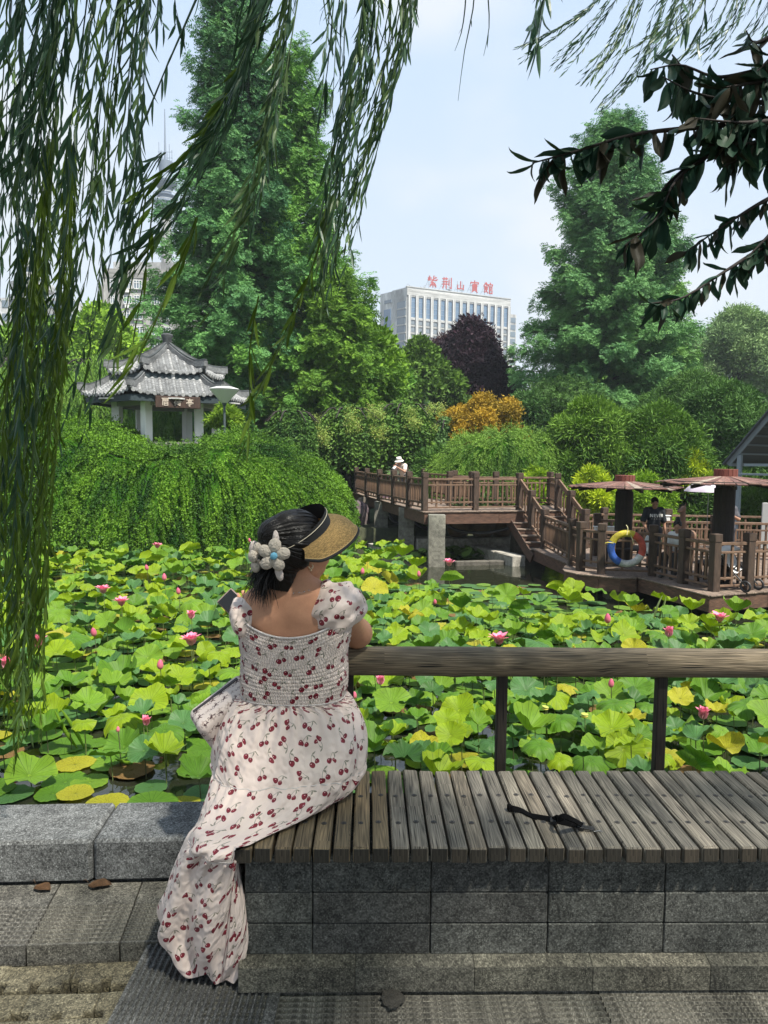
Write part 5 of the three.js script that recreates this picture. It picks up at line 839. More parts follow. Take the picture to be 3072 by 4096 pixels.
// bushes: arching twigs carrying leaves
function bush(label, px, pyTop, pyBot, D, wpx, o) { return tree(label, 'bush', px, pyTop, pyBot, D, wpx, { trunk: false, name: 'bush', prof: (k) => Math.sqrt(Math.max(0.03, 1 - k * k)), lobes: 60, lobe: 0.26, geo: NARROW, size: 0.26, n: 5000, base: -0.9, ...o }); }
bush('broad arching green bush with yellow tips behind the steps', 588, 404, 492, 29, 130, { sd: 101, lo: [0.022, 0.065, 0.012], hi: [0.115, 0.195, 0.024], n: 9500, tip: 0.06 });
bush('tall arching green bush between the two shelters', 655, 410, 500, 28.5, 120, { sd: 102, lo: [0.020, 0.06, 0.012], hi: [0.10, 0.18, 0.024], n: 8500, tip: 0.04 });
bush('dark fine-leaved bush behind the metal shed', 722, 388, 500, 31, 150, { sd: 103, lo: [0.02, 0.06, 0.018], hi: [0.075, 0.145, 0.035], n: 9000 });
bush('dark green bush rising behind the arching bushes on the right', 690, 378, 440, 36, 130, { sd: 104, lo: [0.02, 0.06, 0.018], hi: [0.07, 0.135, 0.03], n: 6500, base: 0 });
bush('sunlit yellow-green bush just right of the timber steps', 590, 470, 520, 25.5, 58, { sd: 105, lo: [0.10, 0.17, 0.012], hi: [0.36, 0.40, 0.022], n: 2200, size: 0.2, lobes: 15, lobe: 0.22, tip: 0.1 });
bush('yellow-green bush behind the back railing of the footbridge', 536, 470, 515, 26.5, 50, { sd: 106, lo: [0.07, 0.14, 0.012], hi: [0.28, 0.36, 0.022], n: 1700, size: 0.2, lobes: 13, lobe: 0.22 });
bush('bright green bush behind the first shelter trunk', 640, 478, 525, 25, 70, { sd: 107, lo: [0.04, 0.10, 0.012], hi: [0.2, 0.30, 0.024], n: 3000, size: 0.2, lobes: 30, tip: 0.05 });
bush('small yellow bush above the second shelter roof', 690, 456, 490, 27, 46, { sd: 108, lo: [0.10, 0.16, 0.012], hi: [0.34, 0.38, 0.022], n: 1300, size: 0.2, lobes: 12, lobe: 0.22 });
bush('dark bush low behind the second shelter', 735, 480, 530, 25, 90, { sd: 109, lo: [0.016, 0.045, 0.012], hi: [0.07, 0.13, 0.02], n: 3600, lobes: 34 });
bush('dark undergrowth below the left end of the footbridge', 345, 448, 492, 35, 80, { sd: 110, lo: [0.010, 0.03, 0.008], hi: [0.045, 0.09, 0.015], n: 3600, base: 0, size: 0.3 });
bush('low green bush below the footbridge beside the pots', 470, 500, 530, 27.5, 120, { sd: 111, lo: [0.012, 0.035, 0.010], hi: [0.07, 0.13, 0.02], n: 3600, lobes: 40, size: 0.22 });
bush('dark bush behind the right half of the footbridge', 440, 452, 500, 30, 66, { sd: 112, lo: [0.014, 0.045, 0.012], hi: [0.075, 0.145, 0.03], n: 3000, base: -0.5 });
bush('tall light green shrub at the top of the vine mound beside the lamp', 226, 408, 425, 27, 34, { sd: 113, lo: [0.05, 0.11, 0.012], hi: [0.17, 0.25, 0.022], n: 900, lobes: 16, base: 2.2, size: 0.18 });
// distant treeline closing the horizon
{
  seed(99); const ms = [], cs = []; for (let i = 0; i < 14000; i++) { const x = R(-110, 110), d = R(84, 105), y = R(0, 1) * (7 + 3.5 * N3(x * 0.09, 1, 3) + 2 * N3(x * 0.3, 2, 3)); ms.push(M4(V(x, y, -d), randQ(), V(1, 1, 1).multiplyScalar(R(0.6, 1.1)))); cs.push(mixC([0.03, 0.07, 0.025], [0.10, 0.17, 0.05], 0.5 + 0.6 * N3(x * 0.4, y * 0.5, 1) + R(-0.2, 0.2))); }
  const g = new THREE.Group(); g.name = 'treeline'; tag(g, 'distant hazy wood closing the view behind the garden trees', 'wood', null, 'stuff'); scene.add(g); instanced('treeline', BR[0], crownM, g, ms, cs);
}
// ---------- pavilion on the mound ----------
{
  const P0 = at(168.4, 440, 29.2), FL = 2.12, o = V(P0.x, FL, P0.z), turn = 0.40;
  const t = thing('garden_pavilion', 'hexagonal pavilion with a grey double tiled roof and white columns on the vine mound', 'pavilion', o, turn);
  const tileM = [worn(0.43, 0.44, 0.44, 0.85, 0.006), worn(0.36, 0.37, 0.375, 0.85, 0.006), worn(0.50, 0.505, 0.50, 0.85, 0.006)], ridgeM = worn(0.10, 0.115, 0.12, 0.85, 0.006), ridgeL = worn(0.26, 0.27, 0.275, 0.85, 0.006), whiteM = worn(0.95, 0.94, 0.91, 0.7, 0.003), bandM = flatM(0.02, 0.034, 0.04, 0.8);
  const T30 = Math.tan(PI / 6);
  function tier(Rc, y0, R1, y1, nCols, lift) {
    const a0 = Rc * Math.cos(PI / 6), a1 = R1 * Math.cos(PI / 6), prof = (s) => [lerp(a0, a1, s), y0 + (y1 - y0) * (0.72 * s + 0.28 * s * s)];
    const pt = (f, x, s, up = 0) => { const [a, y] = prof(s), th = f * PI / 3, edge = Math.abs(x) / (a * T30 + 1e-6), flare = lift * Math.pow(clamp(edge), 4) * Math.pow(1 - s, 2.5); return V(Math.sin(th) * a + Math.cos(th) * x, y + up + flare, Math.cos(th) * a - Math.sin(th) * x); };
    for (let f = 0; f < 6; f++) {
      const roof = part('roof', surf((u, v) => { const [a] = prof(v); return pt(f, (u - 0.5) * 2 * a * T30, v, -0.02); }, 12, 8), tileM[1], t);
      const pitch = 2 * a0 * T30 / nCols;
      for (let j = 0; j < nCols; j++) {
        const x = (j + 0.5 - nCols / 2) * pitch, sm = Math.min(1, (a0 - (Math.abs(x) + 0.01) / T30) / (a0 - a1)); if (sm < 0.06) continue;
        const T = new Tri(), nS = Math.max(2, Math.round(sm * Math.hypot(a0 - a1, y1 - y0) / 0.17)), W = pitch * 0.24, Cx = (k, s, up) => pt(f, x + k, s, up);
        for (let i = 0; i < nS; i++) {   // a half round cover tile per step, each lapping over the next lower one
          const s0 = sm * i / nS, s1 = sm * (i + 1) / nS, r0 = 1.12, r1 = 0.94;
          for (let k = 0; k < 5; k++) { const b0 = PI * k / 5, b1 = PI * (k + 1) / 5; T.quad(Cx(-Math.cos(b0) * W * r0, s0, Math.sin(b0) * W * r0 + 0.02), Cx(-Math.cos(b1) * W * r0, s0, Math.sin(b1) * W * r0 + 0.02), Cx(-Math.cos(b1) * W * r1, s1, Math.sin(b1) * W * r1 + 0.02), Cx(-Math.cos(b0) * W * r1, s1, Math.sin(b0) * W * r1 + 0.02)); }
          if (i === 0) for (let k = 0; k < 8; k++) { const b0 = 2 * PI * k / 8, b1 = 2 * PI * (k + 1) / 8; T.tri(Cx(0, -0.008, 0.02), Cx(Math.cos(b1) * W * 1.3, -0.008, Math.sin(b1) * W * 1.3 + 0.02), Cx(Math.cos(b0) * W * 1.3, -0.008, Math.sin(b0) * W * 1.3 + 0.02)); }
        }
        part('tile_row', boxUV(T.geo(true)), tileM[(j * 5 + f) % 3], t);
        const x2 = x + pitch / 2, sm2 = Math.min(1, (a0 - (Math.abs(x2) + 0.02) / T30) / (a0 - a1)); if (sm2 < 0.08) continue;
        const Q = new Tri(), n2 = Math.max(2, Math.round(sm2 * Math.hypot(a0 - a1, y1 - y0) / 0.12)), B = (k, s, up) => pt(f, x2 + k * pitch * 0.3, s, up);
        for (let i = 0; i < n2; i++) { const s0 = sm2 * i / n2, s1 = sm2 * (i + 1) / n2; for (let k = 0; k < 4; k++) { const q0 = k / 2 - 1, q1 = (k + 1) / 2 - 1, h = (q) => 0.045 * q * q; Q.quad(B(q0, s0, h(q0) + 0.035), B(q1, s0, h(q1) + 0.035), B(q1, s1, h(q1) + 0.004), B(q0, s1, h(q0) + 0.004)); Q.quad(B(q0, s0, h(q0) - 0.01), B(q1, s0, h(q1) - 0.01), B(q1, s0, h(q1) + 0.035), B(q0, s0, h(q0) + 0.035)); } }
        part('tile_row', boxUV(Q.geo()), tileM[(j * 3 + f + 1) % 3], t);
      }
      // hip ridge with upturned end
      const hip = (s, up) => { const [a] = prof(clamp(s)), p = pt(f, a * T30, clamp(s), up); if (s < 0) { const k = -s; const d = V(Math.sin(f * PI / 3 + PI / 6), 0, Math.cos(f * PI / 3 + PI / 6)); p.addScaledVector(d, k * 1.2); p.y += k * 0.35; } return p; };
      const ss = [-0.1, 0.02, 0.12, 0.25, 0.45, 0.7, 0.98], kick = (s) => 0.10 * Math.exp(-s * s * 40);
      part('ridge', boxUV(ribbon(ss.map((s) => hip(s, 0.10 + kick(s))), [V(0, 1, 0), V(0, 1, 0)], 0.17, 0.2)), ridgeL, t);
      part('ridge', boxUV(ribbon(ss.map((s) => hip(s, 0.235 + kick(s) * 1.15)), [V(0, 1, 0), V(0, 1, 0)], 0.10, 0.08)), ridgeM, t);
      const e0 = hip(0.03, -0.02), d = V(Math.sin(f * PI / 3 + PI / 6), 0, Math.cos(f * PI / 3 + PI / 6));
      part('ridge_end', cbox(0.16, 0.26, 0.2, 0.01), ridgeL, t, e0.add(V(0, 0.16, 0)), [0, f * PI / 3 + PI / 6, 0]);
      // dark band and eaves board below the tiles
      const th = f * PI / 3, m = V(Math.sin(th) * (a0 - 0.13), y0 - 0.15, Math.cos(th) * (a0 - 0.13));
      part('eaves_band', cbox(2 * (a0 - 0.1) * T30, 0.24, 0.1, 0.008), bandM, t, m, [0, th, 0]);
    }
  }
  tier(3.28, 1.74, 1.85, 2.66, 13, 0.17); tier(2.30, 2.64, 0.12, 3.80, 9, 0.2);
  const prism = (r, h) => { const g = new THREE.CylinderGeometry(r, r, h, 6); return boxUV(g.toNonIndexed()); };
  part('ceiling', prism(3.05, 0.05), whiteM, t, V(0, 1.60, 0)); part('upper_wall', prism(1.95, 0.5), whiteM, t, V(0, 2.5, 0)); part('floor', prism(2.9, 0.3), worn(0.35, 0.34, 0.32), t, V(0, -0.15, 0));
  for (let f = 0; f < 6; f++) { const th = f * PI / 3 + PI / 6; part('column', cbox(0.32, 1.62, 0.32, 0.012), flatM(0.93, 0.93, 0.91, 0.7), t, V(Math.sin(th) * 1.95, 0.8, Math.cos(th) * 1.95), [0, f * PI / 3, 0]); const a = f * PI / 3; part('beam', cbox(1.95, 0.2, 0.2, 0.01), whiteM, t, V(Math.sin(a) * 1.69, 1.5, Math.cos(a) * 1.69), [0, a, 0]); }
  part('finial', new THREE.LatheGeometry([[0, 0], [0.26, 0], [0.24, 0.08], [0.16, 0.12], [0.15, 0.2], [0.19, 0.4], [0.235, 0.56], [0.22, 0.62], [0.1, 0.66], [0, 0.66]].map((q) => new THREE.Vector2(...q)), 20), worn(0.09, 0.10, 0.105, 0.8, 0.004), t, V(0, 3.76, 0));
  // carved name board
  const bd = part('name_board', boxUV(cbox(1.62, 0.44, 0.07, 0.02)), wood(0.13, 0.07, 0.05, 0.004), t, V(0.06, 1.46, 2.84));
  const G = [[[10, 8, 90, 8], [22, 8, 18, 90], [22, 24, 82, 24], [82, 8, 82, 36], [22, 38, 82, 38], [50, 24, 50, 38], [36, 54, 36, 92], [36, 54, 80, 54], [80, 54, 80, 92], [36, 72, 80, 72], [36, 92, 80, 92]], [[8, 14, 92, 14], [32, 4, 32, 24], [68, 4, 68, 24], [26, 30, 10, 58], [20, 44, 20, 94], [36, 38, 92, 38], [78, 38, 78, 92], [42, 54, 42, 76], [42, 54, 62, 54], [62, 54, 62, 76], [42, 76, 62, 76], [78, 92, 66, 86]], [[50, 2, 50, 14], [12, 16, 88, 16], [32, 26, 68, 26], [32, 26, 32, 40], [68, 26, 68, 40], [32, 40, 68, 40], [12, 50, 88, 50], [12, 50, 12, 62], [88, 50, 88, 62], [28, 66, 72, 66], [50, 66, 50, 94], [50, 94, 36, 88]]];
  const inkM = flatM(0.45, 0.38, 0.31, 0.8);
  G.forEach((s, i) => part('carved_character', strokes(s, 0.30, 0.030, 0.02), inkM, bd, V(-0.46 + i * 0.44, 0.15, 0.036)));
}
function strokes(list, size, w, depth) {   // list of [x0, y0, x1, y1] on a 100 unit square, y down
  const T = []; for (const [a, b, c, d] of list) { const p = V(a, -b, 0).multiplyScalar(size / 100), q = V(c, -d, 0).multiplyScalar(size / 100), e = q.clone().sub(p), L = e.length() + w * 0.8, g = cbox(L, w, depth, Math.min(w, depth) * 0.2); g.rotateZ(Math.atan2(e.y, e.x)); g.translate((p.x + q.x) / 2 - size / 2, (p.y + q.y) / 2, depth / 2 + T.length * depth * 0.004); T.push(g); } return merge(T);
}
// garden lamp beside the pavilion
{
  const p = at(224.5, 425, 25.6), t = thing('garden_lamp', 'garden lamp with an upturned cone shade in front of the pavilion', 'lamp', V(p.x, 1.6, p.z)), y = at(224.5, 401, 25.6).y - 1.6;
  part('pole', new THREE.CylinderGeometry(0.04, 0.05, y, 10), flatM(0.05, 0.07, 0.075), t, V(0, y / 2, 0));
  part('shade', new THREE.LatheGeometry([[0.1, -0.02], [0.12, 0], [0.50, 0.42], [0.49, 0.46], [0, 0.46]].map((q) => new THREE.Vector2(...q)), 24), flatM(0.62, 0.64, 0.58, 0.4), t, V(0, y - 0.05, 0));
  part('lid', new THREE.LatheGeometry([[0.53, 0], [0.5, 0.03], [0.3, 0.09], [0, 0.12]].map((q) => new THREE.Vector2(...q)), 24), flatM(0.5, 0.52, 0.5, 0.5), t, V(0, y + 0.41, 0));
  part('collar', new THREE.CylinderGeometry(0.11, 0.06, 0.12, 12), flatM(0.05, 0.07, 0.075), t, V(0, y - 0.1, 0));
}
// ---------- hotel ----------
const paneM = phys({ color: C(0.10, 0.17, 0.27), roughness: 0.12, specularIntensity: 1 }), greyPane = phys({ color: C(0.14, 0.18, 0.22), roughness: 0.15 });
{
  const A = V(8.7, 0, -300), B = V(54.6, 0, -321), Lw = V(-2.35, 0, -312), H = 72.2, f = B.clone().sub(A), LF = f.length(), yaw = Math.atan2(-f.z, f.x), t = thing('hotel_building', 'white high-rise hotel with blue glass bays and red rooftop characters behind the trees', 'building', A, yaw);
  const wallM = worn(0.74, 0.74, 0.72, 0.75, 0), trimM = worn(0.80, 0.80, 0.78, 0.75, 0), jointM = flatM(0.5, 0.5, 0.49);
  // local frame: x along the front, z toward the viewer
  const lw = inFrame(Lw, A, yaw);
  part('wall', box(LF, H - 2, 26), wallM, t, V(LF / 2, (H - 2) / 2 - 0.5, -13.4));
  part('parapet', box(LF + 0.6, 3.2, 0.8), trimM, t, V(LF / 2, H - 1.6, 0.1)); part('parapet', box(0.7, 3.0, 26), trimM, t, V(LF + 0.1, H - 1.5, -13.5));
  part('parapet_cap', box(LF + 1.2, 0.35, 1.2), trimM, t, V(LF / 2, H + 0.18, 0.1));
  const nb = 14, x0 = 0.9, bay = (LF - 1.2) / nb;
  for (let i = 0; i <= nb; i++) part('pilaster', box(bay * 0.36, H - 3.2, 0.9), trimM, t, V(x0 + bay * i - bay * 0.0, (H - 3.2) / 2, 0.35));
  for (let i = 0; i < nb; i++) {
    const x = x0 + bay * (i + 0.5);
    part('spandrel', box(bay * 0.60, 0.5, 0.3), trimM, t, V(x, H - 3.45, 0.2)); part('spandrel', box(bay * 0.62, 1.0, 0.35), trimM, t, V(x, H - 12.6, 0.2));
    const w = part('window', box(bay * 0.60, 8.6, 0.12), paneM, t, V(x, H - 7.95, -0.02)); part('mullion', merge([0, 1, 2].map((k) => box(bay * 0.6, 0.12, 0.1).translate(0, -2.2 + k * 2.2, 0)).concat([box(0.1, 8.6, 0.08)])), flatM(0.25, 0.32, 0.4), w, V(0, 0, 0.1));
    for (let r = 0; r < 9; r++) { const y = H - 14.1 - r * 3.05; const q = part('window', box(bay * 0.5, 1.7, 0.12), greyPane, t, V(x, y, 0.02)); part('mullion', merge([box(0.1, 1.7, 0.06).translate(-0.3, 0, 0), box(0.1, 1.7, 0.06).translate(0.35, 0, 0)]), trimM, q, V(0, 0, 0.09)); part('sill', box(bay * 0.62, 0.5, 0.3), trimM, t, V(x, y - 1.4, 0.1)); }
  }
  // left wing
  const d = Math.hypot(lw.x, lw.z), wy = Math.atan2(-lw.z, lw.x) , wing = (x0, x1, y0, y1, out, m, name) => part(name, box((x1 - x0) * d, y1 - y0, 0.6), m, t, V(lw.x * (x0 + x1) / 2, (y0 + y1) / 2, lw.z * (x0 + x1) / 2).add(V(-Math.sin(wy) * out, 0, -Math.cos(wy) * out)), [0, wy, 0]);
  wing(0, 1, 0, H - 0.4, 0, wallM, 'wall'); wing(0, 0.55, H - 1.2, H, -0.1, trimM, 'parapet'); wing(0.6, 1, H - 2.4, H - 0.6, -0.1, trimM, 'parapet');
  wing(0.58, 0.84, 20, H - 7.5, 0.3, paneM, 'window'); wing(0.55, 0.82, H - 5, H - 3.6, 0.3, greyPane, 'window');
  for (let r = 0; r < 9; r++) { const y = H - 8 - r * 3.35; wing(0.04, 0.34, y, y + 2.5, 0.3, greyPane, 'window'); wing(0.02, 0.36, y - 0.7, y - 0.15, 0.4, trimM, 'sill'); }
  // right annex
  part('annex', box(4.4, H - 6, 14), wallM, t, V(LF + 2.4, (H - 6) / 2, -8)); for (let r = 0; r < 11; r++) part('window', box(3.4, 2.2, 0.2), greyPane, t, V(LF + 2.5, H - 8.6 - r * 3.1, -0.95));
  // rooftop clutter
  const metal = flatM(0.22, 0.24, 0.25, 0.6), J = []; seed(121);
  for (const [x, n] of [[1.5, 6], [8, 6], [19, 4], [22, 4], [26, 4]]) for (let k = 0; k < n; k++) { const g = box(R(0.6, 2.2), 0.16, 0.16); g.rotateZ(R(-0.9, 0.9)); g.translate(x + R(-1.5, 1.5), H + R(0.4, 1.6), -1 + R(-1, 1)); J.push(g); }
  part('roof_equipment', merge(J), metal, t);
  const red = flatM(0.36, 0.05, 0.045, 0.6), CH = [
    [[20, 10, 20, 42], [20, 26, 36, 25], [5, 45, 48, 38], [8, 24, 8, 43], [60, 6, 58, 40], [58, 26, 85, 16], [58, 40, 88, 40], [88, 40, 92, 30], [52, 46, 32, 60], [32, 60, 60, 61], [60, 61, 30, 77], [30, 77, 74, 75], [66, 67, 78, 80], [52, 78, 52, 99], [35, 84, 23, 95], [68, 84, 82, 95]],
    [[5, 18, 55, 14], [20, 8, 20, 26], [40, 6, 40, 24], [8, 40, 52, 36], [2, 64, 58, 58], [20, 40, 17, 72], [17, 72, 6, 96], [40, 38, 40, 96], [68, 24, 68, 70], [90, 4, 90, 94], [90, 94, 78, 86]],
    [[50, 4, 50, 80], [14, 44, 12, 82], [12, 82, 86, 78], [88, 38, 86, 86]],
    [[50, 0, 50, 12], [12, 18, 10, 30], [12, 18, 90, 14], [90, 14, 84, 28], [30, 32, 70, 29], [50, 24, 42, 48], [26, 44, 74, 40], [58, 32, 74, 48], [30, 52, 30, 84], [30, 52, 70, 51], [70, 51, 70, 84], [30, 62, 70, 62], [30, 73, 70, 73], [30, 84, 70, 84], [40, 86, 23, 99], [60, 86, 78, 99]],
    [[28, 2, 4, 34], [28, 6, 48, 26], [28, 18, 33, 25], [14, 38, 14, 88], [14, 38, 40, 37], [40, 37, 40, 62], [14, 50, 40, 50], [14, 62, 40, 62], [14, 88, 36, 76], [28, 66, 45, 92], [72, 2, 72, 12], [54, 18, 53, 31], [54, 18, 95, 16], [95, 16, 92, 28], [62, 34, 62, 95], [62, 34, 88, 34], [88, 34, 88, 54], [62, 54, 88, 54], [62, 68, 91, 68], [91, 68, 91, 93], [62, 93, 91, 93]]];
  [650, 806, 951, 1103, 1250].forEach((X, i) => {
    const px = (1480 + X * 0.3617) / 4, u = clamp((px - 404.6) / 100.1), uu = u * 300 / lerp(321, 300, u), x = uu * LF, s = i === 2 ? 3.9 : 4.9, m = part('roof_character', strokes(CH[i], s, 0.46, 0.3), red, t, V(x, H + 1.1 + s, 0.4)); m.rotation.y = 0.0;
    part('sign_frame', merge([box(0.12, s + 1.6, 0.12).translate(-s * 0.3, 0, 0), box(0.12, s + 1.6, 0.12).translate(s * 0.3, 0, 0), box(s, 0.1, 0.1).translate(0, 1.2, 0), box(s, 0.1, 0.1).translate(0, -0.8, 0), box(0.1, s * 1.25, 0.1).rotateZ(-0.5).translate(-s * 0.5, -0.6, -0.6)]), metal, t, V(x, H + s / 2 + 0.4, -0.1));
  });
}
// ---------- grey apartment block, behind the pavilion ----------
{
  const D = 130, A = at(106.5, 455, D).setY(0), H = at(106.5, 268.3, D).y, t = thing('apartment_block', 'grey concrete apartment block with white framed windows behind the left trees', 'building', A, 0.06), W = 22, wallM = worn(0.52, 0.505, 0.485, 0.9, 0), dk = worn(0.40, 0.39, 0.375, 0.9, 0), frameM = flatM(0.72, 0.72, 0.71, 0.6);
  part('wall', box(W, H - 1, 14), wallM, t, V(W / 2, (H - 1) / 2, -7)); part('parapet', box(W + 0.3, 1.6, 0.4), wallM, t, V(W / 2, H - 0.8, -0.1)); part('side_wall', box(0.3, H - 1.6, 14), dk, t, V(-0.18, (H - 1.6) / 2, -7)); part('pilaster', box(0.35, H - 2, 0.3), dk, t, V(7.2, (H - 2) / 2, 0.1));
  for (let r = 0; r < 8; r++) for (const [x, w] of [[1.75, 1.1], [4.3, 1.5], [6.1, 1.5], [9.2, 1.5], [11.2, 1.5], [14.5, 1.5], [16.6, 1.5]]) {
    const y = H - 2.7 - r * 2.72, wd = part('window', box(w, 1.55, 0.08), greyPane, t, V(x, y, 0.05)), fr = [box(w, 0.1, 0.08).translate(0, 0.72, 0), box(w, 0.1, 0.08).translate(0, -0.72, 0), box(w, 0.08, 0.08).translate(0, 0.3, 0)];
    for (const k of [-0.5, -0.17, 0.17, 0.5]) fr.push(box(0.1, 1.55, 0.08).translate(k * (w - 0.1), 0, 0));
    part('frame', merge(fr), frameM, wd, V(0, 0, 0.06)); part('sill', box(w + 0.3, 0.14, 0.3), dk, t, V(x, y - 0.88, 0.12));
    if ((r * 3 + Math.round(x)) % 3 === 1) part('cooling_unit', cbox(0.75, 0.55, 0.4, 0.03), flatM(0.66, 0.66, 0.64), t, V(x - 0.1, y - 1.25, 0.25));
  }
  for (const x of [0.3, 2.6, 6]) part('roof_mast', new THREE.CylinderGeometry(0.03, 0.04, 2.2, 6), dk, t, V(x, H + 0.9, -1));
  part('roof_hut', box(5, 3, 5), wallM, t, V(15, H + 1, -6));
}
// ---------- broadcast tower ----------
{
  const D = 240, t = thing('broadcast_tower', 'slim broadcast tower with round platforms and antennas rising behind the left redwood', 'tower', at(169, 458, D).setY(0)), k = D / 710, yy = (py) => at(169, py, D).y, conc = worn(0.55, 0.55, 0.54, 0.85, 0), steel = flatM(0.17, 0.21, 0.27, 0.6);
  part('shaft', new THREE.CylinderGeometry(4.4 * k, 7.0 * k, yy(205) - 0, 20), conc, t, V(0, yy(205) / 2, 0));
  const plat = (py, r, h) => part('platform', new THREE.LatheGeometry([[0, -h], [r * 0.55, -h], [r, -h * 0.2], [r, 0.2], [r * 0.94, 0.25], [r * 0.94, 0], [0, 0]].map((q) => new THREE.Vector2(...q)), 24), steel, t, V(0, yy(py), 0));
  plat(203, 11.5 * k, 2.6); plat(183, 11 * k, 2.2); plat(196, 8 * k, 0.6); part('neck', new THREE.CylinderGeometry(5.5 * k, 5.5 * k, yy(166) - yy(206), 16), flatM(0.28, 0.34, 0.42, 0.6), t, V(0, (yy(166) + yy(206)) / 2, 0)); part('drum', new THREE.CylinderGeometry(7.2 * k, 5.8 * k, 3.6, 16), steel, t, V(0, yy(168), 0));
  for (const py of [206, 199, 186]) part('guard_ring', new THREE.TorusGeometry(11.4 * k, 0.12, 5, 32).rotateX(PI / 2), flatM(0.45, 0.48, 0.5), t, V(0, yy(py) + 1.4, 0));
  part('antenna', new THREE.CylinderGeometry(0.14, 0.42, yy(109) - yy(160), 8), steel, t, V(0, (yy(109) + yy(160)) / 2, 0)); const A = []; for (const [x, p] of [[-6, 142], [-4, 150], [4, 144], [6.5, 150], [2, 153], [-2.5, 155]]) A.push(new THREE.CylinderGeometry(0.09, 0.09, yy(p) - yy(168), 5).translate(x * k, (yy(p) + yy(168)) / 2, 0)); for (const p of [152, 158, 176]) A.push(box(14 * k, 0.12, 0.12).translate(0, yy(p), 0)); part('antenna', merge(A), steel, t);
  part('base_block', box(26, yy(268), 14), conc, t, V(-2, yy(268) / 2, 0));
}
// ---------- white building with round tiers and a lattice mast, far left ----------
{
  const D = 160, o = at(37, 458, D).setY(0), t = thing('white_tower_building', 'white building with stacked round tiers and a lattice mast behind the willow at left', 'building', o), k = D / 710, yy = (py) => at(37, py, D).y, w = worn(0.76, 0.77, 0.78, 0.8, 0), win = greyPane;
  const drum = (p0, p1, r, name, m) => part(name, new THREE.CylinderGeometry(r * k, r * k, yy(p0) - yy(p1), 32), m, t, V(0, (yy(p0) + yy(p1)) / 2, 0));
  drum(263, 270, 14, 'drum', w); drum(270, 276, 10.5, 'window_band', win); drum(276, 281, 16, 'drum', w); drum(281, 285, 15, 'window_band', win); drum(285, 291, 20, 'drum', w); drum(291, 298, 13, 'window_band', w); drum(298, 303, 21, 'drum', w);
  part('main_block', box(96 * k, yy(301), 14), w, t, V(-4 * k, yy(301) / 2, -4));
  for (let r = 0; r < 4; r++) for (let i = 0; i < 11; i++) part('window', box(1.3, 1.5, 0.1), win, t, V((-48 + i * 9.2) * k, yy(307 + r * 13), 3.05));
  const M = [], y0 = yy(263), y1 = yy(208); for (const [sx, sz] of [[1, 1], [1, -1], [-1, 1], [-1, -1]]) { const a = V(sx * 3.6 * k, y0, sz * 3.6 * k), b = V(sx * 1.1 * k, y1, sz * 1.1 * k); M.push(limb([a, a.clone().lerp(b, 0.5), b], [0.11, 0.1, 0.08], 4, 4)); for (let i = 0; i < 7; i++) { const p = a.clone().lerp(b, i / 7), q = a.clone().lerp(b, (i + 1) / 7); q.x *= -1; M.push(limb([p, p.clone().lerp(q, 0.5), q], [0.07, 0.07, 0.07], 2, 4)); } }
  M.push(new THREE.CylinderGeometry(0.06, 0.12, 8, 6).translate(0, y1 + 3.5, 0)); part('lattice_mast', merge(M), flatM(0.45, 0.5, 0.56, 0.6), t);
}
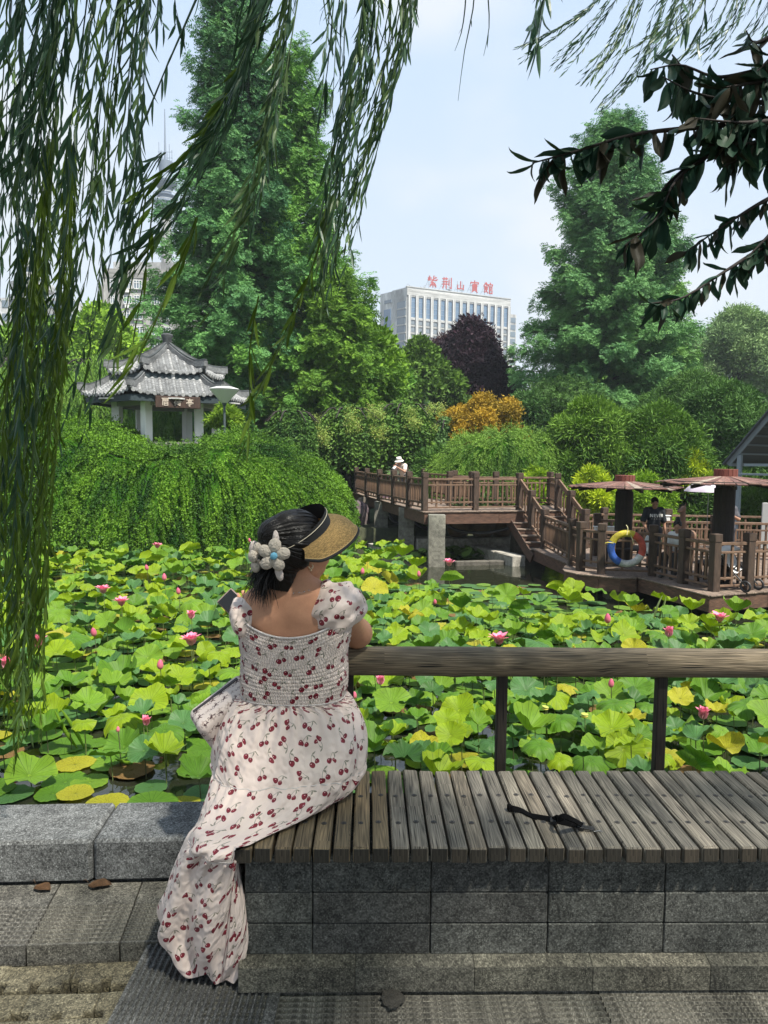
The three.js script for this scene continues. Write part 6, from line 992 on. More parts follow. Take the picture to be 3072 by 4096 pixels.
// ---------- willow overhead: hanging branches in view, canopy above and behind the viewer ----------
const willowM = [leafM(0.080, 0.145, 0.042, 0.36, 0.42, { specularIntensity: 0.45 }), leafM(0.048, 0.105, 0.056, 0.32, 0.4, { specularIntensity: 0.4 }), leafM(0.12, 0.20, 0.022, 0.42, 0.45), leafM(0.16, 0.25, 0.035, 0.42, 0.45)], twigM = flatM(0.055, 0.05, 0.02, 0.8);
const WL = [leafGeo(0.135, 0.16, 0.03, 4), leafGeo(0.12, -0.12, 0.02, 4), leafGeo(0.15, 0.28, 0.03, 4)].map(plain), WLs = [leafGeo(0.15, 0.15, 0.03, 3)].map(plain);
{
  const wpos = V(-3.2, 0, 2.6), tree = thing('willow_tree', 'weeping willow whose long leafy branches hang into the view from above', 'tree', wpos);
  const strand = (pts, leafL, per, mat, dens, opt = {}) => {
    const cv = new THREE.CatmullRomCurve3(pts.map((p) => p.clone().sub(wpos))), len = cv.getLength(), T = [plain(limb(cv.points, [0.0028, 0.0022, 0.0008], Math.max(6, Math.round(len * 7)), 4))], n = Math.round(len * per);
    T[0].deleteAttribute('uv');
    for (let i = 0; i < n; i++) {
      const t = clamp((i + rnd()) / n), gap = opt.gap ?? 0; if (rnd() > dens || t < gap * rnd()) continue;
      const p = cv.getPoint(t), d = cv.getTangent(t), a = R(0, 6.28), side = V(Math.cos(a), 0, Math.sin(a)), dir = d.clone().multiplyScalar(R(0.7, 1.3)).add(side.multiplyScalar(R(0.15, 0.6))).add(V(opt.wind ?? -0.05, -0.35, 0)).normalize(), s = leafL * R(0.6, 1.2) * (t > 0.93 ? 0.7 : 1);
      const g = (opt.small ? WLs : WL)[Math.floor(rnd() * (opt.small ? 1 : 3))].clone(); g.deleteAttribute('uv'); g.applyMatrix4(M4(p, QD(dir).multiply(QE(0, R(0, 6.28), 0)), V(s, s, s))); T.push(g);
    }
    part('branch', merge(T), mat, tree);
  };
  // bundles: survey polyline (x, y), depth, number of branches, spread of the bundle, leaf length
  const B = [
    // left curtain, top to bottom
    { p: [[40, -160], [30, 300], [20, 700], [10, 1150]], D: [2.6, 3.4], n: 7, sx: 42, leaf: 0.105, per: 26, mat: [0, 1, 1], end: 240 },
    { p: [[120, -160], [95, 300], [60, 720], [30, 1300]], D: [2.5, 3.3], n: 7, sx: 46, leaf: 0.105, per: 26, mat: [0, 1, 0], end: 380 },
    { p: [[110, 300], [70, 800], [48, 1250], [26, 1600]], D: [2.6, 3.1], n: 9, sx: 32, leaf: 0.095, per: 36, mat: [2, 2, 3, 0], end: 130 },
    { p: [[150, 300], [125, 700], [80, 1150], [60, 1500]], D: [2.7, 3.2], n: 9, sx: 22, leaf: 0.095, per: 36, mat: [2, 3, 0], end: 210 },
    { p: [[70, 500], [20, 900], [10, 1300], [2, 1560]], D: [2.6, 3.0], n: 6, sx: 30, leaf: 0.095, per: 32, mat: [2, 2, 3], end: 150 },
    { p: [[300, -180], [235, 180], [200, 560], [110, 900]], D: [2.5, 3.2], n: 9, sx: 52, leaf: 0.105, per: 24, mat: [1, 1, 0], end: 190 },
    { p: [[250, -150], [180, 260], [150, 600], [90, 960]], D: [2.6, 3.2], n: 5, sx: 60, leaf: 0.10, per: 24, mat: [0, 1, 2], end: 200 },
    { p: [[310, -160], [272, 80], [250, 300], [205, 560]], D: [2.4, 3.0], n: 6, sx: 38, leaf: 0.11, per: 24, mat: [1, 1, 0], end: 120 },
    { p: [[150, -180], [110, 40], [60, 240], [20, 420]], D: [2.2, 2.8], n: 16, sx: 90, leaf: 0.115, per: 26, mat: [1, 1, 0], end: 120 },
    { p: [[310, -120], [320, -50], [318, 20], [312, 60]], D: [2.4, 2.9], n: 6, sx: 60, leaf: 0.11, per: 22, mat: [1], end: 40 },
    // the sweep from top centre down to the left
    { p: [[640, -200], [560, 60], [430, 370], [262, 610]], D: [2.5, 2.9], n: 5, sx: 24, leaf: 0.115, per: 26, mat: [0, 1, 0], end: 60, wind: -0.35 },
    { p: [[600, -180], [520, 130], [415, 320], [290, 440]], D: [2.4, 2.8], n: 3, sx: 22, leaf: 0.11, per: 24, mat: [0, 1, 2], end: 60, wind: -0.4 },
    { p: [[430, -20], [300, 290], [296, 330], [248, 500]], D: [2.6, 2.7], n: 2, sx: 10, leaf: 0.10, per: 12, mat: [1], end: 20 },
    { p: [[660, -180], [610, 120], [560, 380], [450, 640]], D: [2.6, 3.0], n: 3, sx: 30, leaf: 0.115, per: 24, mat: [0, 2, 0], end: 90, wind: -0.25 },
    { p: [[650, -200], [620, 60], [590, 260], [540, 480]], D: [2.4, 2.9], n: 4, sx: 40, leaf: 0.115, per: 22, mat: [0, 1], end: 110, wind: -0.2 },
    { p: [[560, -180], [540, 20], [500, 220], [440, 330]], D: [2.6, 3.0], n: 5, sx: 30, leaf: 0.11, per: 22, mat: [0, 1], end: 70, wind: -0.25 },
    // centre right tail
    { p: [[810, -200], [800, 60], [745, 330], [700, 600]], D: [2.5, 3.2], n: 14, sx: 32, leaf: 0.10, per: 25, mat: [1, 0, 1], end: 130, wind: -0.1 },
    { p: [[900, -200], [880, 40], [800, 320], [720, 560]], D: [2.8, 3.4], n: 12, sx: 32, leaf: 0.085, per: 28, mat: [1, 0], end: 130, wind: -0.12 },
    { p: [[760, -200], [735, 20], [728, 150], [720, 280]], D: [2.5, 3.0], n: 5, sx: 26, leaf: 0.10, per: 18, mat: [1], end: 80 },
    { p: [[720, 420], [690, 560], [620, 740], [545, 900]], D: [2.5, 2.8], n: 2, sx: 20, leaf: 0.12, per: 14, mat: [2, 0], end: 90, wind: -0.1 },
    { p: [[700, -200], [705, 0], [715, 60], [708, 110]], D: [2.6, 2.8], n: 2, sx: 14, leaf: 0.10, per: 14, mat: [1], end: 20 },
    // the long loose ends in front of the pavilion
    { p: [[320, 420], [300, 560], [275, 700], [262, 790]], D: [2.3, 2.6], n: 3, sx: 20, leaf: 0.125, per: 14, mat: [2, 0], end: 40, wind: -0.3 },
    { p: [[560, 640], [540, 760], [542, 880], [536, 960]], D: [2.3, 2.5], n: 2, sx: 6, leaf: 0.12, per: 12, mat: [2], end: 20 },
    { p: [[430, 470], [400, 560], [340, 700], [275, 810]], D: [2.1, 2.3], n: 2, sx: 12, leaf: 0.13, per: 16, mat: [2, 0], end: 40, wind: -0.3 },
    { p: [[350, 330], [330, 350], [290, 420], [262, 470]], D: [2.4, 2.6], n: 3, sx: 14, leaf: 0.10, per: 14, mat: [1], end: 30, wind: -0.2 },
    // bare threads
    { p: [[1010, -80], [1004, 20], [996, 70], [982, 108]], D: [2.7, 2.8], n: 1, sx: 2, leaf: 0.03, per: 3, mat: [1], end: 5 },
    { p: [[1030, -80], [1022, 20], [1004, 110], [990, 220]], D: [2.7, 2.8], n: 1, sx: 2, leaf: 0.03, per: 2, mat: [1], end: 5 },
    { p: [[1046, -80], [1056, 0], [1058, 60], [1046, 120]], D: [2.7, 2.8], n: 1, sx: 2, leaf: 0.08, per: 4, mat: [1], end: 5, gap: 0.9 },
    // top right, farther and finer
    { p: [[1200, -120], [1180, -20], [1168, 50], [1160, 110]], D: [2.6, 2.9], n: 4, sx: 10, leaf: 0.15, per: 12, mat: [1], end: 40 },
    { p: [[1400, -160], [1290, 0], [1210, 70], [1122, 125]], D: [5.5, 6.5], n: 5, sx: 16, leaf: 0.085, per: 34, mat: [1], end: 30, wind: -0.4, small: 1 },
    { p: [[1380, -160], [1320, 0], [1260, 80], [1200, 145]], D: [5.5, 6.5], n: 5, sx: 18, leaf: 0.085, per: 34, mat: [1], end: 30, wind: -0.35, small: 1 },
    { p: [[1430, -160], [1390, 0], [1345, 110], [1290, 190]], D: [5.5, 6.5], n: 9, sx: 26, leaf: 0.085, per: 34, mat: [1, 0], end: 50, wind: -0.3, small: 1 },
    { p: [[1480, -160], [1440, 0], [1390, 140], [1310, 235]], D: [5.5, 6.5], n: 7, sx: 22, leaf: 0.085, per: 34, mat: [1], end: 40, wind: -0.3, small: 1 },
    { p: [[1560, -160], [1520, -20], [1470, 60], [1400, 120]], D: [5, 6], n: 10, sx: 40, leaf: 0.085, per: 34, mat: [1, 0], end: 40, wind: -0.3, small: 1 },
    { p: [[1640, -160], [1600, -30], [1560, 60], [1500, 110]], D: [5, 6], n: 9, sx: 40, leaf: 0.085, per: 32, mat: [1], end: 40, wind: -0.3, small: 1 },
    { p: [[1700, -160], [1670, -40], [1650, 30], [1610, 90]], D: [5, 6], n: 7, sx: 30, leaf: 0.085, per: 30, mat: [1], end: 40, wind: -0.25, small: 1 },
    { p: [[1500, -160], [1470, 0], [1450, 60], [1420, 120]], D: [3, 3.4], n: 4, sx: 40, leaf: 0.12, per: 16, mat: [1], end: 30, wind: -0.2 },
  ];
  seed(131);
  for (const b of B) for (let i = 0; i < b.n; i++) {
    const D = R(b.D[0], b.D[1]), ox = gauss() * b.sx, oe = R(-0.8, 0.6) * b.end, m = b.mat[Math.floor(rnd() * b.mat.length)], k = b.p.length - 1, bow = gauss() * b.sx * 0.4;
    const pts = b.p.map(([x, y], j) => { const t = j / k; return at((x + ox * (0.6 + 0.6 * t) + bow * Math.sin(t * 3)) * DS, (y + (j === k ? oe : j === k - 1 ? oe * 0.5 : 0)) * DS, D + 0.15 * Math.sin(t * 2 + i)); });
    strand(pts, b.leaf, b.per, willowM[m], 0.92, { wind: b.wind, small: b.small, gap: b.gap });
  }
  // trunk behind the viewer's left, limbs overhead
  const Tr = [limb([V(0, -0.2, 0), V(0.1, 1.5, 0), V(0.35, 3.2, -0.3), V(0.8, 5.2, -0.8)], [0.42, 0.34, 0.27, 0.16], 12, 10)];
  for (const [x, y, z] of [[4.5, 6.4, -3.6], [6.8, 6.6, -1.5], [2.2, 6.9, -4.2], [-1.5, 6.6, -4], [-2.5, 6.8, -0.5], [6.5, 6.8, 1.6], [1.5, 7.4, 2.8]]) Tr.push(limb([V(0.5, 3.8, -0.5), V(x * 0.45, 5.6, z * 0.45), V(x, y, z)], [0.15, 0.09, 0.03], 8, 6));
  part('trunk', merge(Tr), barkM, tree);
  const ms = [], cs = []; seed(137);
  const blob = (n, x0, x1, y0, y1, z0, z1) => { for (let i = 0; i < n; i++) { const p = V(R(x0, x1), R(y0, y1), R(z0, z1)); if (N3(p.x * 0.55 + 4, p.y * 0.4, p.z * 0.55) < -0.16 || p.z < -0.6 - (p.y - 4.4) * 0.75) continue; const s = R(0.28, 0.5); ms.push(M4(p.sub(wpos), randQ(), V(s, s * 1.3, s))); cs.push(mixC([0.04, 0.085, 0.02], [0.08, 0.135, 0.03], rnd())); } };
  blob(2000, -6, 10, 4.6, 8.2, -3.6, 6);
    instanced('crown', NARROW[0], crownM, tree, ms, cs);
}
// ---------- dark broad-leaved branch reaching in from the right ----------
{
  const o = V(3.4, 0, -1.2), tree = thing('peach_tree', 'dark peach tree branches with drooping curled leaves reaching in from the right', 'tree', o);
  const LM = [leafM(0.022, 0.058, 0.036, 0.2, 0.5), leafM(0.030, 0.062, 0.036, 0.2, 0.5), leafM(0.052, 0.046, 0.03, 0.2, 0.5)], twig = flatM(0.03, 0.022, 0.02, 0.8);
  const PG = [0, 1, 2, 3].map((k) => surf((u, v) => { const w = 0.15 * Math.pow(Math.sin(PI * Math.pow(clamp(v * 0.98 + 0.01), 0.85)), 0.75) * (v > 0.86 ? 0.8 : 1), x = (u - 0.5) * 2 * w, a = v * (0.5 + 0.28 * k); return V(x + 0.03 * Math.sin(v * 7 + k), v * Math.cos(a * 0.6), Math.sin(a) * v * (0.25 + 0.1 * k) + 0.9 * Math.abs(x) * (0.5 + 0.5 * Math.sin(v * 9 + k) * 0.4)); }, 4, 9));
  seed(141);
  const bough = (pts, D, leaves, len = 0.1, r = 0.004) => {
    const cv = new THREE.CatmullRomCurve3(pts.map(([x, y], i) => at(x * DS, y * DS, D - i * 0.03).sub(o))), b = part('branch', limb(cv.points, [r * 2.2, r, r * 0.4], 14, 5), twig, tree);
    for (let i = 0; i < leaves; i++) {
      const t = clamp((i + R(0.1, 0.9)) / leaves), p = cv.getPoint(t), d = cv.getTangent(t), tip = t > 0.93, s = len * 0.88 * R(0.7, 1.2) * (tip ? 0.85 : 1), dir = V(gauss() * 0.3, -1, gauss() * 0.35).addScaledVector(d, tip ? 1.0 : R(0, 0.3)).add(rnd() < 0.18 ? V(-0.5, 0.9, 0) : V(0, 0, 0)).normalize();
      const m = part('leaf', PG[Math.floor(rnd() * 4)], LM[rnd() < 0.5 ? 0 : rnd() < 0.7 ? 1 : 2], b, p); m.quaternion.copy(QD(dir).multiply(QE(0, R(0, 6.28), 0))); m.scale.setScalar(s);
    }
  };
  bough([[1720, 250], [1560, 270], [1370, 290], [1250, 325], [1150, 352]], 2.0, 67, 0.118, 0.005);
  bough([[1740, 120], [1600, 160], [1540, 165], [1470, 140], [1405, 150]], 2.05, 34, 0.11);
  bough([[1470, 150], [1460, 130], [1452, 118]], 2.05, 6, 0.08); bough([[1700, 60], [1640, 90], [1625, 90], [1612, 66]], 2.05, 14, 0.10);
  bough([[1700, 220], [1600, 220], [1500, 200], [1430, 165]], 2.0, 28, 0.11); bough([[1690, 170], [1620, 180], [1560, 190]], 1.95, 21, 0.12); bough([[1700, 300], [1620, 310], [1540, 300]], 1.95, 25, 0.12); bough([[1690, 260], [1600, 265], [1500, 255]], 1.92, 25, 0.12);
  bough([[1690, 270], [1560, 320], [1460, 390], [1420, 470], [1350, 530]], 2.0, 48, 0.115); bough([[1500, 350], [1440, 400], [1420, 430]], 2.0, 10, 0.11); bough([[1680, 330], [1610, 340], [1560, 360]], 1.95, 12, 0.12);
  bough([[1720, 400], [1640, 440], [1560, 490], [1480, 545]], 2.05, 42, 0.085); bough([[1720, 500], [1640, 540], [1560, 590], [1470, 645], [1405, 655]], 2.05, 51, 0.09); bough([[1700, 470], [1650, 520], [1610, 560]], 2.05, 14, 0.09);
  bough([[1700, 90], [1660, 130], [1630, 160]], 2.0, 14, 0.11);
  const L = [limb([V(0, -0.2, 0), V(0, 1.2, 0.1), V(-0.2, 2.2, 0), V(-0.5, 3.1, -0.5)], [0.16, 0.13, 0.09, 0.04], 10, 8)];
  for (const [x, y] of [[1720, 250], [1720, 400], [1720, 500], [1740, 120], [1690, 270]]) { const e = at(x * DS, y * DS, 2.0).sub(o); const mid = V(-0.2, 2.4, -0.3).lerp(e, 0.5).add(V(0.15, 0.22, 0.1)); L.push(limb([V(-0.3, 2.3, -0.1), mid, e.clone().lerp(mid, 0.35).add(V(0, 0.04, 0)), e], [0.022, 0.014, 0.009, 0.006], 12, 6)); }
  part('trunk', merge(L), barkDark, tree);
}
// ---------- fabrics ----------
const cherryT = canvasTex(1536, 1536, (x, w) => {
  seed(151); x.fillStyle = '#efe0d7'; x.fillRect(0, 0, w, w);
  const s = w / 0.42;   // pixels per metre
  const motif = (cx, cy, a, m) => {
    x.save(); x.translate(cx, cy); x.rotate(a); x.scale(m, m);
    x.strokeStyle = '#8f8a7a'; x.lineWidth = 0.0013 * s; x.lineCap = 'round';
    x.beginPath(); x.moveTo(-0.006 * s, 0.004 * s); x.quadraticCurveTo(-0.004 * s, -0.01 * s, 0.003 * s, -0.018 * s); x.moveTo(0.009 * s, 0.002 * s); x.quadraticCurveTo(0.008 * s, -0.008 * s, 0.003 * s, -0.018 * s); x.stroke();
    x.fillStyle = '#8f8c7c'; for (const [r, l] of [[-0.35, 1], [1.0, 0.8]]) { x.save(); x.translate(0.003 * s, -0.018 * s); x.rotate(r); x.beginPath(); x.moveTo(0, 0); x.quadraticCurveTo(0.008 * s * l, -0.005 * s, 0.015 * s * l, 0.0005 * s); x.quadraticCurveTo(0.008 * s * l, 0.004 * s, 0, 0); x.fill(); x.restore(); }
    for (const [px, py, r] of [[-0.007, 0.008, 0.0084], [0.0095, 0.005, 0.0068]]) {
      x.fillStyle = '#6f0a20'; x.beginPath(); x.arc(px * s, py * s, r * s, 0, 7); x.fill(); x.fillStyle = '#9c1c38'; x.beginPath(); x.arc(px * s - r * 0.15 * s, py * s + r * 0.1 * s, r * 0.66 * s, 0, 7); x.fill(); x.fillStyle = '#820f27'; x.beginPath(); x.arc(px * s + r * 0.15 * s, py * s + r * 0.15 * s, r * 0.6 * s, 0, 7); x.fill();
      x.fillStyle = '#f7dfe0'; x.beginPath(); x.ellipse(px * s - r * 0.3 * s, py * s - r * 0.35 * s, r * 0.22 * s, r * 0.13 * s, -0.6, 0, 7); x.fill();
    }
    x.restore();
  };
  for (let j = 0; j < 8; j++) for (let i = 0; i < 6; i++) { const cx = (i + 0.5 + (j % 2) * 0.5 + R(-0.17, 0.17)) / 6 * w, cy = (j + 0.5 + R(-0.17, 0.17)) / 8 * w, a = R(-0.9, 0.9) + (rnd() < 0.3 ? 2.4 : 0), m = R(0.98, 1.22); for (const dx of [-w, 0, w]) for (const dy of [-w, 0, w]) motif(cx + dx, cy + dy, a, m); }
}, 1 / 0.42);
const weaveB = dataTex(256, 256, (u, v) => 0.5 + (g8(u * 8, v * 8) - 0.5) * 0.8 + (g32(u * 32, v * 32) - 0.5) * 0.3, false, 2.2);
const smockB = dataTex(512, 512, (u, v) => { const r = v * 8, row = Math.floor(r), fr = r - row, x = (u * 12 + (row % 2) * 0.5 + (g8(u * 8, row) - 0.5) * 0.9 + 1) % 1, p = Math.sin(PI * x) ** 2, k = Math.sin(PI * fr) ** 0.7; return 0.12 + 0.75 * p * (0.35 + 0.65 * k) + (g128(u * 128, v * 128) - 0.5) * 0.12; }, false, 1 / 0.112);
const dressM = phys({ color: C(0.86, 0.82, 0.80), map: cherryT, bumpMap: weaveB, bumpScale: 0.012, roughness: 0.62, side: THREE.DoubleSide, sheen: 0.25, sheenColor: C(1, 0.95, 0.95) });
const smockM = phys({ color: C(0.97, 0.94, 0.92), map: cherryT, bumpMap: smockB, bumpScale: 0.008, roughness: 0.68, side: THREE.DoubleSide });
const skinT = dataTex(256, 256, (u, v) => { const n = g8(u * 8, v * 8) * 0.12 + g32(u * 32, v * 32) * 0.06 + g128(u * 128, v * 128) * 0.05; return [0.90 + n * 0.4, 0.86 + n * 0.5, 0.84 + n * 0.5]; }, true, 6);
const skinM = phys({ color: C(0.60, 0.325, 0.205), map: skinT, roughness: 0.5, specularIntensity: 0.5 }), skinDk = flatM(0.33, 0.175, 0.11, 0.55);
const hairM = phys({ color: C(0.008, 0.0065, 0.006), roughness: 0.42, specularIntensity: 0.55 });
const headShape = [[[0, 0.03, -0.015], [0.074, 0.092, 0.094]], [[0, -0.035, 0.035], [0.058, 0.082, 0.062]], [[-0.012, -0.10, 0.062], [0.012, -0.10, 0.062], 0.022, 0.022], [[-0.03, -0.02, 0.07], [0.03, -0.02, 0.07], 0.03, 0.03], [[0, 0.012, 0.092], [0, -0.026, 0.112], 0.010, 0.014], [[-0.018, -0.062, 0.088], [0.018, -0.062, 0.088], 0.012, 0.012], [[-0.035, 0.028, 0.082], [0.035, 0.028, 0.082], 0.014, 0.014]];
const earShape = (s) => [[[s * 0.074, -0.005, -0.012], [0.010, 0.030, 0.019]], [[s * 0.072, -0.03, -0.004], [s * 0.073, -0.036, -0.002], 0.008, 0.006]];
const headGeo = (cell = 0.005) => merge([skin3(headShape, cell, 0.025), skin3(earShape(1), cell * 0.8, 0.01), skin3(earShape(-1), cell * 0.8, 0.01)].map((g) => boxUV(g)));
const basis = (F, up = V(0, 1, 0)) => { const z = F.clone().normalize(), x = up.clone().cross(z).normalize(), y = z.clone().cross(x); return new THREE.Quaternion().setFromRotationMatrix(new THREE.Matrix4().makeBasis(x, y, z)); };
// a hand in its own frame: palm in the xy plane, fingers along +y, thumb to +x; curl bends toward -z
function hand(curl = 0.5, s = 1, cell = 0.0035, spread = 0.06) {
  const L = [[[-0.022, 0.02, 0], [-0.022, 0.075, 0], 0.012, 0.011], [[0.022, 0.02, 0], [0.022, 0.08, 0], 0.012, 0.011], [[0, 0.0, 0], [0, 0.078, 0], 0.014, 0.012], [[0, -0.05, 0], [0, 0.01, 0], 0.022, 0.02]];
  const parts = [skin3(L, cell, 0.02)];
  [[-0.030, 0.074, 0.056, 0.0072], [-0.010, 0.083, 0.070, 0.0082], [0.010, 0.084, 0.074, 0.0084], [0.028, 0.078, 0.066, 0.008]].forEach(([x, y, len, r], i) => { let p = V(x, y - 0.012, 0), a = 0.15; const B = []; const seg = [0.45, 0.32, 0.27]; for (let k = 0; k < 3; k++) { a += curl * (k === 0 ? 0.7 : 1); const q = p.clone().add(V((i - 1.5) * spread * len * seg[k], Math.cos(a) * len * seg[k], -Math.sin(a) * len * seg[k])); B.push([p.toArray(), q.toArray(), r * (1 - k * 0.1), r * (0.92 - k * 0.1)]); p = q; } parts.push(skin3(B, cell, 0.006)); });
  const c = curl * 0.6; parts.push(skin3([[[0.022, 0.012, 0], [0.048, 0.04, -0.012 - 0.02 * c], 0.0135, 0.0105], [[0.048, 0.04, -0.012 - 0.02 * c], [0.058, 0.068, -0.018 - 0.04 * c], 0.0098, 0.0075]], cell, 0.008));
  const g = merge(parts.map((q) => boxUV(q))); g.scale(s, s, s); return g;
}
// ---------- the seated woman ----------
{
  const o = V(-0.30, 0, -2.45), t = thing('person', 'seated woman seen from behind in a cherry print dress and straw visor, elbow on rail', 'person', o), lean = (y) => 0.075 * (1.6 - y), L = (x, y, z) => [x - o.x, y, z + lean(y) - o.z], LV = (x, y, z) => V(...L(x, y, z));
  const HC = LV(-0.289, 1.279, -2.47), HQ = basis(V(0.74, -0.12, -0.66), V(0.10, 1, 0.04));
  const B = [
    [L(-0.312, 0.97, -2.505), [0.163, 0.18, 0.088]], [L(-0.312, 0.80, -2.50), [0.158, 0.16, 0.105]], [L(-0.32, 0.575, -2.47), [0.17, 0.10, 0.13]],
    [L(-0.312, 1.075, -2.495), L(-0.455, 1.062, -2.50), 0.072, 0.056], [L(-0.312, 1.08, -2.495), L(-0.172, 1.070, -2.515), 0.070, 0.058], [L(-0.395, 1.03, -2.475), L(-0.37, 0.93, -2.48), 0.055, 0.04], [L(-0.235, 1.03, -2.475), L(-0.25, 0.93, -2.48), 0.055, 0.04],
    [L(-0.312, 1.10, -2.495), L(-0.297, 1.215, -2.475), 0.060, 0.052], [L(-0.315, 1.128, -2.49), L(-0.43, 1.102, -2.49), 0.058, 0.040], [L(-0.31, 1.128, -2.49), L(-0.20, 1.105, -2.50), 0.058, 0.042],
    [L(-0.160, 1.055, -2.515), L(-0.098, 0.928, -2.735), 0.057, 0.050], [L(-0.098, 0.928, -2.735), L(-0.26, 0.918, -2.82), 0.047, 0.030],
    [L(-0.455, 1.04, -2.51), L(-0.44, 0.86, -2.70), 0.05, 0.042], [L(-0.44, 0.86, -2.70), L(-0.528, 0.958, -2.83), 0.04, 0.027],
    [L(-0.36, 0.56, -2.46), L(-0.50, 0.53, -2.62), 0.085, 0.065], [L(-0.25, 0.56, -2.46), L(-0.38, 0.53, -2.66), 0.085, 0.065], [L(-0.50, 0.53, -2.62), L(-0.52, 0.24, -2.70), 0.055, 0.04], [L(-0.38, 0.53, -2.66), L(-0.40, 0.24, -2.74), 0.055, 0.04], [L(-0.52, 0.23, -2.70), L(-0.54, 0.20, -2.82), 0.036, 0.028], [L(-0.40, 0.23, -2.74), L(-0.42, 0.20, -2.86), 0.036, 0.028]];
  const place = (g, p, q) => g.applyMatrix4(M4(p, q));
  const body = merge([boxUV(skin3(B, 0.0105, 0.045)), place(headGeo(0.0045), HC, HQ), place(hand(0.35, 0.95), LV(-0.275, 0.913, -2.83), basis(V(0.2, 1, 0.3), V(-0.8, 0.1, -0.5))), place(hand(0.9, 0.95), LV(-0.535, 0.965, -2.84), QE(0.3, 0.4, 0.35))]);
  part('body', body, skinM, t);
  for (const s of [-1, 1]) { const e = part('eye', new THREE.SphereGeometry(0.0115, 12, 10), flatM(0.75, 0.74, 0.72, 0.25), t, V(s * 0.031, 0.008, 0.082).applyQuaternion(HQ).add(HC)); part('iris', new THREE.SphereGeometry(0.0055, 10, 8), flatM(0.02, 0.012, 0.008, 0.2), e, V(0, 0, 0.0075).applyQuaternion(HQ)); }
  part('lips', boxUV(skin3([[[-0.018, -0.060, 0.097], [0.018, -0.060, 0.097], 0.006, 0.006], [[-0.016, -0.069, 0.096], [0.016, -0.069, 0.096], 0.006, 0.006]], 0.003, 0.006)), flatM(0.36, 0.10, 0.09, 0.4), t, HC).quaternion.copy(HQ);
  // hair: cap, twisted bun, loose tail
  const hf0 = bones([[[0, 0.040, -0.028], [0.088, 0.100, 0.098]], [[0, -0.012, -0.062], [0.072, 0.078, 0.062]], [[0.01, 0.045, -0.105], [-0.01, 0.085, -0.085], 0.046, 0.04], [[0.0, -0.02, -0.115], [0.0, 0.05, -0.125], 0.038, 0.044], [[0, -0.112, -0.050], [0, -0.03, -0.085], 0.052, 0.055], [[-0.072, -0.03, -0.035], [-0.06, 0.03, -0.05], 0.018, 0.03]], 0.03);
  const hf = (x, y, z) => { let d = hf0(x, y, z) + (() => { const f = Math.atan2(x, y - 0.03); return 0.003 * N3(Math.cos(f) * 12, Math.sin(f) * 12, z * 7) + 0.002 * N3(Math.cos(f) * 34, Math.sin(f) * 34, z * 12 + 3); })(); const front = z - 0.055 + 0.085 * clamp((0.03 - y) / 0.08) + 0.3 * Math.max(0, -0.05 - y); return Math.max(d, front * 0.8, -(y + 0.148)); };
  const hg = boxUV(nets(hf, [-0.125, -0.14, -0.2], [0.125, 0.17, 0.1], 0.0034)), hair = part('hair', hg, hairM, t, HC); hair.quaternion.copy(HQ);
  seed(161); const ST = [];
  for (let i = 0; i < 260; i++) { const a = V(gauss() * 0.030, -0.045 + gauss() * 0.02, -0.115 + gauss() * 0.02), l = R(0.06, 0.155), d = V(gauss() * 0.35, -1, -0.25 + gauss() * 0.35).normalize(); ST.push(limb([a, a.clone().addScaledVector(d, l * 0.5).add(V(0, 0, -0.01)), a.clone().addScaledVector(d, l).add(V(gauss() * 0.012, 0, gauss() * 0.012))], [0.0021, 0.0016, 0.0004], 5, 4)); }
  for (let i = 0; i < 60; i++) { const a = V(R(-0.06, 0.06), R(-0.07, -0.04), -0.06 + gauss() * 0.02), l = R(0.02, 0.06), d = V(gauss() * 0.4, -1, gauss() * 0.4).normalize(); ST.push(limb([a, a.clone().addScaledVector(d, l * 0.5), a.clone().addScaledVector(d, l)], [0.0014, 0.001, 0.0003], 3, 3)); }
  for (let i = 0; i < 110; i++) { const th = R(-1.1, 1.1), k = R(0.2, 0.9), P = (s) => { const a = lerp(0.5, 2.2, s), r = 1.012; return V(Math.sin(th) * 0.088 * r * Math.sin(Math.min(a + 0.5, 1.7)), 0.04 + 0.10 * r * Math.sin(a) * Math.cos(th * 0.9), -0.028 + 0.098 * r * Math.cos(a)); }; ST.push(limb([P(k * 0.4), P(k * 0.7), P(k)], [0.0008, 0.001, 0.0006], 6, 3)); }
  part('loose_hair', merge(ST), hairM, t, HC).quaternion.copy(HQ);
  // plush flower hair clip
  const plush = std({ color: C(0.50, 0.44, 0.37), roughness: 1, bumpMap: graniteB, bumpScale: 0.006 }), pale = std({ color: C(0.58, 0.50, 0.46), roughness: 0.95 });
  const clip = new THREE.Group(); clip.name = 'hair_clip'; t.add(clip);
  const CD = (x, y, D) => at(x * DS, y * DS, D - 0.024).sub(o).sub(V(0, 0, 0));
  const lump = (r, sd) => { const g = new THREE.IcosahedronGeometry(r, 4), p = g.attributes.position; for (let i = 0; i < p.count; i++) { const v = V().fromBufferAttribute(p, i), s = 1 + 0.10 * N3(v.x * 260 + sd, v.y * 260, v.z * 260) + 0.05 * N3(v.x * 90, v.y * 90 + sd, v.z * 90); p.setXYZ(i, v.x * s, v.y * s, v.z * 0.72 * s); } g.computeVertexNormals(); return boxUV(g); };
  const flowerC = CD(591, 1200, 2.325), LU = lump(0.0205, 1), LU2 = lump(0.021, 7);
  for (let i = 0; i < 5; i++) { const a = i / 5 * 6.283 + 1.45, m = part('petal', i % 2 ? LU : LU2, plush, clip, flowerC.clone().add(V(Math.cos(a) * 0.030, Math.sin(a) * 0.032, -0.002))); m.rotation.set(0, 0, a); m.scale.set(1.18, 1.0, 1); }
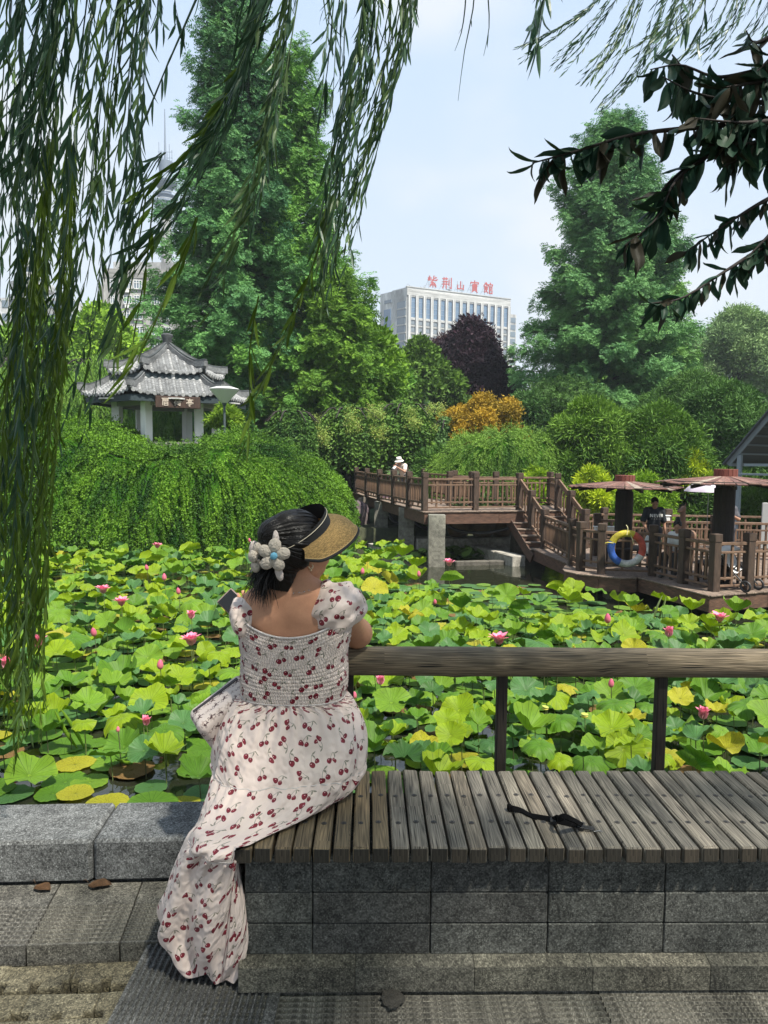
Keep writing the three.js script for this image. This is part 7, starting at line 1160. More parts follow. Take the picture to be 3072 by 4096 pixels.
  part('flower_heart', lump(0.012, 3), std({ color: C(0.16, 0.42, 0.58), roughness: 0.95 }), clip, flowerC.clone().add(V(0.003, 0.0, 0.014)));
  const f2 = CD(558, 1205, 2.37); for (let i = 0; i < 5; i++) { const a = i / 5 * 6.283 + 0.4; part('petal', i % 2 ? LU : LU2, plush, clip, f2.clone().add(V(Math.cos(a) * 0.014, Math.sin(a) * 0.032, Math.cos(a) * -0.022)), [0, -0.9, a]); }
  const puff = (x, y, D, r, sx, sy, rz) => { const m = part('claw', lump(r, x), pale, clip, CD(x, y, D), [0, 0, rz]); m.scale.set(sx, sy, 1); };
  puff(596, 1166, 2.34, 0.018, 0.62, 1.75, 0.05); puff(603, 1238, 2.345, 0.018, 0.72, 1.45, 0.25); puff(551, 1187, 2.42, 0.022, 0.9, 1.35, 0.1); puff(556, 1222, 2.42, 0.021, 0.9, 1.3, -0.2); puff(574, 1243, 2.40, 0.019, 0.8, 1.3, 0.5);
  part('ribbon', ribbon([CD(552, 1168, 2.42), CD(545, 1172, 2.42), CD(541, 1170, 2.42)], [V(0, 1, 0), V(0, 1, 0.2)], 0.006, 0.001), flatM(0.6, 0.6, 0.62, 0.3), clip); part('ribbon', ribbon([CD(548, 1212, 2.42), CD(545, 1226, 2.42), CD(541, 1236, 2.42)], [V(0, 0, 1), V(0.4, 0, 1)], 0.007, 0.001), flatM(0.6, 0.6, 0.62, 0.3), clip);
  // visor: black band, straw brim, black edge
  const straw = std({ color: C(0.72, 0.49, 0.21), roughness: 0.8, side: THREE.DoubleSide, map: dataTex(256, 256, (u, v) => { const a = Math.floor(u * 32), b = Math.floor(v * 32), f = (a + b) % 2, x = 0.82 + (f ? 0.1 : -0.08) + (g32(u * 32, v * 32) - 0.5) * 0.3 - (Math.abs((f ? u : v) * 32 % 1 - 0.5) > 0.38 ? 0.2 : 0); return [x, x * 0.97, x * 0.9]; }, true, 9), bumpMap: dataTex(256, 256, (u, v) => { const a = Math.floor(u * 32), b = Math.floor(v * 32), f = (a + b) % 2; return Math.sin(PI * ((f ? v : u) * 32 % 1)) * 0.8; }, false, 9), bumpScale: 0.0022 });
  const blackM = flatM(0.010, 0.010, 0.011, 0.75), visor = new THREE.Group(); visor.name = 'sun_visor'; visor.position.copy(HC).add(V(0, 0.012, 0)); visor.quaternion.copy(HQ); t.add(visor);
  const I = (u) => { const a = u * 2.55, c = Math.cos(a); return V(Math.sin(a) * 0.097, 0.040 + 0.076 * c, -0.014 + 0.102 * c); };
  const O = (u) => { const a = u * 2.0, c = Math.cos(a), k = Math.max(0, c); return V(Math.sin(a) * 0.130, -0.024 + 0.112 * Math.pow(k, 1.25), c > 0 ? -0.005 + 0.228 * c : -0.005 + 0.13 * c); };
  part('band', surf((u, v) => { const w = (u - 0.5) * 2, p = I(w), q = 1 - 0.10 * v, up = V(0, 0.78, -0.62); return V(p.x * (1.02 - 0.06 * v), p.y, p.z).addScaledVector(up, (v - 0.22) * 0.064 * (0.62 + 0.38 * Math.cos(w * 1.9))); }, 60, 8), flatM(0.010, 0.010, 0.011, 0.75, { side: THREE.DoubleSide }), visor);
  const piping = []; for (let i = 0; i <= 24; i++) { const w = (i / 24 - 0.5) * 1.9, p = I(w); piping.push(V(p.x * 0.998, p.y, p.z).addScaledVector(V(0, 0.78, -0.62), 0.58 * 0.064 * (0.62 + 0.38 * Math.cos(w * 1.9))).multiplyScalar(1.012)); }
  part('piping', tube(piping, 0.0013, 60, 5), flatM(0.62, 0.55, 0.42, 0.6), visor);
  const brim = (u, v) => { const w = (u - 0.5) * 2, a = I(w * 0.80), b = O(w); const p = a.lerp(b, v); p.y += 0.020 * Math.sin(PI * v) * (1 - 0.3 * w * w); p.x *= 1 + 0.05 * Math.sin(PI * v); return p; };
  part('brim', surf(brim, 60, 16, (u, v) => [u * 0.42, v * 0.13]), straw, visor);
  const edge = []; for (let i = 0; i <= 40; i++) edge.push(brim(i / 40, 1)); part('brim_edge', tube(edge, 0.0052, 80, 7), blackM, visor);
  const e2 = []; for (let i = 0; i <= 40; i++) e2.push(brim(i / 40, 0.955).add(V(0, 0.002, 0))); part('stitching', tube(e2, 0.0014, 80, 5), flatM(0.60, 0.42, 0.18, 0.7), visor);
  // earring, necklace, spectacles
  const ear = V(-0.078, -0.042, -0.002).applyQuaternion(HQ).add(HC), gold = flatM(0.75, 0.6, 0.42, 0.3, { metalness: 0.8 });
  part('earring', merge([new THREE.TorusGeometry(0.007, 0.0022, 6, 14), new THREE.IcosahedronGeometry(0.0045, 1).translate(0, -0.012, 0), new THREE.IcosahedronGeometry(0.0035, 1).translate(0.004, -0.004, 0.002)].map((g) => { g = plain(g); g.deleteAttribute('uv'); return g; })), gold, t, ear);
  const nk = []; for (let i = 0; i < 26; i++) { const a = i / 26 * 6.283; nk.push(new THREE.IcosahedronGeometry(0.0026, 1).translate(-0.303 - o.x + Math.sin(a) * 0.074, 1.153 - 0.012 * Math.cos(a) + 0.005 * Math.sin(a), -2.448 - o.z + Math.cos(a) * 0.073)); } nk.push(new THREE.TorusGeometry(0.0735, 0.0009, 5, 40).rotateX(PI / 2 + 0.18).translate(-0.303 - o.x, 1.153, -2.448 - o.z)); part('necklace', merge(nk.map((g) => { g = plain(g); g.deleteAttribute('uv'); return g; })), flatM(0.7, 0.68, 0.64, 0.25, { metalness: 0.9 }), t);
  const rim = (s) => new THREE.TorusGeometry(0.024, 0.0014, 6, 24).translate(s * 0.032, 0.004, 0.104); part('spectacles', merge([rim(-1), rim(1), box(0.012, 0.002, 0.002).translate(0, 0.008, 0.106), box(0.002, 0.002, 0.11).translate(0.062, 0.01, 0.05), box(0.002, 0.002, 0.11).translate(-0.062, 0.01, 0.05)]), flatM(0.5, 0.45, 0.35, 0.3, { metalness: 0.8 }), t, HC).quaternion.copy(HQ);
  // dress: smocked bodice
  const cx = -0.313, cz = -2.50, ring = (a, y) => { const k = (y - 0.775) / 0.27, hw = lerp(0.181, 0.199, clamp(k)) + 0.004 * Math.sin(k * 9), hd = lerp(0.128, 0.120, clamp(k)), s = Math.sin(a), c = Math.cos(a), n = 2.5, r = Math.pow(Math.pow(Math.abs(s), n) + Math.pow(Math.abs(c), n), -1 / n); return V(cx + s * r * hw + 0.004, y, cz + lean(y) + c * r * hd + (c > 0 ? -0.012 * clamp(k) : 0)); };
  const topY = (a) => { const s = Math.sin(a), c = Math.cos(a); return c > -0.2 ? 0.992 + 0.085 * Math.pow(Math.abs(s), 2.1) + 0.006 * s : 1.0; };
  part('bodice', surf((u, v) => { const a = (u - 0.5) * 2 * PI, p = ring(a, lerp(0.772, topY(a), v)), rows = 20, k = 0.0018 * Math.cos(v * rows * 2 * PI); const d = V(p.x - cx, 0, p.z - cz - lean(p.y)).normalize(); return p.addScaledVector(d, k + 0.004 * N3(u * 30, v * 6, 2)).sub(o); }, 400, 60, (u, v) => [u * 1.25, v * 0.26], true), smockM, t);
  const nl = []; for (let i = 0; i < 90; i++) { const a = i / 90 * 2 * PI, p = ring(a, topY(a)); nl.push(p.add(V(0, 0.002, 0)).sub(o)); } part('neckline_hem', tube(nl, 0.0036, 240, 6, true), flatM(0.72, 0.65, 0.62), t);
  const wl = []; for (let i = 0; i < 60; i++) { const a = i / 60 * 2 * PI; wl.push(ring(a, 0.774).sub(o)); } part('waist_seam', tube(wl, 0.0022, 160, 5, true), flatM(0.62, 0.56, 0.53), t);
  // puff sleeves
  const sleeve = (list, ph, ax) => { const f0 = bones(list, 0.04), f = (x, y, z) => f0(x, y, z) + 0.0075 * Math.sin((ax === 1 ? (x * 0.75 - y) : (x + y * 0.4)) * 88 + ph + 2.4 * N3(x * 9, y * 9, z * 9)) * clamp(0.35 + 0.9 * N3(x * 16 + ph, y * 16, z * 16) + 0.3) + 0.004 * N3(x * 22, y * 22 + ph, z * 22), [lo, hi] = boneBox(list); return boxUV(nets(f, lo, hi, 0.005), ph * 0.13 + 0.02, 0.17); };
  part('sleeve', sleeve([[L(-0.172, 1.088, -2.47), L(-0.122, 1.072, -2.525), 0.074, 0.066], [L(-0.185, 1.062, -2.45), L(-0.16, 1.03, -2.47), 0.056, 0.05], [L(-0.185, 1.115, -2.49), L(-0.14, 1.110, -2.51), 0.045, 0.048]], 1, 1), dressM, t); part('sleeve', sleeve([[L(-0.485, 1.055, -2.46), L(-0.49, 1.05, -2.54), 0.042, 0.045], [L(-0.482, 1.02, -2.45), L(-0.478, 1.085, -2.49), 0.036, 0.034]], 4, 2), dressM, t);
  // skirt: slices from the waist over the bench and down its left end to the paving; each starts at the far side and runs left, near, right
  const SL = [
    [0.774, [[-0.31, -2.62], [-0.44, -2.60], [-0.492, -2.50], [-0.44, -2.405], [-0.31, -2.378], [-0.19, -2.40], [-0.132, -2.50], [-0.18, -2.60]]],
    [0.748, [[-0.31, -2.65], [-0.46, -2.63], [-0.515, -2.50], [-0.45, -2.385], [-0.30, -2.35], [-0.16, -2.385], [-0.108, -2.50], [-0.16, -2.62]]],
    [0.645, [[-0.32, -2.74], [-0.52, -2.70], [-0.570, -2.50], [-0.48, -2.33], [-0.29, -2.295], [-0.125, -2.34], [-0.062, -2.47], [-0.12, -2.62]]],
    [0.545, [[-0.34, -2.80], [-0.56, -2.72], [-0.585, -2.48], [-0.49, -2.27], [-0.28, -2.24], [-0.125, -2.31], [-0.060, -2.45], [-0.11, -2.60]]],
    [0.485, [[-0.36, -2.80], [-0.57, -2.70], [-0.575, -2.42], [-0.515, -2.16], [-0.31, -2.185], [-0.155, -2.305], [-0.088, -2.43], [-0.12, -2.58]]],
    [0.452, [[-0.40, -2.78], [-0.57, -2.66], [-0.580, -2.36], [-0.535, -2.08], [-0.425, -2.058], [-0.43, -2.13], [-0.44, -2.30], [-0.44, -2.55]]],
    [0.40, [[-0.46, -2.70], [-0.585, -2.60], [-0.60, -2.34], [-0.565, -2.11], [-0.445, -2.085], [-0.436, -2.14], [-0.448, -2.28], [-0.45, -2.50]]],
    [0.27, [[-0.48, -2.60], [-0.62, -2.54], [-0.662, -2.34], [-0.61, -2.14], [-0.465, -2.105], [-0.415, -2.15], [-0.445, -2.27], [-0.46, -2.42]]],
    [0.155, [[-0.50, -2.52], [-0.65, -2.48], [-0.705, -2.33], [-0.645, -2.165], [-0.485, -2.125], [-0.404, -2.155], [-0.438, -2.25], [-0.46, -2.36]]],
    [0.07, [[-0.51, -2.46], [-0.63, -2.44], [-0.69, -2.31], [-0.635, -2.185], [-0.495, -2.14], [-0.418, -2.16], [-0.44, -2.24], [-0.46, -2.34]]],
    [0.010, [[-0.51, -2.42], [-0.59, -2.40], [-0.625, -2.30], [-0.585, -2.20], [-0.50, -2.158], [-0.440, -2.17], [-0.45, -2.24], [-0.47, -2.32]]]];
  const nA = 260, nR2 = 170, rings = SL.map(([y, pts]) => { const cv = new THREE.CatmullRomCurve3(pts.map(([x, z]) => V(x, y, z + lean(y))), true, 'centripetal'); return Array.from({ length: nA + 1 }, (_, i) => cv.getPoint(i / nA % 1)); });
  const cols = Array.from({ length: nA + 1 }, (_, i) => new THREE.CatmullRomCurve3(rings.map((r) => r[i]), false, 'centripetal')), per = [];
  const sk = surf((u, v) => {
    const i = Math.round(u * nA), cv = cols[i], p = cv.getPoint(v), q = cols[(i + 1) % nA].getPoint(v), qb = cols[(i - 1 + nA) % nA].getPoint(v), tg = q.clone().sub(qb).normalize(), nrm = V(-tg.z, 0, tg.x).normalize(); if (nrm.dot(V(p.x + 0.42, 0, p.z + 2.4 - lean(p.y))) < 0) nrm.negate();
    // gathers below the waist and below each tier seam, long folds in the fall
    const s1 = 0.30 + 0.015 * Math.sin(u * 9), s2 = 0.56, g1 = Math.exp(-Math.pow((v - 0.03) / 0.13, 2)) * sstep(0.0, 0.02, v), g2 = v > s1 ? Math.exp(-Math.pow((v - s1) / 0.06, 2)) : 0, g3 = v > s2 ? Math.exp(-Math.pow((v - s2) / 0.05, 2)) : 0, ph = u * 2 * PI;
    let d = 0.010 * g1 * Math.sin(ph * 30 + 3 * N3(u * 14, v * 3, 1)) + 0.005 * (g2 + g3) * Math.sin(ph * 38 + 4 * N3(u * 18, v * 4, 5)) - 0.004 * (Math.exp(-Math.pow((v - s1) / 0.008, 2)) + Math.exp(-Math.pow((v - s2) / 0.008, 2)));
    d += (0.012 * N3(u * 11 + v * 2.0, v * 2.6, 3) + 0.012 * (0.6 - 2 * Math.abs(N3(u * 17 + v * 3.2, v * 1.6, 11)))) * sstep(0.03, 0.2, v) + 0.008 * N3(u * 24 + v * 6, v * 7, 9) * sstep(0.05, 0.2, v);
    const fall = sstep(0.46, 0.62, v), fold = (c, w, a) => a * Math.exp(-Math.pow((u + 0.06 * Math.sin(v * 3) - c) / w, 2)); d += fall * (fold(0.455, 0.024, -0.030) + fold(0.40, 0.035, 0.012) + fold(0.52, 0.02, 0.012) + fold(0.30, 0.02, -0.02) + 0.003 * Math.sin(ph * 9 + v * 6));
    d += sstep(0.86, 1, v) * 0.007 * Math.sin(ph * 5 + 1);
    const r = p.addScaledVector(nrm, d); if (r.y < 0.47 && r.x > -0.425 + 0.0 && v < 0.56) r.y = Math.max(r.y, 0.466); r.y = Math.max(r.y, 0.008); return r.sub(o);
  }, nA, nR2, (u, v) => [u * 1.55, -v * 1.16]);
  { // uv by true lengths: along each column and around the widest ring
    const P = sk.attributes.position, U = sk.attributes.uv; const row = nA + 1;
    for (let j = 0; j <= nR2; j++) { let a = 0; const mid = Math.round(nA * 0.5); for (const dir of [1, -1]) { a = 0; for (let i = mid; dir > 0 ? i <= nA : i >= 0; i += dir) { const k = j * row + i; if (i !== mid) { const b = k - dir; a += Math.hypot(P.getX(k) - P.getX(b), P.getY(k) - P.getY(b), P.getZ(k) - P.getZ(b)); } U.setX(k, dir * a * (j < 20 ? lerp(1.5, 1, j / 20) : 1) + 0.07); } } }
    const acc = new Float32Array(row); for (let j = 1; j <= nR2; j++) { const m = Math.round(nA * 0.45); let s = 0; for (let i = 0; i <= nA; i++) { const k = j * row + i, b = k - row; acc[i] += Math.hypot(P.getX(k) - P.getX(b), P.getY(k) - P.getY(b), P.getZ(k) - P.getZ(b)); } for (let i = 0; i <= nA; i++) U.setY(j * row + i, -acc[i]); }
  }
  const skirt = part('skirt', sk, dressM, t);
  for (const v of [0.30, 0.56]) { const P = sk.attributes.position, N = sk.attributes.normal, q = []; for (let i = 0; i < nA; i += 3) { const k = Math.round((v + 0.012 * Math.sin(i / nA * 9)) * nR2) * (nA + 1) + i; q.push(V().fromBufferAttribute(P, k).addScaledVector(V().fromBufferAttribute(N, k), 0.0005)); } part('tier_seam', tube(q, 0.0022, 300, 5, true), flatM(0.60, 0.54, 0.51), skirt); }
  // ---------- what she carries ----------
  const ph = V(-0.572, 1.0, -2.765), pt = thing('mobile_phone', 'black mobile phone with a pinkish case held beyond the woman\'s left shoulder', 'phone', ph); pt.rotation.set(-0.25, 0.15, 0.82);
  part('case', cbox(0.078, 0.158, 0.010, 0.004), flatM(0.30, 0.22, 0.20, 0.35), pt); part('screen', cbox(0.070, 0.150, 0.002, 0.0006), phys({ color: C(0.006, 0.007, 0.008), roughness: 0.08 }), pt, V(0, 0, 0.0055));
}
{
  const bagT = canvasTex(1024, 1024, (x, w) => {
    seed(171); x.fillStyle = '#e6dcd6'; x.fillRect(0, 0, w, w);
    const s = w / 0.24; const fig = (cx, cy, a, col, m) => { x.save(); x.translate(cx, cy); x.rotate(a); x.scale(m, m); x.fillStyle = col; x.strokeStyle = col; x.lineWidth = 0.0011 * s; const E = (px, py, rx, ry, r) => { x.beginPath(); x.ellipse(px * s, py * s, rx * s, ry * s, r, 0, 7); x.fill(); }, Ln = (...p) => { x.beginPath(); x.moveTo(p[0] * s, p[1] * s); for (let i = 2; i < p.length; i += 2) x.lineTo(p[i] * s, p[i + 1] * s); x.stroke(); };
      E(0, 0, 0.0062, 0.0026, 0.1); E(0.0072, -0.0035, 0.003, 0.0013, -0.9); E(0.0098, -0.0052, 0.0022, 0.001, 0.3); E(0.0005, -0.005, 0.0014, 0.0028, 0.2); E(0.001, -0.0088, 0.0012, 0.0012, 0); Ln(0.004, 0.001, 0.0065, 0.004, 0.0055, 0.0075); Ln(0.003, 0.002, 0.0036, 0.0075); Ln(-0.004, 0.001, -0.0068, 0.0038, -0.006, 0.0078); Ln(-0.003, 0.002, -0.0042, 0.0072); Ln(-0.006, -0.001, -0.0095, -0.003, -0.0115, 0.001); Ln(-0.008, 0.004, -0.015, 0.002, -0.013, 0.0065, -0.017, 0.0045); x.restore(); };
    for (let j = 0; j < 7; j++) for (let i = 0; i < 7; i++) { const dk = (i + j) % 2 === 0, cx = (i + 0.5) / 7 * w, cy = (j + 0.5) / 7 * w; fig(cx + R(-6, 6), cy + R(-6, 6), 0.55 + R(-0.1, 0.1), dk ? '#54393c' : 'rgba(140,120,112,0.5)', dk ? 1.4 : 1.15); }
  }, 1 / 0.24);
  const c = at(231, 716, 2.50), t = thing('handbag', 'cream leather crossbody bag printed with small dark horse figures on the woman\'s left lap', 'handbag', c); t.quaternion.copy(QE(0.5, 0.35, 0.62, 'ZYX'));
  const W = 0.235, Hh = 0.185, Dp = 0.135, f = (x, y, z) => { const q = V(Math.abs(x) - W / 2 + 0.03, Math.abs(y) - Hh / 2 + 0.026, Math.abs(z) - Dp / 2 + 0.03); return Math.hypot(Math.max(q.x, 0), Math.max(q.y, 0), Math.max(q.z, 0)) + Math.min(Math.max(q.x, q.y, q.z), 0) - 0.028 + 0.002 * N3(x * 20, y * 20, z * 20); };
  part('body', boxUV(nets(f, [-0.16, -0.13, -0.12], [0.16, 0.13, 0.12], 0.006)), std({ color: C(0.80, 0.76, 0.74), map: bagT, roughness: 0.55, bumpMap: graniteB, bumpScale: 0.0008 }), t);
  const loop = (z, k) => { const P = []; for (let i = 0; i < 32; i++) { const a = i / 32 * 2 * PI, s = Math.sin(a), cc = Math.cos(a), r = Math.pow(Math.pow(Math.abs(s), 5) + Math.pow(Math.abs(cc), 5), -0.2); P.push(k ? V(cc * r * (W / 2 - 0.006), s * r * (Hh / 2 - 0.006), z) : V(cc * r * (W / 2 - 0.004), z, s * r * (Dp / 2 - 0.004))); } return tube(P, 0.0032, 90, 6, true); };
  const pipe = flatM(0.035, 0.025, 0.028, 0.5); part('piping', loop(-Dp / 2 + 0.018, 1), pipe, t); part('zipper', boxUV(cbox(W * 0.8, 0.006, 0.016, 0.002)), pipe, t, V(0, Hh / 2 + 0.001, -0.03)); part('strap_ring', new THREE.TorusGeometry(0.012, 0.002, 6, 16), flatM(0.6, 0.5, 0.3, 0.3, { metalness: 1 }), t, V(W / 2 + 0.006, 0.05, 0));
}
// ---------- people on the decks ----------
const clothes = (list, grow, cell, k = 0.04) => boxUV(skin3(list.map((b) => b.length === 2 ? [b[0], b[1].map((r) => r + grow)] : [b[0], b[1], b[2] + grow, b[3] + grow]), cell, k));
function figure(label, pos, turn, S) {   // S: joints in the figure's frame, facing +z
  const t = thing('person', label, 'person', pos, turn), J = S.j, c = S.cell ?? 0.017, mk = (a, b, r0, r1) => [J[a], J[b], r0, r1];
  const legs = ['L', 'R'].flatMap((s) => [mk('hip' + s, 'knee' + s, 0.078, 0.056), mk('knee' + s, 'ankle' + s, 0.054, 0.036), mk('ankle' + s, 'toe' + s, 0.040, 0.028)]), arms = ['L', 'R'].flatMap((s) => [mk('sho' + s, 'elb' + s, 0.050, 0.041), mk('elb' + s, 'wri' + s, 0.040, 0.027)]);
  const trunk = [mk('pelvis', 'chest', 0.125, 0.135), mk('hipL', 'hipR', 0.105, 0.105), mk('shoL', 'shoR', 0.070, 0.070), mk('chest', 'neck', 0.10, 0.05), mk('neck', 'head', 0.052, 0.05)].map((b) => b);
  const HQ = basis(V(...S.look), V(0, 1, 0)), H = V(...J.head), gs = [boxUV(skin3([...trunk, ...legs, ...arms], c, 0.045)), headGeo(0.008).applyMatrix4(M4(H, HQ))];
  for (const s of ['L', 'R']) { const e = V(...J['elb' + s]), w = V(...J['wri' + s]), d = w.clone().sub(e).normalize(); gs.push(hand(0.5, 1, 0.006).applyMatrix4(M4(w.clone().addScaledVector(d, 0.035), QD(d).multiply(QE(0, s === 'L' ? PI / 2 : -PI / 2, 0))))); }
  part('body', merge(gs), S.skin ?? skinDk, t);
  const hair = S.hair ?? [[[0, 0.045, -0.02], [0.085, 0.09, 0.097]]], hf0 = bones(hair, 0.02); const hm = part('hair', boxUV(nets((x, y, z) => Math.max(hf0(x, y, z) + 0.006 * N3(x * 60, y * 60, z * 60), z - 0.06 + (y < 0.05 ? (0.05 - y) * 1.1 : 0)), [-0.15, -0.3, -0.22], [0.15, 0.25, 0.15], 0.009)), hairM, t, H); hm.quaternion.copy(HQ);
  for (const s of [-1, 1]) part('eye', new THREE.SphereGeometry(0.011, 8, 6), flatM(0.05, 0.04, 0.035, 0.3), t, V(s * 0.031, 0.008, 0.086).applyQuaternion(HQ).add(H));
  const upper = [mk('pelvis', 'chest', 0.128, 0.138), mk('shoL', 'shoR', 0.074, 0.074), mk('chest', 'neck', 0.098, 0.045)], lerpJ = (a, b, k) => V(...J[a]).lerp(V(...J[b]), k).toArray();
  if (S.shirt) part('shirt', clothes([...upper, ...['L', 'R'].map((s) => [J['sho' + s], lerpJ('sho' + s, 'elb' + s, S.sleeve ?? 0.75), 0.062, 0.064])], 0.012, c), S.shirt, t);
  if (S.trousers) part('trousers', clothes([mk('hipL', 'hipR', 0.112, 0.112), ...['L', 'R'].flatMap((s) => [mk('hip' + s, 'knee' + s, 0.085, 0.066), [J['knee' + s], lerpJ('knee' + s, 'ankle' + s, S.cuff ?? 0.9), 0.064, 0.055]])], 0.012, c), S.trousers, t);
  part('shoes', clothes(['L', 'R'].map((s) => mk('ankle' + s, 'toe' + s, 0.042, 0.036)), 0.006, 0.012, 0.01), S.shoes ?? flatM(0.03, 0.03, 0.03), t);
  return { t, H, HQ };
}
const stand = (o = {}) => ({ pelvis: [0, 0.95, 0], chest: [0, 1.28, 0], neck: [0, 1.45, 0], head: [0, 1.60, 0.02], shoL: [0.17, 1.39, 0], shoR: [-0.17, 1.39, 0], elbL: [0.23, 1.10, 0], elbR: [-0.23, 1.10, 0], wriL: [0.24, 0.86, 0.06], wriR: [-0.24, 0.86, 0.06], hipL: [0.09, 0.92, 0], hipR: [-0.09, 0.92, 0], kneeL: [0.10, 0.49, 0.02], kneeR: [-0.10, 0.49, 0.02], ankleL: [0.10, 0.08, -0.02], ankleR: [-0.10, 0.08, -0.02], toeL: [0.11, 0.035, 0.13], toeR: [-0.11, 0.035, 0.13], ...o });
{ // man in the dark printed T-shirt
  const p = lo4(905, 775), m = figure('standing man in a dark T-shirt with white lettering, looking down beside the shelter trunk', p.setY(DECK), 0.12, { j: stand({ head: [-0.03, 1.57, 0.07], neck: [0, 1.44, 0.01], elbL: [0.26, 1.12, -0.02], wriL: [0.27, 0.86, 0.05], elbR: [-0.27, 1.14, 0.0], wriR: [-0.20, 0.88, 0.12] }), look: [-0.25, -0.55, 1], shirt: flatM(0.012, 0.016, 0.022, 0.85), trousers: flatM(0.018, 0.02, 0.024, 0.85), cuff: 0.3, sleeve: 0.85, hair: [[[0, 0.05, -0.015], [0.086, 0.088, 0.1]], [[-0.03, 0.10, 0.05], [0.03, 0.10, 0.05], 0.035, 0.035]] });
  const font = await new FontLoader().loadAsync('fonts/droid/droid_sans_bold.typeface.json'), g = new TextGeometry('NEVER', { font, size: 0.075, depth: 0.004, curveSegments: 3 }); g.computeBoundingBox(); g.translate(-(g.boundingBox.max.x + g.boundingBox.min.x) / 2, 0, 0);
  const q = g.attributes.position; for (let i = 0; i < q.count; i++) { const x = q.getX(i); q.setZ(i, q.getZ(i) - x * x * 1.6); } g.computeVertexNormals();
  part('lettering', g, flatM(0.62, 0.62, 0.6), m.t, V(0, 1.245, 0.158)); const g2 = merge([-0.12, -0.07, -0.01, 0.05, 0.1].map((x) => box(0.03, 0.008, 0.003).translate(x, 0, -x * x * 1.6))); part('lettering', g2, flatM(0.35, 0.36, 0.36), m.t, V(0, 1.205, 0.16));
  part('spectacles', merge([-1, 1].map((s) => new THREE.TorusGeometry(0.024, 0.003, 5, 16).translate(s * 0.032, 0.004, 0.104))), flatM(0.02, 0.02, 0.02), m.t, m.H).quaternion.copy(m.HQ);
  const b = thing('plastic_bag', 'crumpled white plastic bag hanging from the hand of the man in dark T-shirt', 'bag', V(-0.19, 0.82, 0.14).applyAxisAngle(V(0, 1, 0), 0.12).add(p));
  part('bag', surf((u, v) => { const a = u * 2 * PI, r = 0.03 + 0.12 * Math.pow(v, 0.6) * (1 - 0.35 * sstep(0.8, 1, v)), k = 1 + 0.22 * N3(Math.cos(a) * 2.2, v * 4, Math.sin(a) * 2.2); return V(Math.cos(a) * r * k, -v * 0.42, Math.sin(a) * r * k * 0.6); }, 36, 20), leafM(0.72, 0.76, 0.75, 0.3, 0.4), b); part('handle', new THREE.TorusGeometry(0.035, 0.006, 5, 14), flatM(0.7, 0.72, 0.72), b, V(0, 0.02, 0));
}
{ // photographer in the white hat, leaning over the far railing
  const p = V(0.72, UPPER, -26.3), m = figure('photographer in a white bucket hat and cream top leaning over the footbridge railing', p, -0.55, { j: stand({ chest: [0, 1.20, 0.16], neck: [0, 1.32, 0.27], head: [0, 1.42, 0.36], shoL: [0.17, 1.27, 0.22], shoR: [-0.17, 1.27, 0.22], elbL: [0.24, 1.06, 0.36], elbR: [-0.24, 1.06, 0.36], wriL: [0.06, 1.22, 0.58], wriR: [-0.06, 1.28, 0.54] }), look: [0, -0.4, 1], shirt: flatM(0.60, 0.52, 0.46), trousers: flatM(0.06, 0.06, 0.07), sleeve: 0.6, skin: skinDk });
  part('hat', new THREE.LatheGeometry([[0.17, -0.015], [0.155, 0.005], [0.102, 0.04], [0.098, 0.10], [0.085, 0.135], [0, 0.145]].map((q) => new THREE.Vector2(...q)), 28), flatM(0.70, 0.67, 0.60, 0.9, { side: THREE.DoubleSide }), m.t, m.H.clone().add(V(0, 0.035, 0.0)), [0.25, 0, 0]); part('hat_band', new THREE.CylinderGeometry(0.1035, 0.1045, 0.03, 28, 1, true), flatM(0.03, 0.03, 0.035, 0.8), m.t, m.H.clone().add(V(0, 0.09, 0.012)), [0.25, 0, 0]);
  part('backpack_strap', tube([V(0.12, 1.38, 0.30), V(0.14, 1.34, 0.16), V(0.13, 1.2, 0.05), V(0.11, 1.05, 0.0)], 0.022, 12, 6), flatM(0.02, 0.025, 0.04), m.t);
  const cam = thing('camera', 'camera with a long pale telephoto lens held by the photographer on the footbridge', 'camera', V(0, 1.27, 0.56).applyAxisAngle(V(0, 1, 0), -0.55).add(p), -0.55); const ln = QE(PI / 2 + 0.45, 0, 0);
  part('body', cbox(0.14, 0.10, 0.07, 0.012), flatM(0.02, 0.02, 0.02, 0.5), cam); part('lens', new THREE.CylinderGeometry(0.048, 0.042, 0.24, 18), flatM(0.62, 0.61, 0.58, 0.5), cam, V(0, -0.07, 0.14)).quaternion.copy(ln); part('lens_hood', new THREE.CylinderGeometry(0.055, 0.05, 0.08, 18), flatM(0.03, 0.03, 0.03, 0.5), cam, V(0, -0.135, 0.275)).quaternion.copy(ln);
}
figure('person in an olive top and dark trousers standing in shade at the left bridge end', onY(337, 485.5, UPPER).setY(UPPER), 0.2, { j: stand(), look: [0.2, -0.1, 1], shirt: flatM(0.13, 0.14, 0.055), trousers: flatM(0.02, 0.02, 0.022), sleeve: 0.95 });
figure('person in a red top half hidden behind the first post of the footbridge', onY(351, 485.5, UPPER).setY(UPPER), 2.6, { j: stand(), look: [0.1, -0.1, 1], shirt: flatM(0.30, 0.02, 0.05), trousers: flatM(0.06, 0.03, 0.035), sleeve: 0.8 });
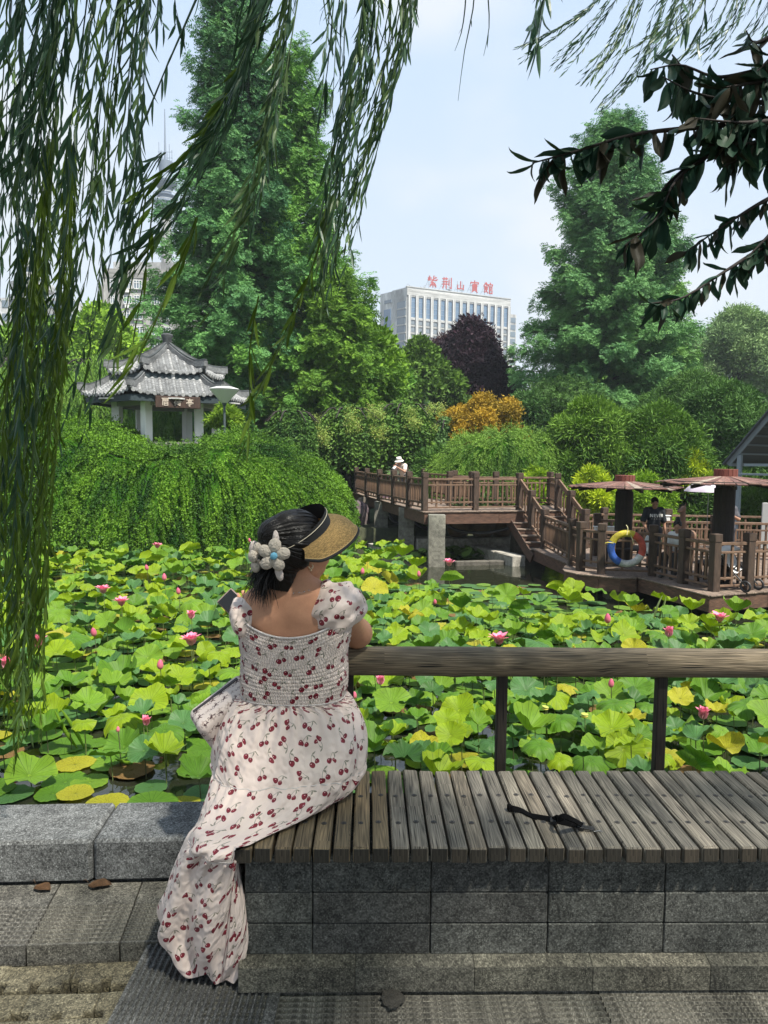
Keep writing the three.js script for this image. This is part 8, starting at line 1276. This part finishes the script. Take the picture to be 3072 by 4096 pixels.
{ // seated woman at the right shelter, pushchair and parasol
  const p = V(6.55, DECK, -15.6); figure('person with black hair in a bun and a white top, sitting behind the deck railing', p, -0.9, { j: stand({ pelvis: [0, 0.48, 0], chest: [0, 0.80, 0.06], neck: [0, 0.97, 0.09], head: [0, 1.12, 0.13], shoL: [0.16, 0.91, 0.07], shoR: [-0.16, 0.91, 0.07], elbL: [0.22, 0.66, 0.14], elbR: [-0.22, 0.66, 0.14], wriL: [0.1, 0.58, 0.34], wriR: [-0.1, 0.58, 0.34], hipL: [0.09, 0.47, 0], hipR: [-0.09, 0.47, 0], kneeL: [0.11, 0.49, 0.42], kneeR: [-0.11, 0.49, 0.42], ankleL: [0.11, 0.08, 0.40], ankleR: [-0.11, 0.08, 0.40], toeL: [0.12, 0.035, 0.54], toeR: [-0.12, 0.035, 0.54] }), look: [0.5, -0.5, 1], shirt: flatM(0.62, 0.62, 0.60), trousers: flatM(0.03, 0.03, 0.035), hair: [[[0, 0.045, -0.02], [0.09, 0.095, 0.1]], [[0, 0.15, -0.07], [0.055, 0.05, 0.055]], [[0, -0.08, -0.06], [0, 0.0, -0.06], 0.06, 0.07]] });
  const u = V(7.86, DECK, -17.2), ut = thing('open_umbrella', 'open sun umbrella, lilac above and black below, behind the second shelter trunk', 'umbrella', u, 0.3);
  const cap = (m, r0) => surf((a, v) => { const th = a * 2 * PI, sc = 1 - 0.07 * Math.abs(Math.sin(th * 4)) * v, ang = v * 1.12; return V(Math.sin(ang) * 0.62 * Math.cos(th) * sc + 0, 1.62 + Math.cos(ang) * 0.46 - r0, Math.sin(ang) * 0.62 * Math.sin(th) * sc); }, 64, 10);
  const cn = part('canopy', cap(0, 0), flatM(0.46, 0.40, 0.46, 0.7, { side: THREE.DoubleSide }), ut), li = part('lining', cap(0, 0.006), flatM(0.015, 0.015, 0.02, 0.9, { side: THREE.DoubleSide }), ut); part('shaft', new THREE.CylinderGeometry(0.008, 0.008, 1.1, 8), flatM(0.3, 0.3, 0.3, 0.4, { metalness: 0.8 }), ut, V(0, 1.5, 0)); part('ribs', merge(Array.from({ length: 8 }, (_, i) => limb([0.05, 0.5, 1].map((v) => { const th = i / 8 * 2 * PI, ang = v * 1.12; return V(Math.sin(ang) * 0.61 * Math.cos(th), 1.605 + Math.cos(ang) * 0.46, Math.sin(ang) * 0.61 * Math.sin(th)); }), [0.005, 0.005, 0.004], 6, 4))), flatM(0.2, 0.2, 0.2, 0.4), ut);
  const hold = figure('person under the open umbrella, hidden by the second shelter trunk', V(8.42, DECK, -17.3), 0.4, { j: stand({ elbL: [0.2, 1.15, 0.12], wriL: [-0.1, 1.25, 0.2] }), look: [0, -0.1, 1], shirt: flatM(0.05, 0.05, 0.06), trousers: flatM(0.03, 0.03, 0.04) });
  const st = thing('pushchair', 'white and black pushchair behind the balusters near the deck corner', 'pushchair', V(7.1, DECK, -14.1), 0.6), bl = flatM(0.02, 0.02, 0.022, 0.5);
  part('seat', surf((a, v) => V((a - 0.5) * 0.4, 0.38 + 0.42 * v * v + 0.04 * Math.cos((a - 0.5) * 5), -0.25 + 0.35 * (1 - v)), 8, 8), flatM(0.65, 0.65, 0.64, 0.9, { side: THREE.DoubleSide }), st); part('hood', new THREE.SphereGeometry(0.26, 18, 8, 0, 2 * PI, 0, 1.3).rotateX(-0.5), flatM(0.68, 0.68, 0.67, 0.9, { side: THREE.DoubleSide }), st, V(0, 0.62, -0.18));
  part('frame', merge([[V(-0.22, 0.12, 0.3), V(-0.22, 0.5, -0.1), V(-0.22, 1.0, -0.45)], [V(0.22, 0.12, 0.3), V(0.22, 0.5, -0.1), V(0.22, 1.0, -0.45)], [V(-0.22, 0.12, -0.35), V(-0.22, 0.4, 0), V(-0.22, 0.5, 0.1)], [V(0.22, 0.12, -0.35), V(0.22, 0.4, 0), V(0.22, 0.5, 0.1)], [V(-0.22, 1.0, -0.45), V(0, 1.02, -0.46), V(0.22, 1.0, -0.45)]].map((q) => tube(q, 0.014, 8, 6))), bl, st);
  for (const [x, z] of [[-0.24, 0.3], [0.24, 0.3], [-0.24, -0.35], [0.24, -0.35]]) part('wheel', new THREE.TorusGeometry(0.095, 0.022, 8, 20).rotateY(PI / 2), bl, st, V(x, 0.12, z));
}
renderer.render(scene, camera);
